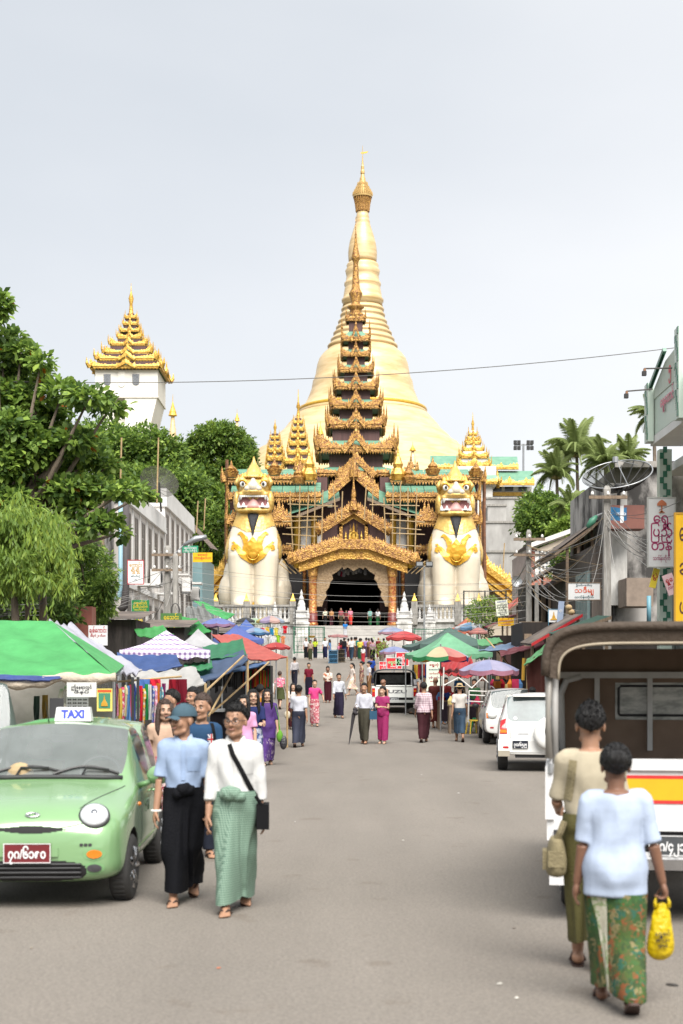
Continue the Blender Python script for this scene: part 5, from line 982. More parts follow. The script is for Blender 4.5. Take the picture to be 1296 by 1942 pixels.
for i in range(16):
 a=P(1151+random.uniform(-6,6),random.uniform(940,1010),41);b_=random.choice([P(random.uniform(1225,1300),random.uniform(1000,1080),34),P(1151+random.uniform(-50,30),random.uniform(1040,1150),40.5),P(1320,random.uniform(900,1040),30)]);wire(a,b_,random.uniform(.1,.5),.008,'slack cable hanging from the thick concrete pole',10,GW,random.choice([m_wl,m_wire]))
GW='tangled cables of the left poles'
for i in range(18):
 a=P(318+random.uniform(-4,14),random.uniform(1065,1130),51.8);b_=random.choice([P(random.uniform(240,290),random.uniform(1080,1200),54),P(random.uniform(300,345),random.uniform(1140,1220),50),P(-30,random.uniform(1130,1200),30),P(360,random.uniform(1050,1120),74)]);wire(a,b_,random.uniform(.05,.4),random.choice([.007,.01]),'slack cable between the left pole, terrace and stalls',10,GW,random.choice([m_wl,m_wire]))
for i in range(7):wire(P(-20,1155+i*6,31),P(83,1125+random.uniform(0,20),31.4),.06,.008,'black cable running to the wooden trunk pole',8,GW)
solo(MB().tube([P(333+7*cos(k*pi/6)*(1+.1*(k//12)),1158+14*sin(k*pi/6),50.6) for k in range(37)],.018,5),'cable_coil',m_wire,'coil of black cable hanging on the pale pole','cable')

# ---- vehicles
random.seed(41)
m_glass=mk('haze_grey_car_glass',(.20,.23,.23),.06,alpha=.55,amt=.1,spec=.8)  # grey base colour stands in for sky haze reflected in the glass
m_glassd=mk('dark_car_glass',(.045,.05,.055),.06,alpha=.85,amt=.1,spec=.8)
m_trim=mk('black_plastic',(.03,.03,.032),.55)
m_greenp=mk('pale_green_car_paint',(.22,.38,.185),.24,.2,amt=.05,scale=1,coat=.8,col2=(.20,.35,.165))
m_whitep=mk('white_car_paint',(.70,.70,.68),.3,amt=.06,scale=1.5,coat=.5)
m_silver=mk('silver_car_paint',(.55,.55,.53),.35,.3,amt=.06,coat=.4)
m_taxiseat=cloth(120,115,105);m_redlens=mk('red_lens',(.5,.015,.02),.15,coat=.5);m_amber=mk('amber_lens',(.75,.2,.01),.15,coat=.5);m_lens=mk('clear_lens',(.62,.64,.66),.12,.2,amt=.3,scale=25,coat=.7)
def car_body(root,W_,H,L_,hood,belt,cowl,rs,re,tail,nose=(.30,.62),gl=m_glass,paint_=m_greenp,zb=.24,wheels=None,pillar=None,rimin=.8,tint=None,crisp=0):
 """W_ half width, H roof height, hood (front top, rear top), cowl/rs/re y positions, tail [(y, top, half width)]"""
 def hoodsec(y,w,top,zlo,p6=None):return(y,[(0,zlo),(w*.8,zlo),(w,zlo+.07),(w,(zlo+top)/2-.06),(w,top-.16),(w-.03,top-.09),(p6 or w*.80,top-.02),(w*.42,top),(0,top+.008)])
 def cabsec(y,w,b,re_,rz,top):return(y,[(0,zb-.02),(w*.8,zb-.02),(w,zb+.04),(w,.5*(zb+b)-.04),(w-.005,b-.09),(w-.035,b),(re_,rz),(re_*.5,top-.015),(0,top)])
 st=[hoodsec(0,W_*.66,nose[1],nose[0]+.04),hoodsec(.05,W_*.82,hood[0]-.1,nose[0]-.03),hoodsec(.17,W_*.935,hood[0],nose[0]-.06),hoodsec(.42,W_*.99,hood[0]+.35*(hood[1]-hood[0]),nose[0]-.06),hoodsec(cowl-.18,W_,hood[1]-.03,zb),hoodsec(cowl,W_,hood[1]+.01,zb,W_*.86)]
 n_h=len(st);rx=W_*.78;ym=(rs+re)/2;
 st+=[cabsec(rs,W_,belt,rx,H-.085,H-.03),cabsec(ym-.05,W_,belt,rx,H-.06,H),cabsec(ym+.05,W_,belt,rx,H-.06,H),cabsec(re,W_*.985,belt+.01,rx*.98,H-.08,H-.015)]
 for(y,top,w) in tail:st.append((y,[(0,zb),(w*.8,zb),(w,zb+.06),(w,.5*(zb+belt)),(w-.005,min(belt,top)-.1),(w-.03,min(belt,top)-.03),(w*.84,top-.02),(w*.45,top),(0,top+.005)]))
 mb=MB();K=9;
 for y,pts in st:
  for x,z in pts:mb.v.append((x,y,z))
  for x,z in pts[-2:0:-1]:mb.v.append((-x,y,z))
 R_=2*K-2
 for i in range(len(st)-1):
  for j in range(R_):
   k=(j+1)%R_;a=min(j,k) if not(j==R_-1) else 0;q=j if j<K-1 else R_-1-j
   m=0
   if i==n_h-1 and q>=6:m=1
   if n_h<=i<n_h+3 and q==5 and i!=n_h+1:m=2
   if i==n_h+3 and q>=6:m=3
   mb.f.append((i*R_+j,(i+1)*R_+j,(i+1)*R_+k,i*R_+k));mb.m.append(m)
 mb.f.append(tuple(range(R_)));mb.m.append(0);o=(len(st)-1)*R_;mb.f.append(tuple(reversed(range(o,o+R_))));mb.m.append(0)
 mats=[paint_,gl,tint or gl,tint or gl,m_trim]
 me=mb.mesh('b');bmx=bmesh.new();bmx.from_mesh(me);bmesh.ops.recalc_face_normals(bmx,faces=bmx.faces);
 cl=bmx.edges.layers.float.get('crease_edge') or bmx.edges.layers.float.new('crease_edge')
 for e in bmx.edges:
  ms={f.material_index for f in e.link_faces}
  if len(ms)>1:e[cl]=.75
 bmx.to_mesh(me);bmx.free()
 for x in mats:me.materials.append(x)
 cyl=MB();wr=wheels[2]+.055
 for wy in wheels[:2]:
  for sg in(-1,1):cyl.lathe([(wr,.42),(wr,1.2)],28,(0,wy,wheels[2]),4,M=Matrix.Rotation(R(90)*sg,4,'Y'))
 cm=cyl.mesh('c');
 for x in mats:cm.materials.append(x)
 co=bpy.data.objects.new('c',cm)
 full=bake(me,[('SUBSURF',dict(levels=3)),('BOOLEAN',dict(operation='DIFFERENCE',object=co,solver='EXACT'))],mats,True,'body',(co,))
 try:bpy.data.meshes.remove(cm)
 except Exception:pass
 bvh=BVHTree.FromPolygons([v.co for v in full.vertices],[p.vertices for p in full.polygons])
 names={0:'body',1:'windscreen',2:'side_window',3:'rear_window',4:'wheel_well'}
 groups={}
 for p in full.polygons:
  k=p.material_index
  if k==2:k=('s',p.center.x>0,p.center.y>ym)
  groups.setdefault(k,[]).append(p)
 for k,ps in groups.items():
  s=MB();idx={}
  for p in ps:
   f=[]
   for v in p.vertices:
    if v not in idx:idx[v]=len(s.v);s.v.append(tuple(full.vertices[v].co))
    f.append(idx[v])
   s.f.append(tuple(f));s.m.append(0)
  q=k if not isinstance(k,tuple) else 2;o=s.build(names[q],mats[q],root,True)
  if q==4:o['kind']='structure';del o['kind']
 return bvh
def wheel(root,x,y,r,w,rimm=m_steel,steer=0,hub=.62):
 Q=Matrix.Rotation(R(90),4,'Y');sg=1 if x>0 else-1
 prof=[(r*.66,-w/2),(r*.9,-w/2),(r*.97,-w*.4),(r,-w*.28),(r,w*.28),(r*.97,w*.4),(r*.9,w/2),(r*.66,w/2)]
 t=MB().lathe(prof,28,M=Q).build('tyre',m_rubber,None,True);wh=link('wheel',MB().lathe([(r*.10,-.02),(r*.10,.02)],10,M=Q).mesh('wheel'),root);wh.data.materials.append(m_trim);wh.location=(x,y,r);wh.rotation_euler=(0,0,steer);t.parent=wh
 tr=MB()
 for k in range(36):
  a=k*2*pi/36;c=V((0,cos(a)*r,sin(a)*r));tr.cbox(c,(w*.52,r*.06,.012),0,M=Matrix.Rotation(a,3,'X')@Matrix.Rotation(R(90),3,'X'))
 o=tr.build('tread',m_rubber,wh);o['kind']='stuff'
 rm=MB();
 for k in range(7):a=k*2*pi/7;rm.tube([V((sg*w*.36,cos(a)*r*.1,sin(a)*r*.1)),V((sg*w*.42,cos(a)*r*.64,sin(a)*r*.64))],[r*.09,r*.12],6)
 rm.lathe([(r*.6,-w*.3),(r*.67,w*.45),(r*.62,w*.47),(r*.58,w*.2)],28,M=Q if sg>0 else Matrix.Rotation(R(-90),4,'Y'),caps=False);rm.lathe([(r*.62,-w*.2),(r*.62,-w*.15)],20,M=Q,m=1);rm.build('rim',[rimm,m_dark],wh,True)
 return wh
def on(bvh,x,z,d=1):
 h=bvh.ray_cast(V((x,-5*d if d>0 else 9,z)),V((0,d,0)));return h[0],h[1]
def patch(root,name,bvh,pts,mat,off=.006,d=1,n=1):
 ins=poly_in(pts);xs=[p[0] for p in pts];zs=[p[1] for p in pts];st=max(max(xs)-min(xs),max(zs)-min(zs))/90
 mb=MB();idx={}
 def vt(i,j):
  if(i,j) not in idx:
   p,nn=on(bvh,min(xs)+i*st,min(zs)+j*st,d)
   if p is None:idx[i,j]=None
   else:mb.v.append(tuple(p+nn*off));idx[i,j]=len(mb.v)-1
  return idx[i,j]
 for i in range(int((max(xs)-min(xs))/st)+1):
  for j in range(int((max(zs)-min(zs))/st)+1):
   if ins(min(xs)+(i+.5)*st,min(zs)+(j+.5)*st):
    q=[vt(i,j),vt(i+1,j),vt(i+1,j+1),vt(i,j+1)]
    if None not in q:mb.f.append(tuple(q) if d>0 else tuple(reversed(q)));mb.m.append(0)
 return mb.build(name,mat,root,True)
def ell_pts(cx,cz,rx,rz,n=28,p=2):return[(cx+rx*abs(cos(2*pi*k/n))**(2/p)*(1 if cos(2*pi*k/n)>0 else-1),cz+rz*abs(sin(2*pi*k/n))**(2/p)*(1 if sin(2*pi*k/n)>0 else-1)) for k in range(n)]
def surf_tube(root,name,bvh,pts,r,mat,d=1,off=.0):
 q=[]
 for x,z in pts:
  p,n_=on(bvh,x,z,d)
  if p is not None:q.append(p+n_*off)
 return MB().tube(q,r,6).build(name,mat,root,True)
def plate(root,x,y,z,w,h,bg,body,rz=0,ink_=m_inkw,name='number_plate'):
 p=MB().box(x-w/2,x+w/2,y,y+.012,z-h/2,z+h/2).build(name,bg,root);mb=MB();f=.006
 for a in((x-w/2,x+w/2,z+h/2-f,z+h/2),(x-w/2,x+w/2,z-h/2,z-h/2+f),(x-w/2,x-w/2+f,z-h/2+f,z+h/2-f),(x+w/2-f,x+w/2,z-h/2+f,z+h/2-f)):mb.box(a[0],a[1],y-.004,y-.0005,a[2],a[3])
 mb.build('plate_border',ink_,p);text(body,h*.62,ink_,'lettering',p,TM(x,y-.004,z-h*.06),bold=h*.022,width=w*.80,depth=.001);return p
tx=thing('taxi','pale green small taxi with round headlights and a roof sign','car',(-2.46,11.25,0),R(1.5))
bv=car_body(tx,.75,1.475,3.55,(.80,.96),.93,1.0,1.55,2.95,[(3.25,1.2,.72),(3.42,.9,.69),(3.5,.62,.60)],nose=(.26,.60),wheels=(.58,2.92,.275),gl=mk('haze_grey_windscreen',(.30,.33,.325),.05,alpha=.50,spec=.9),tint=m_glassd)  # windscreen grey is reflected haze put into the glass colour
for sx in(-1,1):
 for y in(.58,2.92):wheel(tx,sx*.665,y,.275,.17,m_chrome if y<1 else m_steel,R(-3) if y<1 else 0)
 c,n_=on(bv,sx*.485,.74);n_=(n_+V((0,-.5,.25))).normalized();Q=n_.to_track_quat('Z','Y').to_matrix().to_4x4()
 hl=MB().lathe([(.122,-.06),(.126,-.005),(.123,.010),(.117,.010)],32,c,0,M=Q,caps=False).build('headlight',m_trim,tx,True);MB().lathe([(.119,.004),(.105,.028),(.07,.042),(.001,.05)],32,c,0,M=Q).build('lens',m_lens,hl,True);MB().lathe([(.03,.03),(.026,.050),(.001,.053)],20,c,0,M=Q).build('bulb_reflector',m_chrome,hl,True)
 o=patch(tx,'indicator_recess_shade',bv,ell_pts(sx*.50,.445,.085,.05),mk('shaded_recess_green',(.19,.38,.165),.3,coat=.5),.003);patch(tx,'indicator',bv,ell_pts(sx*.50,.447,.058,.034),m_amber,.012)  # darker green patches paint the shade of recesses around the lamps
 patch(tx,'fog_recess_shade',bv,ell_pts(sx*.495,.335,.085,.048),MATS['shaded_recess_green'],.003);patch(tx,'fog_light',bv,ell_pts(sx*.50,.337,.056,.03),mk('dark_fog_glass',(.10,.10,.11),.1,.4,scale=20),.012)
 for k in range(3):patch(tx,'vent_slot',bv,ell_pts(sx*(.40+.034*k),.52,.014,.012,12,4),m_trim,.004)
o=patch(tx,'grille',bv,[(-.28+.028*k,.618+.028*((k-10)/10)**2-.006) for k in range(21)]+[(.28-.028*k,.668-.028*((k-10)/10)**2) for k in range(21)],m_dark,.004)
surf_tube(tx,'bonnet_gap',bv,[(-.46+.02*k,.64+.06*(abs(-.46+.02*k)/.46)**2.2) for k in range(47)],.004,m_trim)
o=patch(tx,'lower_grille',bv,ell_pts(0,.315,.44,.085,40,3),m_dark,.004)
for z in(.27,.305,.34,.37):surf_tube(tx,'grille_bar',bv,[(-.40+.02*k,z) for k in range(41)],.010,m_trim,off=.012)
p,_=on(bv,0,.47);plate(tx,-.02,p.y-.03,.46,.37,.155,mk('plate_red',(.16,.015,.02),.4),'၇ဂ/၆၁၈၀');MB().box(-.26,.22,p.y-.016,p.y+.02,.43,.50).build('plate_bracket',m_greenp,tx)
p,n_=on(bv,0,.745);e_=MB();Q=Matrix.Translation(p+n_*.008)@n_.to_track_quat('Z','Y').to_matrix().to_4x4()
for rr in(1,.55):e_.tube([Q@V((.055*rr*cos(k*pi/12),.024*cos(0)*sin(k*pi/12),0)) for k in range(25)],.005,5)
e_.tube([Q@V((-.05,0,0)),Q@V((-.02,.008,0))],.004,4);e_.tube([Q@V((.05,0,0)),Q@V((.02,.008,0))],.004,4);e_.build('emblem',m_chrome,tx,True)
for sx in(-1,1):
 q=[bv.ray_cast(V((sx*(.36+.27*t),.2+.72*t,3)),V((0,0,-1)))[0]+V((0,0,.001)) for t in[i/10 for i in range(11)]];MB().tube(q,.004,5).build('bonnet_gap',m_trim,tx)
def roofp(x,y):h=bv.ray_cast(V((x,y,3)),V((0,0,-1)));return h[0]
m_wip=mk('wiper_black',(.02,.02,.02),.5)
q=[roofp(x,.995+.03*abs(x))+V((0,0,.012)) for x in(-.6,-.4,-.2,0,.2,.4,.6)];MB().tube(q,.022,6).build('cowl_panel',m_trim,tx,True)
for x0,x1 in((-.62,.06),(.0,.56)):
 w_=MB();w_.tube([roofp(x0+(x1-x0)*t,1.02+.07*sin(pi*t)+.03*t)+V((0,-.005,.02)) for t in[i/8 for i in range(9)]],.011,5);w_.tube([roofp(x0+(x1-x0)*.45,1.0)+V((0,0,.02)),roofp(x0+(x1-x0)*.5,1.06)+V((0,-.01,.045)),roofp(x0+(x1-x0)*.85,1.07)+V((0,-.01,.03))],.012,5);w_.build('wiper',m_wip,tx)
for sx in(-1,1):
 mr_=MB().ell((sx*.90,1.12,1.0),(.105,.075,.085),16,10).build('mirror',m_greenp,tx,True);MB().tube([(sx*.72,1.2,.90),(sx*.80,1.14,.93),(sx*.87,1.13,.97)],[.03,.025,.03],8).build('mirror_arm',m_greenp,mr_,True);MB().lathe([(.085,0),(.084,.008)],16,(sx*.90,1.19,1.0),M=Matrix.Rotation(R(-90),4,'X')).build('mirror_glass',m_chrome,mr_)
 h=bv.ray_cast(V((sx*3,.98,.76)),V((-sx,0,0)))[0];MB().ell(h,(.02,.03,.02),10,6).build('side_repeater',m_amber,tx,True)
 for yy in(1.15,2.22,3.02):
  q=[]
  for z in[.34+i*.058 for i in range(11)]:
   hh=bv.ray_cast(V((sx*3,yy+(.25*(z-.6) if yy==3.02 else 0),z)),V((-sx,0,0)))
   if hh[0] is not None and abs(hh[0].x)>.6:q.append(hh[0])
  if len(q)>2:MB().tube(q,.004,5).build('door_gap',m_trim,tx)
 q=[bv.ray_cast(V((sx*3,y,.40)),V((-sx,0,0)))[0] for y in(1.0,1.4,1.8,2.2,2.5)];MB().tube(q,.012,6).build('side_moulding',m_greenp,tx)
 h=bv.ray_cast(V((sx*3,1.62,.72)),V((-sx,0,0)))[0];MB().box(h.x-.004,h.x+.004,1.5,1.78,.64,.80).build('door_notice',paint(150,190,150),tx) if 0 else None
 text('ငှားရန်',.1,paint(90,110,90),'lettering',tx,Matrix.Translation((sx*.752,1.6,.73))@Matrix.Rotation(R(90*sx),4,'Z')@Matrix.Rotation(R(90),4,'X'),bold=.003)
 MB().tube([(sx*.755,2.0,.80),(sx*.775,2.05,.80),(sx*.775,2.14,.80),(sx*.755,2.18,.80)],.011,6).build('door_handle',m_greenp,tx,True)
p=roofp(0,1.66);sgn=thing('taxi_sign','white TAXI roof sign with blue letters on the green taxi','sign',tx.location+V((.02,1.74,p.z+.005)))
mb=MB();mb.rings([[V((-.165,-.07,0)),V((.165,-.07,0)),V((.165,.07,0)),V((-.165,.07,0))],[V((-.15,-.05,.125)),V((.15,-.05,.125)),V((.15,.05,.125)),V((-.15,.05,.125))]]);mb.build('lamp_box',mk('white_sign_plastic',(.78,.78,.78),.4),sgn);text('TAXI',.1,paint(60,80,200),'lettering',sgn,TM(0,-.063,.06,rx=81),bold=.005,width=.21)
MB().tube([roofp(.06-.2,1.62),roofp(-.14,1.60)+V((0,-.16,.19))],[.006,.003],5).build('aerial',m_wip,tx)
mb=MB();mb.box(-.62,.62,1.02,1.4,.80,.93);mb.build('dashboard',mk('grey_dashboard',(.10,.10,.10),.7),tx)
for x in(-.33,.33):
 s_=MB();s_.box(x-.23,x+.23,1.75,2.25,.5,.68);s_.box(x-.22,x+.22,2.15,2.3,.66,1.06);s_.ell((x,2.2,1.17),(.13,.07,.11),12,6);s_.build('seat',cloth(165,150,125),tx)
MB().tube([V((.34+.18*cos(k*pi/12),1.48+.07*sin(k*pi/12),.97+.165*sin(k*pi/12))) for k in range(25)],.014,6).build('steering_wheel',m_trim,tx);MB().cbox((0,1.5,1.30),(.2,.03,.07)).build('inside_mirror',m_trim,tx)
MB().cbox((.18,1.2,.95),(.34,.22,.02)).build('papers',m_white,tx);MB().ell((-.3,1.12,1.0),(.12,.08,.11),12,8).build('dashboard_cushion',cloth(205,180,140),tx)
jp=thing('jeep','dark green old vehicle cut by the left picture edge behind the taxi','car',(-4.30,15.6,0),R(15));m_jeep=mk('dull_dark_green_paint',(.06,.085,.07),.45,amt=.2)
bv2=car_body(jp,.86,1.85,3.9,(1.0,1.08),1.1,1.1,1.4,3.4,[(3.75,1.3,.84),(3.85,.7,.8)],paint_=m_jeep,gl=m_glass,wheels=(.7,3.1,.34),nose=(.4,.95),zb=.4)
for sx in(-1,1):
 for y in(.7,3.1):wheel(jp,sx*.78,y,.34,.2)
 mr_=MB().cbox((sx*1.22,.95,1.45),(.16,.06,.30)).build('mirror',m_trim,jp);MB().tube([(sx*.84,1.15,1.1),(sx*1.2,.98,1.12),(sx*1.22,.97,1.3)],.015,6).build('mirror_arm',m_trim,mr_)
 MB().lathe([(.11,0),(.10,.03),(.01,.05)],16,on(bv2,sx*.55,.85)[0],M=Matrix.Rotation(R(90),4,'X')).build('headlight',m_lens,jp,True)
MB().tube([(-.6,.0,.6),(.6,.0,.6)],.05,8).build('bumper',m_trim,jp)
pk=thing('pickup_truck','white pickup with brown canvas canopy seen from behind at the right edge','truck',(2.43,10.62,0),R(-8.6));w=.86
m_canvas=mk('brown_canvas',(.085,.06,.042),.75,scale=2,col2=(.055,.04,.028),bump=.3,bscale=30,trans=.2);m_canvasl=mk('canvas_piping',(.36,.30,.22),.7);m_whitet=mk('worn_white_paint',(.66,.66,.66),.45,scale=2,col2=(.52,.52,.52),thr=(.25,.6));m_greyf2=mk('pale_grey_frame',(.78,.77,.74),.55,scale=3,col2=(.6,.59,.57));m_greyf=mk('grey_painted_frame',(.36,.355,.34),.55,scale=3,col2=(.24,.23,.22))
MB().box(-w,w,0,.05,.72,1.20).build('tailgate',m_whitet,pk);MB().box(-w-.012,w+.012,-.03,.07,1.155,1.235).build('tailgate_rail',m_whitet,pk);MB().box(-w,w,-.018,-.001,.70,.765).build('tailgate_ledge',m_whitet,pk)
MB().box(-w+.2,w-.02,-.006,-.001,.93,1.09).build('yellow_stripe',paint(250,180,20),pk)
for z in(.905,1.091):MB().box(-w+.2,w-.02,-.007,-.001,z,z+.024).build('red_stripe',paint(220,50,50),pk)
for sx in(-1,1):
 MB().box(sx*w-.028 if sx<0 else sx*w-.022,sx*w+.022 if sx<0 else sx*w+.028,-.02,2.1,.62,1.22).build('bed_side',m_whitet,pk)
 for z in(.8,.95,1.15):MB().box(sx*(w+.03)-.008,sx*(w+.03)+.008,0,2.1,z,z+.03).build('side_rib',m_whitet,pk)
 MB().box(sx*(w+.005)-.035,sx*(w+.005)+.035,-.05,-.021,.78,1.18).build('hinge_post',m_whitet,pk);MB().tube([(sx*w,-.06,1.13),(sx*w,-.06,1.2)],.02,8).build('latch',m_steel,pk)
 MB().box(sx*.78-.09,sx*.78+.09,.0,.06,.28,.715).build('rear_corner',m_whitet,pk);tl=MB().box(sx*.76-.075,sx*.76+.075,-.045,-.001,.52,.70).build('tail_light',m_trim,pk);MB().box(sx*.76-.045,sx*.76+.045,-.058,-.046,.60,.685).build('amber_lens',m_amber,tl);MB().box(sx*.76-.045,sx*.76+.045,-.058,-.046,.53,.592).build('red_lens',m_redlens,tl)
 fl=MB().box(sx*.72-.11,sx*.72+.11,.18,.19,.30,.55).build('mud_flap',m_trim,pk);text('TO' if sx<0 else 'TA',.07,m_inkw,'lettering',fl,TM(sx*.72,.177,.335),bold=.002)
 wheel(pk,sx*.68,.85,.33,.2);wheel(pk,sx*.68,3.4,.33,.2)
 MB().tube([(sx*(w-.03),-.01,1.2),(sx*(w-.03),0,1.86)],.028,8).build('canopy_post',m_greyf,pk,True);MB().tube([(sx*(w-.04),2.0,1.2),(sx*(w-.04),2.0,1.9)],.03,8).build('canopy_post',m_greyf,pk,True)
 if sx<0:MB().grid(lambda a,b,sx=sx:V((sx*(w-.015+.01*sin(a*40)),a*2.05+.02,1.2+b*.72)),20,4).build('side_curtain',mk('grey_vinyl_curtain',(.20,.18,.15),.4,scale=3,col2=(.10,.085,.07),stretch=(1,8,.5),alpha=.6),pk,True)
 MB().tube([(sx*(w+.01),-.05,1.92),(sx*(w+.02),-.06,1.6),(sx*(w+.012),-.05,1.24)],[.035,.02,.03],6).build('curtain_roll',mk('clear_vinyl',(.30,.28,.25),.35),pk,True)
def arch(t,o=0):
 a=pi*t;return V((-(w+.03+o)*(abs(cos(a))**.36)*(1 if cos(a)>0 else-1),0,1.86+(.36+o)*(sin(a)**.55)))
mb=MB();N_=40
for y0,y1 in((-.12,2.1),):
 mb.rings([[arch(i/N_,.02)+V((0,y,0)) for i in range(N_+1)] for y in(-.12,-.06,.6,1.3,2.1)],0,False,False);mb.rings([[arch(i/N_,-.005)+V((0,y,0)) for i in range(N_+1)] for y in(-.12,.6,1.3,2.1)],0,False,False)
mb.build('canopy',m_canvas,pk,True)
MB().tube([arch(i/N_,.008)+V((0,-.125,0)) for i in range(N_+1)],.034,8).build('canopy_hem',m_canvas,pk,True)
mb=MB();mb.rings([[arch(i/N_,.02)+V((0,-.13,0)) for i in range(N_+1)],[arch(i/N_,-.085)+V((0,-.10,-.03)) for i in range(N_+1)]],0,False,False);mb.build('canopy_valance',m_canvas,pk,True)
MB().tube([arch(i/N_,-.088)+V((0,-.108,-.03)) for i in range(N_+1)],.011,6).build('canopy_piping',m_canvasl,pk,True)
for y in(.1,.7,1.4):MB().tube([arch(.08+.84*i/30,-.07)+V((0,y,-.02)) for i in range(31)],.016,6).build('canopy_hoop',m_greyf if y>.1 else m_canvasl,pk,True)
MB().box(-w+.04,w-.04,2.06,2.1,.7,2.1).build('front_panel',mk('brown_lining',(.30,.21,.15),.8,scale=3,col2=(.22,.15,.105)),pk)
mb=MB();mb.box(-w+.04,w-.04,1.98,2.04,1.84,1.895);mb.build('front_rail',m_greyf2,pk)
for x in(-.46,.0,.46):MB().box(x-.022,x+.022,1.985,2.035,1.2,1.839).build('front_upright',m_greyf2,pk)
for sx in(-1,1):MB().tube([(sx*(w-.09),2.0,1.2),(sx*(w-.08),2.0,1.7),(sx*(w-.13),2.0,1.82),(sx*(w-.26),2.0,1.86)],.032,8).build('front_bow',m_greyf2,pk,True)
fw=MB().box(-.30,.36,2.045,2.058,1.47,1.80).build('cab_window_frame',mk('grey_film',(.62,.62,.57),.25,scale=5,col2=(.30,.31,.28),stretch=(1,1,3),thr=(.4,.6)),pk);mb=MB();mb.tube([(-.26,2.04,1.51),(.32,2.04,1.51),(.33,2.04,1.53),(.33,2.04,1.75),(.31,2.04,1.77),(-.25,2.04,1.77),(-.27,2.04,1.75),(-.27,2.04,1.53),(-.26,2.04,1.51)],.012,6);mb.build('window_seal',m_trim,fw)
MB().box(-w+.03,w-.03,.06,2.05,.68,.72).build('bed_floor',m_trim,pk)
for sx in(-1,1):MB().box(sx*.62-.2,sx*.62+.2,.15,2.0,1.0,1.06).build('bench',cloth(60,45,40),pk)
MB().box(-.80,.80,-.0,.5,.46,.69).build('chassis',m_dark,pk);MB().box(-.62,.62,-.10,-.0,.42,.50).build('bumper',m_chrome,pk);MB().box(-.82,.82,-.07,-.011,.50,.545).build('bumper_step',m_whitet,pk)
plate(pk,.03,-.075,.60,.34,.15,mk('plate_dark_grey',(.06,.065,.07),.45),'၈ဂ/၄၂၁၇')
MB().tube([(-.62,.9,.33),(.62,.9,.33)],.05,8).build('axle',m_dark,pk);cb=MB();cb.box(-.8,.8,2.2,4.6,.5,1.1);cb.rings([[V((x*q,y,z)) for x,y in((-.78,2.2),(.78,2.2),(.78,y1),(-.78,y1))] for q,z,y1 in((1,1.1,3.6),(.9,1.62,3.2))]);cb.build('cab',m_whitet,pk)
rv=thing('parked_car','white off-roader with covered spare wheel parked next to the pickup','car',(4.02+.25,27.3,0),R(180-6),'white cars parked on the right');rv.scale=(.93,)*3
Lr=3.85;rv.location=(4.22,31.2,.0)
b3=car_body(rv,.865,1.66,Lr,(.92,1.02),1.05,1.05,1.5,3.5,[(3.72,1.04,.85),(3.80,.98,.85),(3.85,.60,.83)],paint_=m_whitep,gl=m_glassd,tint=mk('pale_rear_glass',(.13,.17,.175),.08,alpha=.92,scale=2,col2=(.07,.09,.095),spec=.5),wheels=(.72,3.12,.345),nose=(.4,.85),zb=.36)
def rear(b,x,z):return on(b,x,z,-1)
for sx in(-1,1):
 for y in(.72,3.12):wheel(rv,sx*.76,y,.345,.21)
 mr_=MB().ell((sx*.98,1.35,1.12),(.11,.07,.09),12,8).build('mirror',m_whitep,rv,True)
 patch(rv,'tail_light',b3,[(sx*.69,1.12),(sx*.81,1.06),(sx*.82,.80),(sx*.67,.80)],m_redlens,.012,-1);patch(rv,'indicator',b3,[(sx*.69,.885),(sx*.81,.885),(sx*.815,.82),(sx*.68,.82)],m_amber,.016,-1);patch(rv,'reflector',b3,ell_pts(sx*.70,.52,.06,.022,16,4),m_redlens,.03,-1)
 MB().rings([[V((sx*x,y,z)) for x,z in((.66,.36),(.86,.36),(.86,.68),(.66,.68))] for y in(3.7,3.86)]).build('bumper_corner',m_whitep,rv);MB().cbox((sx*.74,3.84,.39),(.24,.06,.12)).build('bumper_guard',mk('beige_plastic',(.36,.32,.25),.6),rv)
MB().box(-.66,.66,3.72,3.85,.42,.66).build('bumper',m_whitep,rv)
sp=MB().lathe([(.345,0),(.35,.03),(.34,.19),(.30,.225),(.2,.235),(.001,.235)],32,(-.22,3.83,.82),M=Matrix.Rotation(R(-90),4,'X')).build('spare_wheel',m_whitep,rv,True)
cc=MB().lathe([(.2,.236),(.19,.245),(.001,.246)],24,(-.30,3.83,.86),M=Matrix.Rotation(R(-90),4,'X')).build('spare_wheel_panel',m_glassd,sp,True)
pz=thing('x',None,None) if 0 else None
pl=MB().box(.24,.56,3.865,3.88,.50,.66).build('number_plate',mk('plate_black',(.015,.018,.03),.4),rv);text('၇ဃ/၆၅၃၅',.09,m_inkw,'lettering',pl,Matrix.Translation((.40,3.883,.575))@Matrix.Rotation(pi,4,'Z')@Matrix.Rotation(R(90),4,'X'),bold=.003,width=.27)
for sx in(1,):patch(rv,'glass_sticker',b3,ell_pts(.50,1.12,.04,.035),m_inkw,.01,-1)
surf_tube(rv,'tailgate_gap',b3,[(.60,.70+.03*k) for k in range(14)],.006,mk('seam_grey',(.2,.2,.2),.6),-1)
patch(rv,'badge',b3,ell_pts(.36,.95,.10,.008,14,4),m_chrome,.006,-1);patch(rv,'badge',b3,ell_pts(.34,.80,.12,.012,14,4),mk('badge_grey',(.3,.3,.32),.4),.006,-1)
MB().cbox((0,3.5,1.60),(1.1,.3,.05)).build('roof_spoiler',m_whitep,rv);MB().box(-.5,.5,3.1,3.8,.30,.42).build('underside',m_dark,rv)
wg=thing('parked_car','long white estate car with amber and red tail lights parked ahead of the off-roader','car',(4.9,42.3,gz(40)),R(180-3),'white cars parked on the right')
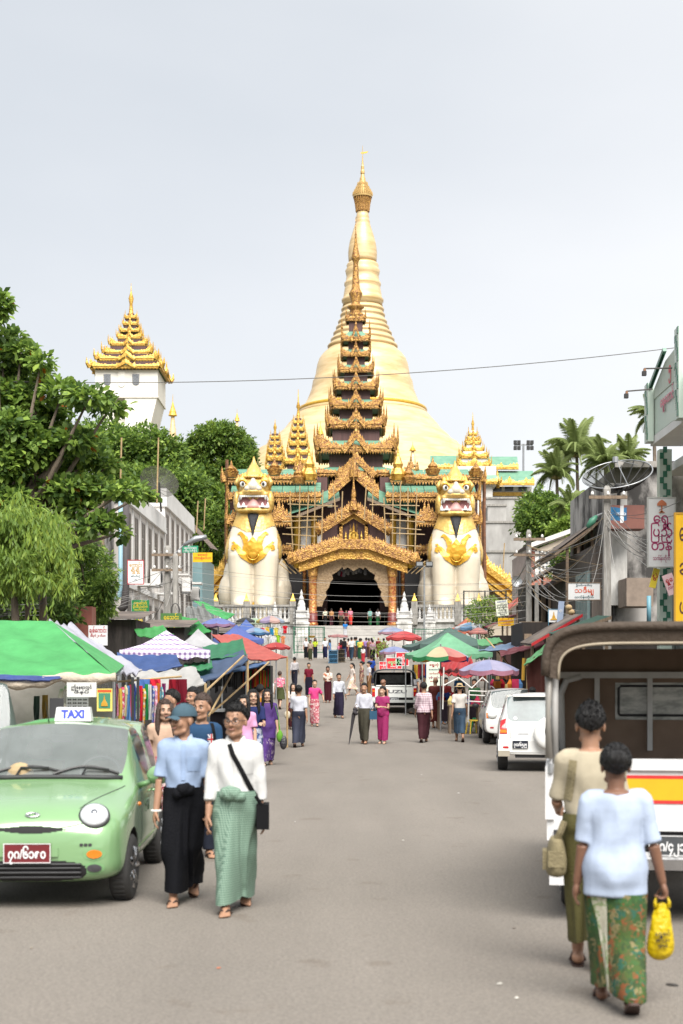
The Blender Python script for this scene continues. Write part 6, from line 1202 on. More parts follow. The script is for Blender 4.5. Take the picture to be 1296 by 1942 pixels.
b4=car_body(wg,.86,1.50,4.4,(.82,.92),.92,1.15,1.75,4.0,[(4.25,.95,.84),(4.35,.88,.83),(4.4,.5,.80)],paint_=m_whitep,gl=m_glassd,tint=m_glass,wheels=(.8,3.45,.31),nose=(.35,.72),zb=.28)
for sx in(-1,1):
 for y in(.8,3.45):wheel(wg,sx*.76,y,.31,.19)
 MB().ell((sx*.97,1.4,.98),(.10,.07,.075),12,8).build('mirror',m_trim,wg,True);patch(wg,'tail_light',b4,[(sx*.56,.84),(sx*.8,.84),(sx*.8,.70),(sx*.56,.70)],m_redlens,.012,-1);patch(wg,'indicator',b4,[(sx*.68,.83),(sx*.8,.83),(sx*.8,.71),(sx*.68,.71)],m_amber,.018,-1);patch(wg,'reflector',b4,ell_pts(sx*.66,.45,.05,.02,14,4),m_redlens,.01,-1)
 MB().tube([(sx*.58,1.9,1.50),(sx*.6,2.4,1.545),(sx*.6,3.4,1.54),(sx*.57,3.9,1.49)],.014,6).build('roof_rail',m_steel,wg)
patch(wg,'number_plate',b4,[(-.17,.62),(.17,.62),(.17,.50),(-.17,.50)],MATS['plate_black'],.02,-1)
Yp=footY(1353);ip=thing('pickup_truck','white pickup with dark canopy and lettered tailgate in the middle of the street','truck',(X_(748,Yp),Yp,gz(Yp)));w=.80
MB().box(-w+.06,w-.06,0,.05,.62,1.05).build('tailgate',m_whitep,ip)
text('ISUZU',.17,mk('letter_grey',(.16,.16,.17),.5),'lettering',ip,TM(0,-.004,.84),bold=.006,width=.98)
for sx in(-1,1):
 MB().box(sx*w-.06,sx*w+.06,-.02,2.0,.45,1.06).build('bed_side',m_whitep,ip);tl=MB().box(sx*w-.058,sx*w+.058,-.05,-.021,.66,.98).build('tail_light',m_redlens,ip);MB().box(sx*w-.05,sx*w+.05,-.062,-.051,.84,.90).build('amber_lens',m_amber,tl)
 for y in(.7,3.3):wheel(ip,sx*.66,y,.31,.2)
 MB().tube([(sx*(w-.06),0,1.05),(sx*(w-.1),0,1.55)],.03,6).build('canopy_post',m_trim,ip)
def arch2(t):a=pi*t;return V((-(w+.02)*(abs(cos(a))**.42)*(1 if cos(a)>0 else-1),0,1.32+.38*(sin(a)**.6)))
mb=MB();mb.rings([[arch2(i/30)+V((0,y,0)) for i in range(31)] for y in(-.08,.5,1.2,2.0)],0,False,False);mb.build('canopy',mk('black_canvas',(.035,.04,.045),.7),ip,True);MB().tube([arch2(i/30)+V((0,-.08,0)) for i in range(31)],.03,6).build('canopy_hem',MATS['black_canvas'],ip,True)
MB().box(-w+.06,w-.06,1.95,2.0,.7,1.6).build('front_panel',m_dark,ip);MB().box(-.5,.5,1.93,1.949,1.15,1.5).build('cab_window',mk('cab_window_glass',(.2,.22,.21),.2,scale=4,col2=(.09,.1,.09)),ip);MB().tube([(-w+.1,0,1.07),(w-.1,0,1.07)],.025,6).build('tailgate_rail',m_whitep,ip)
mb=MB();mb.box(-w,w,-.16,.02,.42,.52);mb.build('bumper',m_silver,ip);plate(ip,0,-.085,.575,.34,.11,MATS['plate_black'],'၄က/၇၈၁၂');MB().box(-.6,.6,.05,1.5,.3,.6).build('chassis',m_dark,ip);MB().box(-w,w,2.05,4.4,.4,1.02).build('cab',m_whitep,ip)
hc=thing('parked_car','small white car half hidden behind the left stalls, nose to the street','car',(X_(520,66),66,gz(66)),R(50));hc.location.x-=.3
b5=car_body(hc,.80,1.45,3.8,(.80,.92),.92,1.05,1.65,3.2,[(3.55,.95,.78),(3.75,.6,.7)],paint_=m_whitep,gl=m_glass,tint=m_glassd,wheels=(.7,3.1,.29),nose=(.3,.62))
for sx in(-1,1):
 for y in(.7,3.1):wheel(hc,sx*.71,y,.29,.18)
 patch(hc,'headlight',b5,ell_pts(sx*.55,.64,.13,.06),m_lens,.01)

# ---- people
random.seed(51)
def skinm(k):return mk('skin_%d'%k,[(.36,.20,.125),(.33,.18,.112),(.20,.10,.062),(.42,.26,.18)][k],.5,amt=.12,scale=14,spec=.4)
m_hair=mk('black_hair',(.010,.009,.009),.48,amt=.4,scale=60,stretch=(1,1,.2),bump=.6,bscale=80,spec=.3);m_hairb=mk('brown_hair',(.05,.025,.015),.4,amt=.4,scale=60,bump=.5,bscale=80)
m_sandal=mk('dark_sandal',(.05,.025,.018),.7);m_eyew=mk('eye_white',(.7,.68,.66),.3);m_lip=mk('lip',(.36,.16,.125),.5);m_nail=m_lip
WALK={'s':((2,2),(-3,2),(4,7,12,0),(-3,7,12,0)),'wl':((17,4),(-13,24),(-14,7,10,0),(15,7,16,0)),'wr':((-13,24),(17,4),(15,7,16,0),(-14,7,10,0)),'f':((3,2),(-2,2),(14,4,85,28),(18,4,80,28)),'p':((9,3),(-9,14),(20,5,75,20),(-8,8,12,0)),'hip':((8,3),(-8,14),(-22,32,75,30),(6,6,20,0)),'sit':((85,88),(80,86),(20,8,70,15),(18,8,70,15))}
def person(label,px,py,H,face=0,pose='s',top=None,bot=None,sleeve=.72,hem=.56,bhem=.07,kind='longyi',hair='short',skin=1,Y=None,z=None,yaw=0,group=None,vox=None,legs=None,arms=None,fat=1.,grip=(0,0),foot='sandal',cap=None,folds=.035,hairm=None,tilt=0,pitch=0):
 if Y is None:Y=footY(py)
 if vox is None:vox=.0075 if Y<13 else .011 if Y<26 else .016 if Y<60 else .023
 lod=0 if vox<.009 else 1 if vox<.013 else 2 if vox<.02 else 3
 zz=gz(Y) if z is None else z
 r=thing('person',label,'person',(X_(px,Y),Y,zz),R(face),group);h=H;k=h/1.65
 Lg,Rg,La,Ra=WALK[pose];
 if legs:Lg,Rg=legs
 if arms:La,Ra=arms
 sk=skinm(skin);body=MB();segs={};feet={};hands={}
 def sag(a):return V((0,-sin(R(a)),-cos(R(a))))
 for s,(a,kn) in((1,Lg),(-1,Rg)):
  hp=V((s*.046*h,0,.52*h));kp=hp+sag(a)*.245*h;ap=kp+sag(a-kn)*.235*h;pt=max(0,min(60,(kn-a)*.9-6));fd=V((0,-cos(R(pt)),-sin(R(pt))));up=V((0,-sin(R(pt)),cos(R(pt))))
  feet[s]=[ap,fd,up];segs[s]=[hp,kp,ap]
 low=min(min((f[0]-f[2]*.042*h).z,(f[0]-f[2]*.042*h+f[1]*.11*h).z) for f in feet.values());dz=V((0,0,-low))
 for s in(1,-1):
  segs[s]=[p+dz for p in segs[s]];feet[s][0]+=dz;hp,kp,ap=segs[s]
  body.capsule(hp,kp,.049*h*fat,.034*h,12);body.capsule(kp,kp.lerp(ap,.35),.034*h,.034*h,10);body.capsule(kp.lerp(ap,.3),ap,.034*h,.021*h,10)
  A,fd,up=feet[s];sd=fd.cross(up);base=A-up*.026*h
  body.capsule(A-fd*.02*h-up*.014*h,A+fd*.055*h-up*.020*h,.025*h,.021*h,10);body.capsule(A+fd*.05*h-up*.024*h+sd*.008*h,A+fd*.085*h-up*.028*h+sd*.006*h,.018*h,.015*h,10);body.capsule(A+fd*.05*h-up*.026*h-sd*.012*h,A+fd*.08*h-up*.029*h-sd*.012*h,.016*h,.013*h,8)
  if lod<2:
   for t,(o,l) in enumerate(((.019,.112),(.006,.110),(-.004,.104),(-.013,.097),(-.021,.089))):body.capsule(A+fd*.08*h-up*.030*h+sd*s*o*-1*h,A+fd*l*h-up*.031*h+sd*s*o*-1*h,.008*h,.0075*h if t else .010*h,6)
 pz=segs[1][0].z/h;dzt=pz-.52;wst=lambda z:z+dzt
 TR=[(.46,.055,.05,.01),(.50,.086,.062,.010),(.55,.086,.064,.010),(.61,.076,.056,.004),(.68,.080,.058,0),(.74,.090,.062,0),(.785,.092,.056,.004),(.81,.074,.046,.008),(.832,.045,.04,.01)]
 def ring(z,rx,ry,yo,n=20):return[V((cos(2*pi*j/n)*rx*h,sin(2*pi*j/n)*ry*h+yo*h,wst(z)*h)) for j in range(n)]
 body.rings([ring(z,rx*fat,ry*fat,yo) for z,rx,ry,yo in TR])
 sh={};slv={}
 for s,(sw,ab,el,tw) in((1,La),(-1,Ra)):
  sp=V((s*.094*h*fat**.5,.006*h,wst(.792)*h));d1=V((s*sin(R(ab)),-sin(R(sw))*cos(R(ab)),-cos(R(sw))*cos(R(ab))));a2=sw+el;ab2=ab-tw
  d2=V((s*sin(R(ab2)),-sin(R(a2))*cos(R(ab2)),-cos(R(a2))*cos(R(ab2))));ep=sp+d1*.172*h;wp=ep+d2*.150*h;slv[s]=(sp,ep,wp)
  body.capsule(V((s*.05*h,.006*h,wst(.80)*h)),sp,.032*h,.032*h*fat,10);body.capsule(sp,ep,.030*h*fat,.023*h,10);body.capsule(ep,wp,.025*h,.0165*h,10)
  fw=V((0,-1,0));f=(fw-d2*fw.dot(d2));f=f.normalized() if f.length>.2 else V((0,0,1));n=d2.cross(f);n=n if n.x*s<0 else-n;g=grip[0] if s>0 else grip[1]
  hands[s]=wp+d2*.075*h+n*.02*h*g
  if lod<3:
   body.ell(wp+d2*.03*h,(.5*.03*h,.5*.03*h,.5*.03*h),6,4);Qm=Matrix((f,n,d2)).transposed().to_4x4();body.ell(wp+d2*.032*h,(.026*h,.014*h,.034*h),12,8,M=Qm)
   for t,(o,l) in enumerate(((-.019,.034),(-.0065,.042),(.006,.045),(.018,.041))):
    b0=wp+d2*.052*h+f*o*h;dd=d2;q=[b0]
    for m_,ang in((.42,14+48*g),(.33,34+75*g),(.25,52+95*g)):q.append(q[-1]+(d2*cos(R(ang))+n*sin(R(ang)))*l*m_*h*1.05)
    rr=max(.0054*h,vox*.62)
    for a_,b_ in zip(q,q[1:]):body.capsule(a_,b_,rr,rr*.92,6)
   t0=wp+d2*.016*h+f*.018*h;t1=t0+(d2*.65+f*.6+n*.35).normalized()*.03*h;t2=t1+(d2*.85+f*.15+n*(.4+.4*g)).normalized()*.024*h;body.capsule(t0,t1,.0085*h,.0075*h,6);body.capsule(t1,t2,.0072*h,.006*h,6)
  else:body.capsule(wp,wp+d2*.075*h,.017*h,.012*h,8)
 hc=V((0,-.006*h,wst(.922)*h));HM=Matrix.Translation(hc)@Matrix.Rotation(R(yaw),4,'Z')@Matrix.Rotation(R(pitch),4,'X')@Matrix.Rotation(R(tilt),4,'Y')@Matrix.Scale(k*1.12,4);hd=MB()
 hd.ell((0,.012,.03),(.071,.089,.08),18,12);hd.ell((0,-.022,-.03),(.058,.066,.080),16,10);hd.capsule((0,-.064,-.088),(0,-.06,-.085),.026,.026,10)
 for s in(-1,1):hd.ell((s*.075,.006,-.008),(.011,.02,.031),8,6);hd.ell((s*.032,-.062,-.026),(.028,.026,.026),10,6);hd.capsule((s*.045,-.03,-.075),(0,-.066,-.09),.02,.022,8)
 hd.capsule((0,-.088,.008),(0,-.104,-.024),.008,.013,8);
 if lod<2:
  for s in(-1,1):hd.ell((s*.012,-.094,-.027),(.009,.011,.008),8,5);hd.capsule((s*.012,-.09,.022),(s*.045,-.076,.022),.007,.006,6)
 body.add([HM@V(v) for v in hd.v],hd.f);body.capsule(V((0,.008*h,wst(.81)*h)),hc+V((0,.008*h,-.03*h)),.033*h*fat**.5,.033*h,12)
 bme=remesh(body,vox,sk,2 if lod<3 else 1,'body')
 nv=len(bme.vertices);co=np.empty(nv*3);no=np.empty(nv*3);bme.vertices.foreach_get('co',co);bme.vertices.foreach_get('normal',no);co=co.reshape(-1,3);no=no.reshape(-1,3)
 def sd_(a,b,lim=1.):
  a=np.array(a);b=np.array(b);d=b-a;t=np.clip(((co-a)@d)/(d@d),0,lim);return np.linalg.norm(co-a-t[:,None]*d,axis=1)
 dl=np.min([sd_(segs[s][i],segs[s][i+1]) for s in(1,-1) for i in(0,1)],axis=0);da=np.min([sd_(slv[s][i],slv[s][i+1]) for s in(1,-1) for i in(0,1)],axis=0);q_=np.zeros(nv)
 if bot is not None and kind!='trousers':q_=np.where((dl<da)&(dl<.075*h)&(co[:,2]<wst(.58)*h)&(co[:,2]>(bhem+.008)*h),.022*h,q_)
 if top is not None:
  q_=np.where((co[:,2]>wst(hem+.02)*h)&(co[:,2]<wst(.805)*h)&(np.abs(co[:,0])<.105*h)&(np.abs(co[:,1])<.09*h)&(dl>.03*h),.014*h,q_)
  if sleeve>0:
   for s in(1,-1):
    sp,ep,wp=slv[s];e1=sp.lerp(ep,min(1,sleeve)-.12);dd=sd_(sp,e1)
    if sleeve>1.15:dd=np.minimum(dd,sd_(ep,ep.lerp(wp,sleeve-1.1)))
    q_=np.where((dd<.040*h)&(co[:,2]<wst(.83)*h),.010*h,q_)
 bme.vertices.foreach_set('co',(co-no*q_[:,None]).ravel());bme.update();bo=link('body',bme,r)
 if lod<2:
  for s in(-1,1):
   e=MB().ell(HM@V((s*.030,-.079,.004)),(.0115*k,.008*k,.0052*k),10,6).build('eye',m_eyew,r,True);MB().ell(HM@V((s*.030,-.0865,.004)),(.0062*k,.004*k,.0055*k),8,5).build('iris',m_black,e,True)
   MB().tube([HM@V(v) for v in((s*.014,-.092,.024),(s*.030,-.091,.030),(s*.050,-.076,.024))],[.0025,.004,.002],5).build('eyebrow',m_hair,r)
  MB().tube([HM@V(v) for v in((-.026,-.082,-.048),(-.012,-.094,-.054),(0,-.097,-.055),(.012,-.094,-.054),(.026,-.082,-.048))],[.002,.0055,.006,.0055,.002],6).build('mouth',m_lip,r,True)
 if hair:
  hm=hairm or m_hair;nu,nv=(44,26) if lod==0 else(26,16) if lod<3 else(16,10);rd=random.Random(hash(label)%999);ph=[rd.uniform(0,6) for _ in range(4)]
  lw=hair in('long','pony','bun')
  def hv(u_,v_):
   az=u_*2*pi;el=-pi/2+v_*pi*.9999;d=V((sin(az)*cos(el),-cos(az)*cos(el),sin(el)));fr_=cos(az)
   lim=(24 if fr_>.55 else 24-(.55-fr_)/.55*30 if fr_>0 else-4+fr_*(46 if not lw else 52))*pi/180
   if lw and-.1<fr_<.5:lim-=.25
   t=max(0,min(1,(el-lim)/.16));f=.80+t*.20+(.03*sin(az*9+ph[0]+el*6)*sin(el*11+ph[1])+.02*sin(az*23+ph[2])*sin(el*17))*t*(1.4 if hair=='short' else .5)
   top_=1+.10*t*max(0,d.z) if hair=='short' else 1
   hs_=.96 if cap else 1.12 if hair=='bun' else 1.05;return HM@V((d.x*.081*f*hs_,.016+d.y*.100*f*hs_,.034+d.z*.093*f*top_*hs_))
  g=MB();g.grid(hv,nu,nv)
  if lod<2 and not cap or lod==0:
   for _ in range(420 if lod==0 else 160):
    u_,v_=rd.random(),rd.uniform(.3,1);p0=hv(u_,v_);p1_=hv(u_,max(0,v_-.02));nn_=(p0-(HM@V((0,.016,.03)))).normalized();dn=(p1_-p0);dn=dn.normalized() if dn.length>1e-6 else nn_
    if(p0-(HM@V((0,.016,.03)))).length<.088*k*1.0 or(cap and rd.random()<.8):continue
    sw_=dn.cross(nn_);d_=dn*.8+nn_*rd.uniform(.05,.38 if hair=='short' else .14)+sw_*rd.uniform(-.5,.5);L_=rd.uniform(.02,.045)*k;w_=sw_*.0055*k;b0=p0-nn_*.006*k
    g.add([b0-w_,b0+w_,b0+nn_*.008*k,b0+d_*L_*.6+w_*.7+nn_*.004*k,b0+d_*L_*.6-w_*.7+nn_*.004*k,b0+d_*L_],[(0,1,3,4),(1,2,3),(2,0,4),(2,4,3),(4,3,5)])
  g.build('hair',hm,r,True)
  def strand(pts,rx,ry):
   rs=[]
   for(x,y,z_),a,b in zip(pts,rx,ry):rs.append([HM@V((x+cos(2*pi*j/12)*a,y+sin(2*pi*j/12)*b,z_)) for j in range(12)])
   return MB().rings(rs)
  if hair=='long':
   strand([(0,.06,.05),(0,.085,-.06),(0,.10,-.17),(0,.10,-.28),(0,.09,-.36)],[.062,.078,.085,.075,.03],[.04,.035,.03,.03,.015]).build('long_hair',hm,r,True)
   for s in(-1,1):strand([(s*.058,-.01,.08),(s*.078,-.015,.0),(s*.082,-.02,-.1),(s*.085,-.045,-.2),(s*.08,-.06,-.27)],[.030,.027,.030,.028,.010],[.05,.05,.045,.036,.014]).build('hair_lock',hm,r,True)
  if hair=='pony':strand([(0,.09,.06),(0,.125,.02),(0,.125,-.1),(0,.11,-.2),(0,.10,-.27)],[.025,.032,.034,.028,.008],[.022,.026,.024,.02,.008]).build('pony_tail',hm,r,True)
  if hair=='bun':g=MB();g.ell(HM@V((0,.125,.05)),(.06*k,.048*k,.055*k),14,9);g.tube([HM@V((.046*cos(a/12*2*pi),.118,.045+.042*sin(a/12*2*pi))) for a in range(13)],.012*k,6);g.build('hair_bun',hm,r,True)
 if cap=='cap':
  cm_=cloth(82,108,122);g=MB()
  def cv(u_,v_):
   az=u_*2*pi;el=v_*pi/2;f=1+.012*sin(az*6);return HM@V((sin(az)*cos(el)*.084*f,.012-cos(az)*cos(el)*.104*f,.034+sin(el)*.098))
  g.grid(cv,30,8);c_=g.build('cap',cm_,r,True);g=MB();g.grid(lambda u_,v_:HM@V(((u_-.5)*.15*(1-.25*v_*v_),-.085-v_*.075*(1-(2*u_-1)**2*.55),.040-.022*(2*u_-1)**2-.012*v_)),12,5);g.build('cap_brim',cm_,c_,True)
 if cap=='hat':
  MB().lathe([(.17,-.012),(.165,0),(.092,.008),(.085,.05),(.07,.085),(.03,.095),(.001,.095)],22,HM@V((0,.01,.055)),sx=k,sy=k).build('straw_hat',mk('straw',(.45,.32,.17),.8,scale=6),r,True)
 if bot is not None:
  def legpt(s,z_):
   hp,kp,ap=segs[s]
   for a,b in((hp,kp),(kp,ap)):
    if(a.z>=z_>=b.z) or(a.z<=z_<=b.z):t=(a.z-z_)/(a.z-b.z) if abs(a.z-b.z)>1e-6 else 0;return a.lerp(b,t)
   return ap if z_<ap.z else hp
  if kind in('longyi','skirt'):
   rs=[];zs=np.linspace(wst(.59 if hem>.52 else hem+.014)*h,max(bhem*h,.05),26 if lod<2 else 14);nn=56 if lod<2 else 28;zmid=wst(.5)*h;ph=random.uniform(0,6)
   for i,z_ in enumerate(zs):
    t=i/(len(zs)-1);a,b=legpt(1,min(z_,segs[1][0].z)),legpt(-1,min(z_,segs[-1][0].z));
    rl=(.056*fat*(1-t)+.036*t+.010)*h if kind=='longyi' else(.07+.035*t)*h;c=(a+b)/2;ringv=[]
    tz=z_/h-dzt;bx_=np.interp(tz,[q[0] for q in TR],[q[1] for q in TR])*h*fat;by_=np.interp(tz,[q[0] for q in TR],[q[2] for q in TR])*h*fat
    cs=[a.lerp(b,q/8) for q in range(9)];wc=max(0,min(1,(tz-.47)/.05));c=c.lerp(V((0,.009*h,z_)),wc)
    for j in range(nn):
     th=2*pi*j/nn;u=(cos(th),sin(th));best=0
     for p in cs:
      rx_,ry_=p.x-c.x,p.y-c.y;pd=rx_*u[0]+ry_*u[1];disc=rl*rl-(rx_*rx_+ry_*ry_-pd*pd)
      if disc>0:best=max(best,pd+sqrt(disc))
     if tz>.47:w_=min(1,(tz-.47)/.05);em=(.019 if hem>.52 else .002)*h;eb=1/sqrt((u[0]/(bx_+em))**2+(u[1]/(by_+em))**2);best=best*(1-w_)+max(eb,best*.0)*w_ if w_>.99 else max(best,eb*w_)
     fo=folds*h*.35*(t**.6)*(sin(5*th+ph+2*t)+.6*sin(9*th-ph+3*t));fr_=max(0,cos(th+pi/2))**6;fo+=folds*.30*h*fr_*sin(11*th+ph+.8*sin(3*t))*min(1,t*2)
     ringv.append(V((c.x+u[0]*(best+fo*.6),c.y+u[1]*(best+fo*.6),z_+(.012*h*sin(th*2+ph)*t if t>.9 else 0))))
    rs.append(ringv)
   mb=MB();mb.rings(rs,caps=False);lo=mb.build('longyi' if kind=='longyi' else 'skirt',bot,r,True)
  else:
   mb=MB();mb.rings([ring(z_,rx*fat+.010,ry*fat+.010,yo) for z_,rx,ry,yo in TR[:4]])
   for s in(1,-1):
    hp,kp,ap=segs[s];e_=ap.lerp(kp,.03) if kind=='trousers' else kp.lerp(hp,.12);q=[hp,kp,e_] if kind=='trousers' else[hp,e_]
    mb.tube(q,[.068*h*fat,.05*h,.042*h] if kind=='trousers' else[.07*h,.062*h],14)
   lo=link('trousers',remesh(mb,max(vox,.011),bot,2,'trousers',.004,16),r)
 bv_=None
 if top is not None:
  mb=MB();e_=.009;z_=np.linspace(hem,.80,12);fl=1.0
  rs=[]
  for q in z_:
   rx=np.interp(q,[a[0] for a in TR],[a[1] for a in TR])*fat+e_;ry=np.interp(q,[a[0] for a in TR],[a[2] for a in TR])*fat+e_;ef=max(0,min(1,(.64-q)/.10))*(.020 if hem<=.52 else 0);rx=(max(rx,.084*fat+e_) if q<.76 and(hem<=.52 or q>.6) else rx)+ef;ry+=ef
   rs.append(ring(q,rx,ry,.004))
  rs.append(ring(.826,.052,.046,.010));mb.rings(rs)
  for s in(1,-1):
   sp,ep,wp=slv[s];mb.capsule(V((s*.045*h,.006*h,wst(.800)*h)),sp,.036*h,.039*h*fat,12);loose=.034
   if sleeve>0:
    pts=[sp];T=sleeve
    if T<=1:pts+=[sp.lerp(ep,T*.5),sp.lerp(ep,T)];rr=[.039*h*fat,loose*h,(loose+.003)*h]
    else:pts+=[ep,ep.lerp(wp,min(.96,T-1))];rr=[.039*h*fat,.034*h,.030*h]
    mb.tube(pts,rr,14)
  tme=remesh(mb,max(vox,.009),top,9 if lod==0 else 3 if lod<2 else 1,'shirt',.0072 if lod==0 else .006,15);to=link('shirt',tme,r)
  if lod<2:bv_=BVHTree.FromPolygons([v.co for v in tme.vertices],[p.vertices for p in tme.polygons])
 if foot and lod<3:
  for s in(1,-1):
   A,fd,up=feet[s];sd=fd.cross(up);b0=A-up*.042*h;pts=[(-.036,.012),(-.03,.021),(.0,.023),(.05,.027),(.085,.028),(.11,.02),(.12,.006)]
   ol=[b0+fd*a*h+sd*b*h for a,b in pts]+[b0+fd*a*h-sd*b*h for a,b in reversed(pts)];n_=len(ol);t=up*.010*h
   mb=MB();mb.add(ol+[p-t for p in ol],[tuple(range(n_)),tuple(reversed(range(n_,2*n_)))]+[(i,i+n_,(i+1)%n_+n_,(i+1)%n_) for i in range(n_)])
   sdl=mb.build('sandal',m_sandal,r)
   if lod<2:
    for q in(-1,1):MB().tube([b0+fd*.085*h+up*.02*h+sd*.002*h,b0+fd*.065*h+up*.034*h+sd*q*.016*h,b0+fd*.02*h+sd*q*.029*h+up*.012*h],.0055*h,6).build('strap',m_sandal,sdl,True)
 r['_']=0;del r['_']
 Mw=Matrix.Translation(r.location)@Matrix.Rotation(R(face),4,'Z')
 return dict(root=r,hands={s:Mw@p for s,p in hands.items()},lh=hands,bvh=bv_,HM=HM,h=h,Mw=Mw,slv=slv,wst=wst)
def drape(p,pts,w,mat,name,d=1,off=.010,parent=None):
 mb=MB();rs=[]
 q=[V((x,0,z)) for x,z in pts];fine=[q[i].lerp(q[i+1],t/8) for i in range(len(q)-1) for t in range(8)]+[q[-1]];up=[]
 for i,c in enumerate(fine):
  t=(fine[min(i+1,len(fine)-1)]-fine[max(i-1,0)]).normalized();s=V((t.z,0,-t.x));row=[]
  for k_ in(-1,-.33,.33,1):
   c2=c+s*w/2*k_;hh=p['bvh'].ray_cast(V((c2.x,-2*d,c2.z)),V((0,d,0)))
   row.append((hh[0]+V((0,-off*d,0))) if hh[0] is not None else None)
  if None not in row:rs.append(row)
 if len(rs)>1:mb.rings(rs,0,False,False)
 return mb.build(name,mat,parent or p['root'],True)
H1=1.63;p1=person('man in light blue shirt, grey cap and black longyi beside the taxi',348,1712,H1,4,top=cloth(182,204,238,.75),bot=mk('black_longyi',(.0045,.0048,.007),.8,amt=.3,scale=8,bump=.3,bscale=90,spec=.15),hair='short',skin=1,cap='cap',yaw=-48,legs=((-6,42),(12,4)),arms=((-6,5,8,0),(4,7,8,0)),sleeve=.9,hem=.545,bhem=.075,folds=.05)
def collar(p,m):
 h,wst=p['h'],p['wst'];zc=wst(.832)*h;mb=MB();rs=[]
 for(rr,dz) in((.040,.008),(.043,.022),(.054,-.012)):rs.append([V((sin(a)*rr*h,.008*h-cos(a)*rr*h*1.0-(.006*h if dz<0 else 0),zc+dz*h*(1 if abs(a)>.5 or dz<0 else .4)-(.030*h*max(0,cos(a))**4))) for a in[(.14+(2*pi-.28)*i/26) for i in range(27)]])
 mb.rings(rs,0,False,False);return mb.build('collar',m,p['root'],True)
collar(p1,cloth(186,208,240,.78));drape(p1,[(.005,.80*H1),(.005,.62*H1)],.034,cloth(175,198,234,.75),'button_band',off=.007);drape(p1,[(.085,.735*H1),(.085,.665*H1)],.10,cloth(172,196,232,.75),'breast_pocket',off=.006)
mb=MB();mb.ell((.02,-.125,.575*H1),(.085,.05,.055),16,10);mb.ell((-.04,-.12,.555*H1),(.05,.045,.045),12,8);link('longyi_knot',remesh(mb,.008,MATS['black_longyi'],3,'longyi_knot',.004,50),p1['root'])
MB().tube([V((.036*cos(k*pi/10),.03*sin(k*pi/10),0))+p1['slv'][-1][2]+V((0,0,-.005)) for k in range(21)],.011,6).build('wrist_watch',m_white,p1['root'],True)
H2=1.64;m_lg=check('green_checked_longyi',(.075,.14,.10),(.20,.29,.225),55);p2=person('man in white shirt and glasses with green checked longyi and black shoulder bag',447,1729,H2,3,top=cloth(240,240,238,.82),bot=m_lg,hair='short',skin=1,yaw=-18,legs=((-15,24),(13,4)),arms=((-4,7,10,0),(2,7,14,2)),sleeve=1.55,hem=.555,bhem=.06,folds=.05)
collar(p2,cloth(244,244,242,.85));drape(p2,[(.0,.80*H2),(.0,.60*H2)],.03,cloth(232,232,230,.8),'button_band',off=.006);drape(p2,[(.09,.735*H2),(.09,.665*H2)],.10,cloth(230,230,228,.8),'breast_pocket',off=.006)
mb=MB();mb.ell((-.04,-.125,.575*H2),(.09,.05,.06),16,10);mb.ell((.03,-.12,.56*H2),(.06,.045,.045),12,8);link('longyi_knot',remesh(mb,.008,m_lg,3,'longyi_knot',.004,50),p2['root'])
HM=p2['HM'];mb=MB()
for s in(-1,1):mb.tube([HM@V((s*.034+.027*cos(a*pi/10),-.102+abs(cos(a*pi/10)*s+1)*.006*(1),.002+.019*sin(a*pi/10))) for a in range(21)],.0026,5);mb.tube([HM@V((s*.06,-.092,.008)),HM@V((s*.078,.0,.010))],.0028,4)
mb.tube([HM@V((-.008,-.104,.006)),HM@V((.008,-.104,.006))],.0026,4);mb.build('glasses',m_trim,p2['root'])
MB().tube([V((.034*cos(k*pi/10),.03*sin(k*pi/10),0))+p2['slv'][1][2]+V((0,0,.02)) for k in range(21)],.012,6).build('wrist_watch',m_chrome,p2['root'],True)
bag=thing('shoulder_bag','black shoulder bag hanging at the side of the man in glasses','bag',p2['root'].location,R(3));MB().rings([[V((.215+sx*.05,sy*.11+.01,z_)) for sx,sy in((-1,-1),(1,-1),(1,1),(-1,1))] for z_ in(.40*H2,.52*H2)]).build('pouch',cloth(25,25,28,.6),bag)
drape(p2,[(-.055,.825*H2),(-.02,.76*H2),(.06,.67*H2),(.13,.585*H2),(.165,.555*H2)],.036,cloth(25,25,28,.6),'strap',off=.011,parent=bag);MB().tube([(.16,-.10,.56*H2),(.20,-.09,.52*H2),(.215,-.05,.515*H2)],.016,6).build('strap',cloth(25,25,28,.6),bag)
H3=1.47;m_batik=cells('green_batik',[(.02,.06,.012),(.04,.075,.012),(.015,.075,.045),(.06,.065,.015),(.16,.05,.012),(.03,.085,.018),(.02,.045,.01),(.17,.14,.06)],26)
p3=person('woman in pale blue blouse and green patterned skirt walking away with a yellow bag',1168,1908,H3,174,top=cloth(205,220,245,.8),bot=m_batik,hair='bun',skin=2,legs=((13,4),(-12,26)),arms=((2,8,8,0),(0,14,8,0)),sleeve=.95,hem=.43,bhem=.075,fat=1.12,grip=(0,1),folds=.02)
mb=MB();hw=p3['lh'][-1]
lo=[o for o in p3['root'].children if o.name.startswith('longyi')][0];me=lo.data;nn=56;co=[v.co.copy() for v in me.vertices];rows=len(co)//nn;rs=[]
for i in range(1,rows):rs.append([V(co[i*nn+j])*1+(V((co[i*nn+j].x,co[i*nn+j].y,0)).normalized()*.004) for j in range(3,10)])
mb.rings(rs,0,False,False);mb.build('pale_border',cells('cream_batik',[(.45,.42,.32),(.52,.50,.40),(.20,.28,.12),(.48,.46,.36)],34),lo,True)
yb=thing('plastic_bag','bright yellow plastic bag with black print carried by the woman in pale blue','bag',p3['hands'][-1]);mb=MB();rs=[]
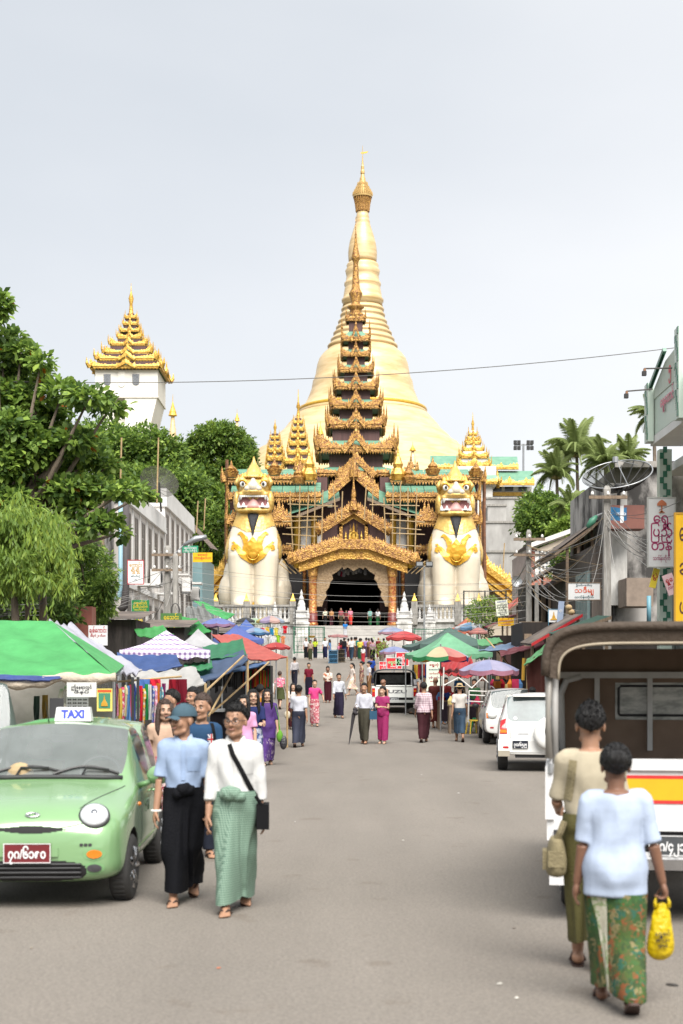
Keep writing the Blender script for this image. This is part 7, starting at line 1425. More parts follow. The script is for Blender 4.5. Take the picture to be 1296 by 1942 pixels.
for t,wx,wy in((0,.012,.012),(.02,.03,.02),(.05,.045,.02),(.10,.055,.03),(.19,.075,.045),(.27,.078,.048),(.31,.06,.035),(.33,.02,.012)):rs.append([V((cos(2*pi*j/20)*wx*(1+.12*sin(5*j+t*30))-.03*t,sin(2*pi*j/20)*wy*(1+.12*sin(3*j+t*40)),-t)) for j in range(20)])
mb.rings(rs);link('bag',bake(mb,[('SUBSURF',dict(levels=1))],[mk('yellow_plastic',(.75,.58,.01),.35,scale=9,col2=(.62,.44,.01),bump=.4,bscale=30,trans=.3)],True,'bag'),yb)
[MB().tube([(sx*.035,-.006,-.03),(sx*.040,-.008,.0),(sx*.03,-.004,.035)],[.016,.010,.003],6).build('handle',MATS['yellow_plastic'],yb,True) for sx in(-1,1)]
for i,(tx_,zz) in enumerate((('ေရွှစင်',-.17),('ဖုန်း ၅၂၀၁',-.205),('ရန်ကုန်',-.235))):text(tx_,.034 if i==0 else .018,m_ink,'lettering',yb,TM(-.008,-.062,zz),depth=.004)
H4=1.66;p4=person('man in beige shirt and olive longyi walking away beside the woman in pale blue',1120,1838,H4,172,top=cloth(214,202,176,.75),bot=mk('olive_longyi',(.085,.075,.018),.85,amt=.25,scale=9,bump=.3,bscale=90),hair='short',skin=1,legs=((8,3),(-6,10)),arms=((14,9,62,10),(6,8,40,5)),sleeve=.9,hem=.56,bhem=.11,fat=1.06,folds=.04)
sb=thing('shoulder_bag','olive canvas shoulder bag of the man in beige shirt','bag',p4['root'].location,R(172));m_khaki=mk('khaki_canvas',(.24,.20,.11),.85,amt=.2,scale=10,bump=.4,bscale=90)
mb=MB();mb.rings([[V((.215+sx*a,sy*b+.02,z_)) for sx,sy in((-1,-1),(-.2,-1.2),(1,-1),(1,1),(-.2,1.25),(-1,1))] for a,b,z_ in((.04,.10,.355*H4),(.075,.14,.37*H4),(.07,.145,.44*H4),(.045,.13,.50*H4),(.03,.12,.505*H4))]);link('pouch',bake(mb,[('SUBSURF',dict(levels=2))],[m_khaki],True,'pouch'),sb)
MB().cbox((.285,.02,.42*H4),(.03,.15,.12)).build('pocket',m_khaki,sb);MB().cbox((.215,.175,.43*H4),(.10,.02,.10)).build('pocket',m_khaki,sb)
drape(p4,[(.11,.80*H4),(.13,.70*H4),(.165,.56*H4)],.05,m_khaki,'strap',-1,.01,sb);MB().tube([(.165,.13,.57*H4),(.19,.13,.53*H4),(.21,.11,.50*H4)],.022,6).build('strap',m_khaki,sb)
def ct(*c):return cloth(*c)
fl_pink=cells('pink_floral',[(.70,.12,.22),(.62,.08,.16),(.75,.60,.58),(.68,.15,.25)],30);fl_mix=cells('dark_floral',[(.10,.03,.05),(.30,.10,.08),(.45,.35,.22),(.12,.05,.07),(.22,.16,.06)],28);fl_red=cells('red_white_floral',[(.35,.03,.06),(.6,.5,.48),(.30,.03,.06),(.5,.2,.22)],32);fl_pale=cells('pale_floral',[(.6,.5,.45),(.66,.58,.52),(.5,.2,.2),(.4,.38,.2)],30);plaid=check('mauve_plaid',(.30,.20,.24),(.55,.45,.48),16);plaidg=check('grey_plaid',(.16,.15,.17),(.5,.48,.48),18);striped=cells('striped_knit',[(.5,.42,.36),(.35,.12,.06),(.6,.52,.45)],10)
pw=lambda*a,**k:person(*a,**k)
p6=pw('young man in denim shirt with flag patch behind the man in light blue',383,0,1.66,20,'s',ct(48,82,118),ct(40,45,60),Y=14.6,yaw=-40,skin=1,kind='trousers',hem=.5,hair='short',hairm=m_hairb)
jk=MB();h6=p6['h'];bvx=p6['bvh']
for nm,m_,pts,w_ in(('flag_patch',paint(30,40,110),[(.075,.765*h6),(.075,.70*h6)],.085),('white_cross',b_white,[(.075,.765*h6),(.075,.70*h6)],.03),('white_cross',b_white,[(.033,.732*h6),(.117,.732*h6)],.03),('white_diagonal',b_white,[(.036,.762*h6),(.114,.703*h6)],.012),('white_diagonal',b_white,[(.036,.703*h6),(.114,.762*h6)],.012),('red_cross',ink['red'],[(.075,.765*h6),(.075,.70*h6)],.016),('red_cross',ink['red'],[(.033,.732*h6),(.117,.732*h6)],.016)):drape(p6,pts,w_,m_,nm,off={'flag_patch':.006,'white_diagonal':.0075,'white_cross':.009,'red_cross':.011}[nm])
drape(p6,[(.095,.83*h6),(.115,.72*h6),(.13,.6*h6)],.035,ct(20,20,24),'shoulder_strap',off=.013)
p5=pw('young woman in pale peach top with brown hair between taxi and man in blue',313,0,1.58,15,'s',ct(225,190,165),fl_red,Y=16.5,skin=3,hair='long',hairm=m_hairb,sleeve=.5)
p7=pw('dark haired man in white shirt looking left by the clothes stall',326,0,1.66,-60,'s',ct(235,235,240),ct(40,40,60),Y=19,skin=1,kind='trousers')
pw('man with dark hair standing behind the denim shirted man',366,0,1.68,-30,'s',ct(230,230,235),ct(50,40,40),Y=21,skin=1,kind='trousers')
p8=pw('smiling girl in pale pink dress left of the woman in purple',463,0,1.55,-10,'s',ct(240,175,215),ct(238,170,212),Y=23,skin=3,hair='long',hem=.45)
pw('girl in dark blue flowered dress just behind the girl in pink',480,0,1.62,10,'p',ct(40,50,100),cells('blue_floral',[(.03,.05,.16),(.05,.09,.25),(.4,.42,.5),(.03,.04,.12)],22),Y=24.5,skin=3,hair='long')
m_purple=mk('purple_dress',(.055,.016,.14),.75,amt=.2,scale=8,bump=.3,bscale=70);m_purpf=cells('purple_flowered_hem',[(.055,.016,.14),(.06,.018,.15),(.05,.015,.13),(.06,.02,.16),(.055,.016,.14),(.4,.33,.36),(.05,.015,.13),(.05,.015,.12)],30)
p10=pw('young woman in long purple dress walking towards us with a green bag',507,1452,1.60,4,'wr',m_purple,m_purpf,skin=3,hair='long',sleeve=1.15,hem=.36,arms=((2,8,10,0),(2,10,10,0)),vox=.0115,folds=.03)
gb=thing('handbag','green shoulder bag and strap of the woman in purple','bag',p10['hands'][1]);mb=MB();mb.ell((.02,0,-.02),(.07,.06,.13),14,10);mb.tube([(.02,0,.06),(.0,0,.35),(-.07,-.02,.62)],[.02,.012,.012],6);link('pouch',remesh(mb,.012,ct(110,170,60),2,'pouch'),gb)
solo(MB().ell((.10,0,-.15),(.08,.06,.15),14,9),'plastic_bag',mk('black_plastic_bag',(.03,.03,.035),.35,bump=.5,scale=8),'black plastic bag carried next to the green bag','bag',p10['hands'][1],smooth=True)
pw('man in orange shirt behind the woman in purple',494,0,1.66,160,'s',ct(225,150,50),ct(50,45,45),Y=33,kind='trousers')
pw('woman in pink flowered blouse and olive skirt walking away',531,1345,1.55,170,'wl',fl_pink,ct(80,85,50),kind='skirt',bhem=.27,skin=3,hair='short',hairm=m_hairb)
pw('woman seen from behind in white blouse and long dark navy skirt',567,1417,1.62,176,'wr',ct(228,230,242),mk('navy_longyi',(.018,.022,.045),.8,amt=.3,bump=.3,scale=9),skin=1,hair='bun',sleeve=.95,fat=1.05)
p15=pw('girl in white top carrying a pale bag left of the woman in navy skirt',556,1384,1.5,10,'wl',ct(235,225,220),ct(120,60,70),skin=3,hair='long');solo(MB().ell((0,0,-.16),(.11,.08,.13),12,8),'plastic_bag',ct(220,210,190),'pale plastic bag held by the girl in white','bag',p15['hands'][-1],smooth=True)
pw('woman in bright pink shirt and red patterned longyi with hand on hip',597,1378,1.54,8,'hip',ct(245,80,150),fl_red,skin=3,hair='pony',sleeve=.6)
pw('man in maroon polo shirt and dark longyi behind the woman in pink',586,1322,1.62,6,'s',ct(125,25,50),ct(35,30,50),skin=1)
pw('man in grey checked shirt and dark longyi walking away up the street',559,1304,1.62,178,'wl',plaidg,ct(35,35,50),skin=1,sleeve=1.4)
pw('man in white cap, striped shirt and maroon longyi holding a brown bundle',622,1333,1.62,0,'f',striped,ct(80,25,40),skin=2,hair='short',cap='hat' if 0 else None)
pw('man in white shirt and dark purple longyi striding towards us',643,1362,1.64,12,'wl',ct(232,235,245),ct(45,38,62),skin=1,sleeve=1.6,arms=((-18,14,10,0),(14,8,12,0)))
p21=pw('man in white shirt and olive longyi carrying a folded black umbrella',691,1411,1.63,-14,'p',ct(232,233,245),mk('dark_olive_longyi',(.05,.045,.028),.85,amt=.3,bump=.3,scale=9),skin=1,sleeve=1.35,arms=((-6,8,10,0),(10,10,50,5)),grip=(0,1))
um=thing('folded_umbrella','folded black umbrella held by the man in white shirt','umbrella',p21['hands'][-1],R(-10));MB().lathe([(.03,.1),(.055,-.05),(.04,-.3),(.03,-.55),(.012,-.78),(.006,-.88)],9).build('canopy',mk('black_umbrella_cloth',(.03,.025,.03),.7,bump=.5,scale=20),um);MB().tube([(0,0,.1),(0,0,.2),(.03,0,.25),(.06,0,.22)],.012,6).build('handle',m_wood,um);um.rotation_euler=(0,R(9),0)
mb=MB();[mb.ell((random.uniform(-.06,.08),random.uniform(-.06,.06),random.uniform(-.03,.12)),(.05,.05,.05),8,5) for _ in range(10)];link('ruffle',remesh(mb,.015,MATS['black_umbrella_cloth'],1,'ruffle',.006,60),um)
p22=pw('girl in magenta dress with white piping looking at her hands',726,1411,1.56,-18,'f',mk('magenta_dress',(.28,.01,.10),.75,amt=.2,scale=8,bump=.3),MATS['magenta_dress'],skin=3,hair='pony',sleeve=.55,hem=.48,yaw=-20,pitch=10)
solo(MB().rings([[V((sx*.10,sy*.04,z_)) for sx,sy in((-1,-1),(1,-1),(1,1),(-1,1))] for z_ in(-.35,-.12)]).tube([(-.08,0,-.12),(0,0,.02),(.08,0,-.12)],.012,5),'handbag',ct(60,100,130),'small blue handbag between umbrella man and girl in magenta','bag',p22['hands'][-1]+V((-.12,0,0)))
pw('bare backed boy beside the tailgate of the white pickup',727,0,1.55,150,'s',None,ct(60,40,30),skin=1,Y=47,hair='short',hairm=skinm(2),pitch=20)
pw('woman in white top and pale flowered skirt with black braid',668,1319,1.58,-70,'wl',ct(240,225,215),fl_pale,skin=3,hair='pony',kind='skirt',bhem=.2)
pw('woman in flowered longyi with a black shoulder bag right of the woman in white top',686,1316,1.6,-80,'s',fl_mix,fl_mix,skin=3,hair='bun')
pw('woman in white blouse and tan skirt beside the white pickup',700,1318,1.62,-75,'s',ct(238,236,240),ct(150,110,70),skin=3,hair='bun')
pw('man in blue and red football shirt near the pickup roof',705,1300,1.62,175,'s',ct(50,90,190),ct(40,40,60),skin=1)
pw('person in mauve plaid shirt and maroon longyi walking away',804,1408,1.66,178,'wr',plaid,ct(70,32,40),skin=1,sleeve=1.5,hem=.50,fat=1.05)
m_robe=mk('dark_red_robe',(.14,.018,.012),.8,amt=.3,scale=6,bump=.4,bscale=20)
pw('shaven monk in a dark red robe beside the plaid shirted person',826,1381,1.66,160,'s',m_robe,m_robe,skin=1,hair=None,sleeve=1.3,hem=.3,bhem=.13,yaw=30,fat=1.1,folds=.07)
pw('man in straw hat, white T-shirt and blue longyi walking away',872,1407,1.62,178,'wl',ct(240,232,224),mk('blue_longyi',(.025,.055,.095),.85,amt=.3,scale=8,bump=.3),skin=1,cap='hat',bhem=.15)
pw('woman with bun in dark navy top beside the brown stall curtain',1010,0,1.56,178,'s',ct(20,24,42),ct(40,35,40),skin=1,hair='bun',sleeve=0,Y=37)
pw('person in dark red top behind the white and green stall sign',802,0,1.55,100,'s',ct(120,30,45),ct(60,40,40),skin=1,Y=52)
CR='people gathered at the foot of the temple steps'
TAB=[(581,1250,1.62,10,'s',(235,235,238),(20,22,28),'white shirt and black longyi at the left of the crowd','short'),(589,1253,1.5,-5,'s',(190,170,150),(70,75,50),'tan blouse and olive skirt below the basket carrier','bun'),(598,1250,1.62,0,'f',(205,225,60),(25,30,50),'lime green shirt with a yellow basket on the head','long'),(617,1250,1.66,6,'wl',(235,235,240),(30,35,70),'white shirt and navy trousers right of the lime shirt','short'),(626,1248,1.5,90,'s',(110,160,220),(90,140,200),'sky blue outfit facing right','long'),(647,1246,1.5,170,'s',(205,60,70),(90,40,60),'red top near the pink parasol','long'),(653,1247,1.62,176,'s',(90,95,105),(60,80,130),'grey top carrying a black rucksack','short'),(661,1243,1.58,178,'s',(235,200,180),(110,40,50),'peach blouse from behind','bun'),(667,1253,1.7,170,'wl',(240,240,240),(45,65,85),'white T-shirt and blue jeans','short'),(673,1240,1.68,178,'s',(225,205,185),(100,70,60),'cream shirt in the back row','short'),(676,1236,1.7,172,'s',(30,120,115),(50,50,60),'dark teal shirt in the back row','short'),(685,1240,1.58,178,'s',(230,120,50),(80,40,40),'orange top in the middle of the crowd','bun'),(683,1252,1.58,178,'s',(225,215,90),(40,90,60),'yellow blouse and green skirt','short'),(695,1240,1.64,178,'s',(170,140,205),(80,60,90),'lavender shirt in the back row','bun'),(705,1240,1.62,178,'s',(235,170,200),(120,60,90),'pale pink blouse in the back row','bun'),(707,1258,1.64,178,'s',(180,145,160),(25,25,30),'mauve checked shirt and black longyi nearest the camera','short'),(700,1250,1.58,150,'s',(160,110,90),(90,60,50),'brown patterned shirt beside the mauve shirt','short'),(718,1242,1.66,178,'s',(120,25,35),(110,22,32),'maroon robe in the back row',None),(728,1250,1.58,178,'s',(140,120,95),(110,60,60),'khaki shirt at the right of the crowd','bun'),(689,1258,1.2,176,'s',(245,240,240),(200,60,70),'small child in a white dress in front of the crowd','pony'),(642,1250,1.2,60,'s',(235,130,170),(150,80,110),'small child in pink beside the basket stall','short')]
wh_={}
for x,py,H_,fc,po,tc_,bc,lb,hr in TAB:wh_[lb]=pw('person in '+lb if not lb.startswith('small') else lb,x,py,H_,fc,po,ct(*tc_),ct(*bc),hair=hr,skin=random.choice([1,1,2]),group=CR)
b_=wh_[TAB[2][7]];solo(MB().lathe([(.18,0),(.28,.14),(.29,.16),(.25,.15),(.05,.13)],14),'basket',ct(225,185,90),'yellow basket carried on the head of the person in lime green','basket',b_['root'].location+V((-.25,0,1.63)))
solo(MB().rings([[V((sx*a,sy*.12-.16,z_)) for sx,sy in((-1,-1),(1,-1),(1,1),(-1,1))] for a,z_ in((.15,.95),(.18,1.1),(.15,1.38))]),'rucksack',ct(25,25,30),'black rucksack on the back of the person in grey','rucksack',wh_[TAB[6][7]]['root'].location)
G2='people on the temple steps';zs=6.5
for x,py,H_,fc,po,tc_,bc,lb,hr,Y_,z_ in[(617,0,1.6,178,'wl',(240,240,215),(20,20,24),'person in pale yellow top and black skirt climbing the steps','bun',129.5,6.5),(629,0,1.66,178,'wr',(220,160,100),(70,30,40),'person in tan orange shirt with a dark strap at the gate','short',131.5,6.52),(647,0,1.7,0,'s',(180,90,100),(75,65,45),'person in red flowered shirt facing down the steps','short',131,6.52),(657,0,1.5,0,'s',(150,40,50),(60,30,40),'person in dark red behind the pink top at the gate','long',131.5,6.52),(665,0,1.62,0,'wl',(240,150,175),(225,70,60),'person in pink top and red trousers coming down','pony',129,6.5),(655,0,1.62,0,'f',(40,130,210),(225,225,230),'person in blue shirt and white trousers on the lower steps','short',123.5,5.1),(702,0,1.62,178,'wl',(235,238,240),(30,95,55),'student in white shirt and green longyi with a pale rucksack','short',131,6.52),(717,0,1.62,178,'wr',(238,238,242),(25,85,45),'student in white blouse and green longyi with long hair','pony',131,6.52),(601,0,1.6,90,'s',(120,90,110),(40,30,35),'person in dim purple half hidden by the left portal column','short',133.5,6.52)]:
 q=pw(lb,x,0,H_,fc,po,ct(*tc_),ct(*bc),hair=hr,skin=1,Y=Y_,z=z_,group=G2,foot=None)
 if 'pale rucksack' in lb:solo(MB().rings([[V((sx*.15,sy*.1-.15,z__)) for sx,sy in((-1,-1),(1,-1),(1,1),(-1,1))] for z__ in(.95,1.38)]),'rucksack',ct(140,200,190),'pale green rucksack of the student on the steps','rucksack',q['root'].location)
dg=thing('dog','black and tan dog lying by the wheel of the white pickup','dog',(X_(790,55),54.6,gz(54.6)),R(20));mb=MB();mb.capsule((-.25,0,.12),(.2,0,.13),.13,.15,12);mb.capsule((.2,0,.14),(.38,-.08,.16),.10,.08,10);mb.ell((.46,-.12,.14),(.10,.075,.075),12,8);mb.capsule((.5,-.13,.12),(.6,-.16,.09),.045,.03,8)
for a,b_ in(((.2,-.1,.08),(.42,-.26,.03)),((.15,-.12,.08),(.34,-.3,.03)),((-.2,-.1,.09),(-.05,-.28,.03)),((-.28,-.1,.08),(-.12,-.32,.03))):mb.capsule(a,b_,.05,.025,8)
mb.capsule((-.35,.02,.1),(-.6,-.05,.03),.03,.012,6);mb.ell((.44,-.06,.22),(.03,.02,.045),6,5);mb.ell((.42,-.18,.22),(.03,.02,.045),6,5);link('body',remesh(mb,.018,mk('dog_fur',(.03,.022,.018),.8,scale=4,col2=(.18,.09,.04),thr=(.35,.4)),2,'body'),dg)
for px_,Y_,fc_,lb_,c_ in((846,48.5,20,'vendor in dull red shirt behind the menu board',(150,50,50)),(900,47,-20,'vendor in green shirt standing under the lilac umbrella',(70,120,80)),(955,47.5,-30,'vendor in white shirt at the back of the lilac umbrella',(225,225,225)),(872,54,0,'vendor in blue shirt beyond the scarlet awning',(70,110,180)),(785,60,10,'woman in grey blouse left of the striped umbrella',(150,150,155)),(352,31,40,'vendor in maroon shirt under the white awning',(110,25,40))):pw(lb_,px_,0,1.58,fc_,'s',ct(*c_),ct(60,50,60),skin=1,Y=Y_,vox=.018)

# ---- market
random.seed(71)
def sheet(label,pts,col,sag=.12,poles=(),under=None,name='tarpaulin',wr=.012,mat=None,fold=0):
 """pts: four (px, py, Y) corners in order; poles: indices of corners with a pole to the ground"""
 a,b,c,d=[P(*q) for q in pts];r=thing(name,label,'tarpaulin',a,0,None);ph=random.uniform(0,6)
 def f(u_,v_):
  p=a.lerp(b,u_).lerp(d.lerp(c,u_),v_);w_=(b-a).length
  p.z-=sag*4*u_*(1-u_)*(.4+.6*v_)+sag*.6*sin(pi*v_);p.z+=wr*(sin(u_*23+ph+v_*5)+.7*sin(v_*17+ph*2+u_*7)+.5*sin((u_+v_)*41+ph));p.y+=wr*sin(u_*19+ph)
  if fold:p.z-=fold*abs(sin(6*atan2(1-v_,1.02-u_)+.4))**3*min(1,1.6*sqrt((1-u_)**2+(1-v_)**2))*(1-(2*v_-1)**4)*(1-u_**8)
  return p-a
 m=mat or tarpm(*col);MB().grid(f,40 if fold else 24,26 if fold else 14).build('cloth',m,r,True)
 if under:MB().grid(lambda u_,v_:f(u_,v_)-V((0,0,.03)),12,8).build('lining',tarpm(*under),r,True)
 mb=MB();mb.tube([f(i/20,1) for i in range(21)],.022,5);mb.build('hem',m,r)
 for i in poles:q=(a,b,c,d)[i]-a;MB().tube([q,(q.x,q.y,gz((q+a).y)-a.z)],.025,6).build('pole',m_bamboo if random.random()<.6 else m_steel,r)
 return r
def tent(label,px,ay,ey,hw,Y,col,mat=None,dep=None,rz=.15,val=8):
 s=Y/F;zc,ze=Z_(ay,Y),Z_(ey,Y);w=hw*s;d=dep or w;r=thing('pop_up_tent',label,'tent',(X_(px,Y),Y+d*.5,gz(Y)),rz);g=r.location.z;m=mat or tarpm(*col);vh=val*s
 for k in range(4):
  c=[(-w,-d),(w,-d),(w,d),(-w,d)];(x0,y0),(x1,y1)=c[k],c[(k+1)%4]
  def f(u_,v_):x=x0+(x1-x0)*u_;y=y0+(y1-y0)*u_;q=v_**1.0;return V((x*(1-q),y*(1-q),ze-g+(zc-ze)*(q**1.5)-.06*w*sin(pi*u_)*(1-q)+.01*sin(u_*20+q*9)))
  MB().grid(f,14,10).build('roof_panel',m,r,True);MB().grid(lambda u_,v_:f(u_,0)-V((0,0,v_*vh*(1+.25*sin(u_*28)))),28,2).build('valance',m,r,True)
  MB().tube([(x0*.97,y0*.97,0),(x0*.97,y0*.97,ze-g)],.025,6).build('leg',m_steel,r)
 return r
def umbrella(label,px,ty,rp,Y,cols,val=None,drop=.34,group='market umbrellas',rz=0,flat=False):
 s=Y/F;R0=rp*s;zt=Z_(ty,Y);r=thing('market_umbrella',label,'umbrella',(X_(px,Y),Y,gz(Y)),rz,group);g=r.location.z;H0=zt-g;n=len(cols) if len(cols)>2 else 8
 for k in range(n):
  a0,a1=2*pi*k/n,2*pi*(k+1)/n;m=tarpm(*cols[k%len(cols)])
  def f(u_,v_):a=a0+(a1-a0)*u_;q=R0*v_*(1-.07*sin(pi*u_)*v_);return V((cos(a)*q,sin(a)*q,H0-R0*drop*(v_**1.7)-.05*R0*sin(pi*u_)*v_))
  MB().grid(f,5,6).build('panel',m,r,True)
  MB().grid(lambda u_,v_:f(u_,1)+V((0,0,-v_*R0*.13))*(1+.2*sin(pi*u_)),5,1).build('valance',tarpm(*(val[k%len(val)] if val else cols[k%len(cols)])),r,True)
  MB().tube([f(0,.05),f(0,.5)-V((0,0,.02)),f(0,1)],.010,4).build('rib',m_steel,r)
 MB().tube([(0,0,0),(0,0,H0+.08)],.025,7).build('pole',m_steel,r);return r
def hang(label,px,py,w,h,Y,mat,group,kind='shirt',name='garment'):
 s=Y/F;W_,H_=w*s,h*s;mb=MB();ph=random.uniform(0,6)
 if kind=='shirt':prof=[(0,.35),(.06,.5),(.12,.95),(.3,1.0),(.32,.62),(1,.66)]
 else:prof=[(0,.8),(.5,.9),(1,1)]
 rs=[[V((sx*W_/2*k,-.02+.03*sin(ph+sx*5+t*4)+(.03 if q else 0),-H_*t)) for q in(0,1) for sx in((-1,-.33,.33,1) if not q else(1,.33,-.33,-1))] for t,k in prof]
 mb.rings(rs);return solo(mb,name,mat,label,'clothes' if name=='garment' else name.replace('_',' '),P(px,py,Y),random.uniform(-.2,.2),group)
W_,GR,BL,RD,PU,VI,CO,DG=(232,232,236),(70,200,95),(70,110,190),(225,45,50),(150,120,175),(150,160,215),(240,110,95),(75,110,95)
t=sheet('big bright green tarpaulin roof of the nearest left stall',[(-110,1172,24.6),(98,1177,24.6),(216,1280,21.6),(-110,1272,21.6)],(95,215,120),.05,(2,),wr=.004,fold=.07);t.name='tarpaulin'
MB().add([P(98,1177,24.6)-t.location,P(216,1280,21.6)-t.location,P(236,1262,25.5)-t.location],[(0,1,2)]).build('hip',tarpm(95,215,120),t)
sheet('white tarpaulin draped beside the big green one',[(92,1177,25.2),(138,1181,27),(268,1270,26),(205,1268,23.4)],(225,225,240),.1,wr=.03)
sheet('blue tarpaulin strip under the big green roof edge',[(-60,1278,21.35),(135,1283,21.35),(95,1290,21.3),(-60,1287,21.3)],(40,80,170),.0,wr=.004)
r=thing('rolled_curtain','rolled beige cloth slung under the green tarpaulin edge','curtain',P(0,1295,21.4));pts=[P(-30+250*i/24,1284+(14*sin(pi*min(1,i/14)) if i<15 else 4*sin(pi*(i-14)/10)),21.4)-r.location for i in range(25)];MB().tube(pts,[.075+.02*sin(i*1.3) for i in range(25)],8).build('roll',mk('beige_canvas',(.50,.43,.34),.85,scale=4,col2=(.38,.32,.25),bump=.5,bscale=15),r,True)
sheet('pale grey back curtain inside the nearest left stall',[(-40,1296,25.8),(225,1292,25.8),(225,1420,25.4),(-40,1420,25.4)],(205,195,185),.0,wr=.03,name='back_curtain')
for px,y1 in((215,1400),(218,1400),(262,1380),(12,1400),(252,1372)):solo(MB().tube([P(px,1284,22.5),P(px,y1+40,22.5)],.025,6),'stall_pole',m_trim if px>100 else m_steel,'thin dark upright stall pole at column %s of the nearest left stall'%{215:'front',218:'second',262:'third',12:'left',252:'inner'}[px],'pole')
sign(127,1294,183,1322,21,paint(225,225,220),[('ဤေနရာတွင်',.26,m_ink,.34,.7),('ဖိနပ်',.22,m_ink,.66,.5)],'white plastic notice with black handwriting hung under the green tarpaulin','notice')
tg=sign(184,1306,213,1349,20.8,paint(235,215,110),[],'yellow bag printed with a small green pagoda picture','printed_bag');MB().box(-.085,.085,-.006,-.001,-.12,.10).build('print',paint(70,140,110),tg);MB().lathe([(.05,-.09),(.045,-.05),(.015,0),(.003,.07)],10,sy=.1).build('print',ink['gold'],tg).location=(0,-.012,0);MB().box(-.1,.1,-.0045,-.001,.115,.15).build('print',ink['orange'],tg);MB().tube([(-.06,.02,.165),(-.03,.02,.23),(.03,.02,.23),(.06,.02,.165)],.008,5).build('strap',m_trim,tg)
r=thing('sunglasses_board','white board of dark sunglasses in the nearest left stall','display',P(147,1338,22));MB().box(-.17,.17,0,.02,-.16,.13).build('board',b_white,r)
for i in range(4):
 for j in range(5):
  mb=MB();[mb.ell((-.12+i*.08+q*.016,-.012,-.12+j*.053),(.014,.006,.011),8,5) for q in(-1,1)];mb.build('sunglasses',m_black,r)
for i in range(10):solo(MB().ell((0,0,0),(.035,.03,.045),8,6),'toy',cells('orange_toy',[(.6,.25,.06),(.5,.1,.06),(.5,.45,.4),(.35,.3,.3)],14),'small orange soft toy hanging left of the sunglasses board','toy',P(118+random.uniform(-4,8),1306+i*5.5,22),group='orange toys in the left stall',smooth=True)
for px,py,c,lab in((86,1318,(190,140,80),'ochre cloth strip hanging in the nearest left stall'),(70,1320,(80,90,90),'grey umbrella cover hanging in the nearest left stall')):hang(lab,px,py,11,46,24,ct(*c),None,'strip')
pat=[cells('print_%d'%i,[[min(.7,x*k) for x in c] for k in(1,.6,1.5)]+[(.55,.52,.5)],22) for i,c in enumerate(((.5,.05,.12),(.05,.25,.12),(.55,.3,.05),(.08,.12,.35),(.5,.2,.3),(.1,.3,.35)))]
cols=[(235,150,180),(240,205,90),(245,225,150),(230,70,110),(110,160,220),(60,90,170),(225,40,60),(40,150,80),(235,235,235),(245,150,60),(150,60,120)]
DR=[('pink',(235,150,180)),('yellow',(240,205,90)),('dark red flowered',0),('cream',(245,230,180)),('sky blue',(110,160,220)),('crimson',(230,70,110)),('navy',(60,80,150)),('green printed',1),('scarlet',(225,40,60)),('orange printed',2),('emerald',(40,150,80)),('white',(235,235,235)),('blue printed',3),('rose printed',4),('orange',(245,150,60)),('teal printed',5),('plum',(150,60,120))]
for i in range(17):hang('%s dress in the bright row of clothes on the nearest left stall'%DR[i][0],222+i*5.6+random.uniform(-1,1),1298+random.uniform(-3,8),7.5,random.uniform(58,74),23.5+.12*i,pat[DR[i][1]] if isinstance(DR[i][1],int) else ct(*DR[i][1]),'clothes hanging on the nearest left stall','strip' if i%3 else 'shirt')
for px,c in((295,(225,40,60)),(275,(90,130,200)),(330,(150,20,40)),(345,(120,20,40))):hang('%s cloth hung from the white awning rail'%{295:'red',275:'blue',330:'dark red',345:'maroon'}[px],px,1288,24,30 if px<300 else 70,25.5,ct(*c),None,'strip')
tent('purple and white gingham tent over the second left stall',309,1194,1234,84,32,None,check('gingham',(.17,.10,.24),(.72,.68,.74),9,.6),dep=1.3,rz=.1,val=12)
sheet('blue tarpaulin awning in front of the gingham tent',[(222,1238,31),(335,1240,31),(346,1262,29.5),(225,1268,29.5)],(60,100,175),.1,(3,))
sheet('white plastic awning above the clothes of the second left stall',[(246,1270,28),(372,1264,29),(390,1296,26),(256,1304,26)],(232,230,226),.12,(2,),wr=.025)
solo(MB().tube([P(222,1293,25.9),P(345,1283,26)],.02,6),'bamboo_rail',m_bamboo,'horizontal bamboo rail under the white awning','pole')
tent('white pointed tent behind the gingham tent',374,1192,1224,44,38,W_)
sheet('deep green tarpaulin beside the coral one',[(384,1226,36),(460,1210,36),(468,1240,33),(390,1246,33)],(25,150,95),.05,(2,))
sheet('coral red tarpaulin jutting into the street',[(400,1202,42),(452,1202,42),(545,1246,37),(462,1248,36)],CO,.06,(2,),under=(190,40,45))
sheet('pale pink tarpaulin fold between green and coral sheets',[(392,1245,35),(430,1244,35),(432,1256,33),(388,1256,33)],(235,185,190),.04)
sheet('blue tarpaulin awning with brown lining over the belts',[(362,1262,33),(462,1232,34),(470,1252,30),(378,1296,28)],(75,105,150),.05,(2,),under=(120,50,45))
sheet('green tarpaulin lying in front of the gingham tent',[(348,1258,32),(402,1252,32),(404,1266,30),(352,1268,30)],(50,165,100),.05)
sheet('blue awning stretched on bamboo over the belt stall',[(420,1264,37),(500,1254,37),(512,1256,33),(424,1274,33)],(85,130,190),.05,(),under=(50,60,80))
tent('large blue pointed tent left of the street',447,1184,1212,48,48,(95,120,205));tent('smaller blue pointed tent behind the large one',466,1174,1196,28,58,(85,125,215))
for(x0,y0,x1,y1,Y0,Y1,lab) in((370,1330,462,1244,26,30,'longest slanting bamboo prop of the left awnings'),(396,1358,441,1276,28,31,'steep bamboo prop behind the pink upright'),(402,1352,510,1256,29,33,'low slanting bamboo prop reaching to the blue awning'),(388,1378,390,1296,28,28,'pink upright pole under the brown lined awning')):solo(MB().tube([P(x0,y0,Y0),P(x1,y1,Y1)],.022,6),'prop_pole',m_bamboo if x0!=388 else paint(225,120,130),lab,'pole')
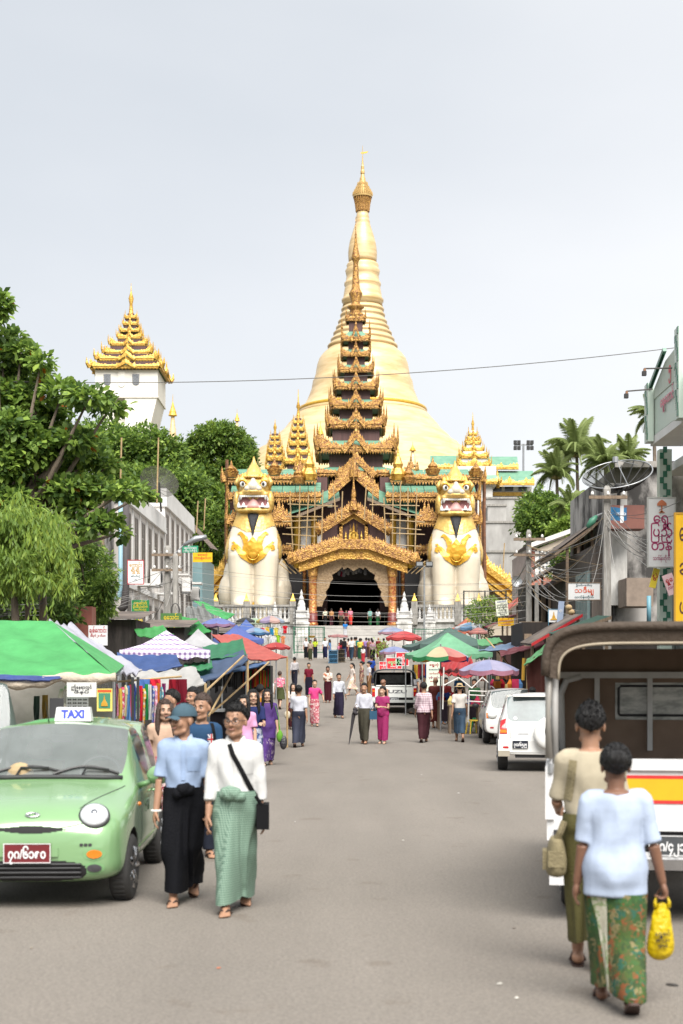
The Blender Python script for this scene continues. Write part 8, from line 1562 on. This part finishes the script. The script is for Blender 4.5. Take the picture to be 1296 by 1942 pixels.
r=thing('belt_stall','dark stall hung with rows of belts and bead strings','stall',P(445,1345,38));q=r.location;MB().box(-.9,.95,0,1.6,gz(38)-q.z,Z_(1262,38)-q.z).build('back',m_dark,r);MB().box(-1.0,.8,-1.6,-.3,Z_(1349,37)-q.z,Z_(1345,37)-q.z).build('table',b_white,r);MB().box(-.95,.75,-1.5,-.35,gz(38)-q.z,Z_(1350,37)-q.z).build('table_skirt',cloth(50,45,50),r)  # near-black solid back stands in for the shaded stall interior
for i in range(46):
 px=388+i*2.75;far=px>462;c=random.choice([(230,60,40),(245,170,40),(60,150,80),(240,210,60),(170,40,60),(40,60,120),(250,110,60)] if far else[(20,20,22),(40,38,36),(110,110,112),(60,55,50),(25,25,30)])
 hang(('bright' if far else 'dark')+' belt in the rows hanging on the belt stall',px,1268+random.uniform(0,4),2.2,(34 if far else random.uniform(28,48)),36.5 if not far else 37.2,ct(*c),('bright' if far else 'dark')+' belts on the belt stall','strip','belt')
solo(MB().lathe([(.13,0),(.17,.32),(.18,.33),(.16,.32),(.12,.03)],14),'bucket',paint(80,200,90),'green plastic bucket under the belt stall table','bucket',P(372,1390,26)*1)
sheet('pale green upper tarpaulin hung high before the terrace',[(366,1138,60),(384,1140,60),(446,1164,56),(420,1172,56)],(90,215,120),.1,(2,));sheet('grey mesh tarpaulin draped from the terrace',[(352,1150,58),(384,1146,58),(418,1178,54),(362,1188,54)],(165,168,165),.2,wr=.05);sheet('green tarpaulin folds beside the pale concrete pole',[(345,1168,50),(372,1172,50),(402,1196,47),(345,1200,47)],(55,190,85),.1,(2,));sheet('dark grey mesh sheet behind the gingham tent',[(215,1178,44),(260,1180,44),(278,1210,42),(215,1208,42)],(95,92,88),.1,wr=.05)
sheet('green tarpaulin corner behind the gingham tent',[(255,1192,40),(310,1186,40),(330,1204,38),(262,1206,38)],(80,205,100),.05)
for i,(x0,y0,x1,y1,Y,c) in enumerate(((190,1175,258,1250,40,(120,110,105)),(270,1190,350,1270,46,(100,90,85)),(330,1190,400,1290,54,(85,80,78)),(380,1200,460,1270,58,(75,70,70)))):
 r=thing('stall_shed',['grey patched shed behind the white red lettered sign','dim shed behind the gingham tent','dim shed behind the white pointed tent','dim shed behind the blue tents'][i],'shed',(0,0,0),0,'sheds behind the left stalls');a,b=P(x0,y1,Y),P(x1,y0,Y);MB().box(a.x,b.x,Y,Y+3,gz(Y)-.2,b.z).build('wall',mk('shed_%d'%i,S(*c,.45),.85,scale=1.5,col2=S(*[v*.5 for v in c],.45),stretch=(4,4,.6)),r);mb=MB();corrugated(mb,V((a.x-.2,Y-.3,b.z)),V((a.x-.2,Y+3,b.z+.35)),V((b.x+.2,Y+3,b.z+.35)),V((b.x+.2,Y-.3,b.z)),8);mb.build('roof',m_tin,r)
solo(MB().box(-.25,.22,0,.6,-.3,1.0),'kiosk',paint(210,130,115,.6),'salmon kiosk with ochre top behind the white red lettered sign','kiosk',P(158,1225,36))
umbrella('violet blue umbrella furthest left of the far stalls',414,1172,33,50,[(135,150,225)],[(200,150,190)]);umbrella('pastel striped umbrella above the hanging shirts',513,1168,27,64,[(240,230,160),(240,190,150),(185,200,235),(245,245,240),(235,215,120),(200,180,220),(245,200,190),(190,205,230)]);umbrella('pale blue umbrella below the pastel striped one',484,1190,28,58,[(150,195,230),(175,190,230)],[(60,130,190)]);umbrella('red umbrella at the street end of the left stalls',524,1218,27,52,[(225,60,60),(235,85,80)],[(190,20,30)]);umbrella('pale green umbrella behind the pastel one',482,1172,24,68,[(195,225,190),(215,230,205)]);umbrella('black umbrella behind the small blue tent',466,1171,18,66,[(50,55,60)])
for i,(px,py,c) in enumerate(((497,1190,(220,30,50)),(508,1189,(240,200,60)),(516,1190,(40,140,190)),(524,1190,(240,220,80)),(532,1188,(240,240,240)),(541,1186,(220,30,50)),(515,1203,(245,245,248)),(528,1204,(170,220,60)),(537,1206,(245,160,110)),(503,1204,(240,240,245)))):hang('%s T-shirt hung under the pastel striped umbrella, %s row'%(['red','golden','sea blue','lemon','white','crimson','bright white','lime','peach','pale'][i],'top' if i<6 else 'lower'),px,py,10,15,62,ct(*c),'T-shirts under the pastel umbrella')
umbrella('large umbrella with green, white and red panels on the right',836,1226,55,45,[(245,235,230),(120,200,150),(240,190,185),(240,240,240),(130,205,155),(245,225,180),(235,150,140),(200,215,235)],[(60,80,180),(60,90,190),(230,190,60),(240,170,50),(30,170,90),(30,165,90),(225,50,50),(50,80,180)],rz=.2)
tent('bright green pointed tent behind the large striped umbrella',852,1198,1238,68,52,(150,228,178),dep=1.6);tent('dark grey green tent behind the bright green tent',856,1188,1222,76,62,(95,130,120),dep=2);tent('small orange red tent beyond the dark green tent',888,1170,1192,30,74,(245,130,95))
umbrella('red umbrella with white spots in the middle distance',766,1197,34,68,[(230,70,75),(238,95,95)],[(225,60,60)]);umbrella('grey blue umbrella behind the red spotted umbrella',744,1189,27,76,[(170,185,225),(190,195,230)],[(230,170,190)]);umbrella('lavender umbrella right above the red sign boards',748,1226,29,63,[(165,175,225)],[(225,170,195)]);umbrella('white and blue umbrella below the orange tent',893,1180,31,68,[(225,235,245),(130,180,225)]);umbrella('big lilac umbrella with pink rim nearest on the right',928,1251,57,41,[(205,200,235),(185,190,235)],[(225,150,175)]);umbrella('flat salmon parasol beside the cage stall',641,1203,19,100,[(235,165,165)],drop=.12);umbrella('pink square parasol under the sapling',908,1190,18,60,[(235,150,140),(230,160,150),(235,150,140),(230,160,150)],drop=.5)
sheet('scarlet awning hung between the striped and lilac umbrellas',[(838,1250,48),(895,1246,48),(880,1272,44),(832,1275,44)],RD,.12,(),wr=.04);sheet('red cloth flap left of the lilac umbrella',[(868,1278,44),(895,1248,44),(905,1276,43),(880,1284,43)],RD,.06)
r=thing('display_frame','white folding metal frame under the scarlet awning','frame',P(870,1340,43));q=r.location
for a,b in(((842,1265),(840,1345)),((842,1300),(870,1285)),((870,1285),(895,1305)),((895,1305),(915,1285)),((915,1285),(945,1310)),((890,1310),(888,1370)),((890,1310),(930,1312)),((890,1330),(930,1332)),((890,1318),(930,1320)),((930,1312),(930,1360))):MB().tube([P(*a,43)-q,P(*b,43)-q],.02,6).build('tube',m_white,r)
sb_=sign(809,1254,838,1310,50,paint(225,235,215),[('ေရွှဘုံ',.1,ink['red'],.12,.6),('စားေသာက်',.08,ink['teal'],.28,.7),('လက်ဖက်',.07,ink['red'],.42,.6),('မုန့်ဟင်း',.07,ink['maroon'],.55,.7),('ေကာ်ဖီ',.07,ink['red'],.68,.5)],'pale green menu board with red letters under the striped umbrella','menu_board')
for x0,y0,x1,y1,tx,lab in((720,1255,734,1270,'ပန်း','smallest red board on the left behind the pickup'),(733,1248,762,1268,'ေရွှတိဂုံ','red board with green letters behind the pickup'),(752,1238,775,1262,'ကုသိုလ်','tall red board with pink letters behind the pickup')):sign(x0,y0,x1,y1,60,b_red,[(tx,.4,ink['white'] if x0!=733 else paint(150,230,160),.4,.75),('အလှူ',.2,ink['white'],.8,.5)],lab,'sign_board',frame=b_white)
for i in range(9):hang('longyi cloth in the row behind the pickup',784+i*3.4,1259+random.uniform(0,2),4,27,56,ct(*[(60,60,50),(215,165,60),(225,190,80),(165,60,60),(110,30,50),(90,120,90),(200,90,60),(60,60,130),(120,160,190)][i]),'cloths in the row behind the pickup','strip')
for i in range(12):hang('folded cloth hanging in the shop behind the lilac umbrella',912+i*8,1262+random.uniform(0,6),7,26,50,ct(*random.choice([(190,120,60),(120,60,40),(150,90,60),(200,60,110),(60,80,60),(170,140,90)])),'goods in the shop behind the lilac umbrella','strip')
sheet('pale green tarpaulin over the shop right of the dark tent',[(905,1212,56),(946,1208,56),(954,1216,52),(908,1224,52)],(120,215,140),.05);sheet('blue awning with dark red rim across the right shops',[(928,1226,47),(1005,1210,47),(1028,1222,43),(908,1234,43)],(135,165,205),.05,(),under=(120,20,40));sheet('dark red tarpaulin rim below the blue awning',[(948,1234,43),(1030,1214,43),(1034,1222,42.8),(950,1244,42.8)],(120,20,45),.02)
sheet('pale green awning edge beside the pickup canopy',[(1000,1250,40),(1062,1198,40),(1070,1204,37),(994,1262,37)],(125,215,140),.04,(0,),under=(90,25,45));sheet('brown red curtain hung from the pale green awning',[(998,1262,37.6),(1060,1214,37.6),(1062,1330,37.8),(1002,1322,37.8)],(120,50,35),.0,wr=.04,name='side_curtain')
solo(MB().tube([P(922,1210,46),P(1000,1300,44)],.025,6),'prop_pole',m_bamboo,'slanting bamboo prop of the blue awning','pole');solo(MB().tube([P(994,1248,42),P(992,1290,42)],.05,6),'stall_pole',paint(230,180,60),'yellow post beside the thin concrete pole','pole');solo(MB().tube([P(951,1235,43),P(951,1262,43)],.02,6),'stall_pole',paint(220,130,130),'short pink pole above the lilac umbrella','pole')
def stool(px,py,c,lab):
 Y=footY(py);r=thing('plastic_stool',lab,'stool',(X_(px,Y),Y,gz(Y)),.3);m=paint(*c);MB().rings([[V((sx*a,sy*a,z)) for sx,sy in((-1,-1),(1,-1),(1,1),(-1,1))] for a,z in((.15,.40),(.14,.44))]).build('seat',m,r)
 for sx in(-1,1):
  for sy in(-1,1):MB().tube([(sx*.13,sy*.13,.4),(sx*.18,sy*.18,0)],.022,5).build('leg',m,r)
 return r
stool(908,1388,(60,190,120),'green plastic stool by the kerb near the white estate car');stool(898,1392,(235,200,60),'yellow plastic stool beside the green stool');stool(850,1372,(60,150,210),'blue plastic stool by the monk')
for px,py,w,h,Y,c,lab in((880,1360,60,24,44,(120,95,75),'wooden stall counter under the lilac umbrella'),(846,1362,30,34,46,(110,85,60),'wooden crate table beside the monk'),(960,1335,60,30,42,(90,75,65),'low counter behind the parked estate car')):
 r=thing('stall_table',lab,'table',(X_(px,Y),Y,gz(Y)),0,'stall tables on the right');a=w*Y/F/2;z=Z_(py-h,Y)-gz(Y);MB().box(-a,a,-.35,.35,z-.05,z).build('top',m_wood,r)
 for sx in(-1,1):
  for sy in(-1,1):MB().box(sx*a*.9-.03,sx*a*.9+.03,sy*.3-.03,sy*.3+.03,0,z-.051).build('leg',m_wood,r)
 for i in range(7):c=random.choice(cols);x=-a*.85+i*a*.28;solo(MB().box(-.1,.1,-.12,.12,0,random.uniform(.1,.28)) if i%2 else MB().lathe([(.09,0),(.1,.12),(.05,.2),(.03,.26)],9),'goods',ct(*c),'colourful boxed or bottled ware on '+lab.split(' under')[0].split(' beside')[0].split(' behind')[0],'goods',r.location+V((x,random.uniform(-.15,.15),z+.002)),random.uniform(-.4,.4),'wares on the right tables')
for px,py,c,lab in((632,1258,(70,130,170),'blue wire bird cage stall at the foot of the steps'),(647,1256,(120,105,80),'brown wire bird cage right of the blue one')):
 Y=footY(py);r=thing('cage_stand',lab,'cage',(X_(px,Y),Y,gz(Y)));m=paint(*c)
 for z in(.02,.3,.6,.9):MB().box(-.32,.32,-.25,.25,z,z+.03).build('shelf',m,r)
 mb=MB();[mb.box(-.32+i*.064-.006,-.32+i*.064+.006,-.26,-.251,0,.93) for i in range(11)];o=mb.build('bars',m,r);o['kind']='stuff';MB().box(-.28,.28,.0,.02,.05,.88).build('back',ct(60,70,80),r)
r=thing('flower_basket','green leafy bouquet at the right of the crowd','bouquet',P(724,1232,99));Cn=np.array([[random.gauss(0,.25),random.gauss(0,.2),random.gauss(0,.3)] for _ in range(160)]);v,f,mi=leaves4(Cn,RNG.normal(size=(160,3))+np.array([0,0,1.]),RNG.normal(size=(160,3)),np.full(160,.22),np.full(160,.08),RNG.choice(2,160));npmesh('leaf_cluster',v,f,mi,[ml_light,ml_mid],r)['kind']='stuff';MB().lathe([(.12,-.9),(.2,-.3)],10).build('pot',m_bark,r)
for px,py,sc,c in((948,1868,.04,(200,195,185)),(980,1895,.03,(225,220,210)),(1275,1870,.07,(60,58,55)),(975,1762,.03,(120,110,100)),(765,1595,.03,(215,210,200)),(870,1505,.04,(210,205,200)),(1060,1440,.10,(235,235,240)),(415,1838,.03,(190,120,90)),(60,1800,.025,(150,140,125)),(560,1560,.025,(200,195,190)),(800,1470,.03,(205,200,195))):
 Y=footY(py);mb=MB();sc*=.65;mb.ell((0,0,.005),(sc,sc*.7,.005),7,4);o=solo(mb,'litter',paint(*c),'small scrap of litter lying on the asphalt','litter',(X_(px,Y),Y,gz(Y)+.004),random.uniform(0,3),'scraps on the road')

# ---- tail
bpy.data.scenes.remove(TMP)
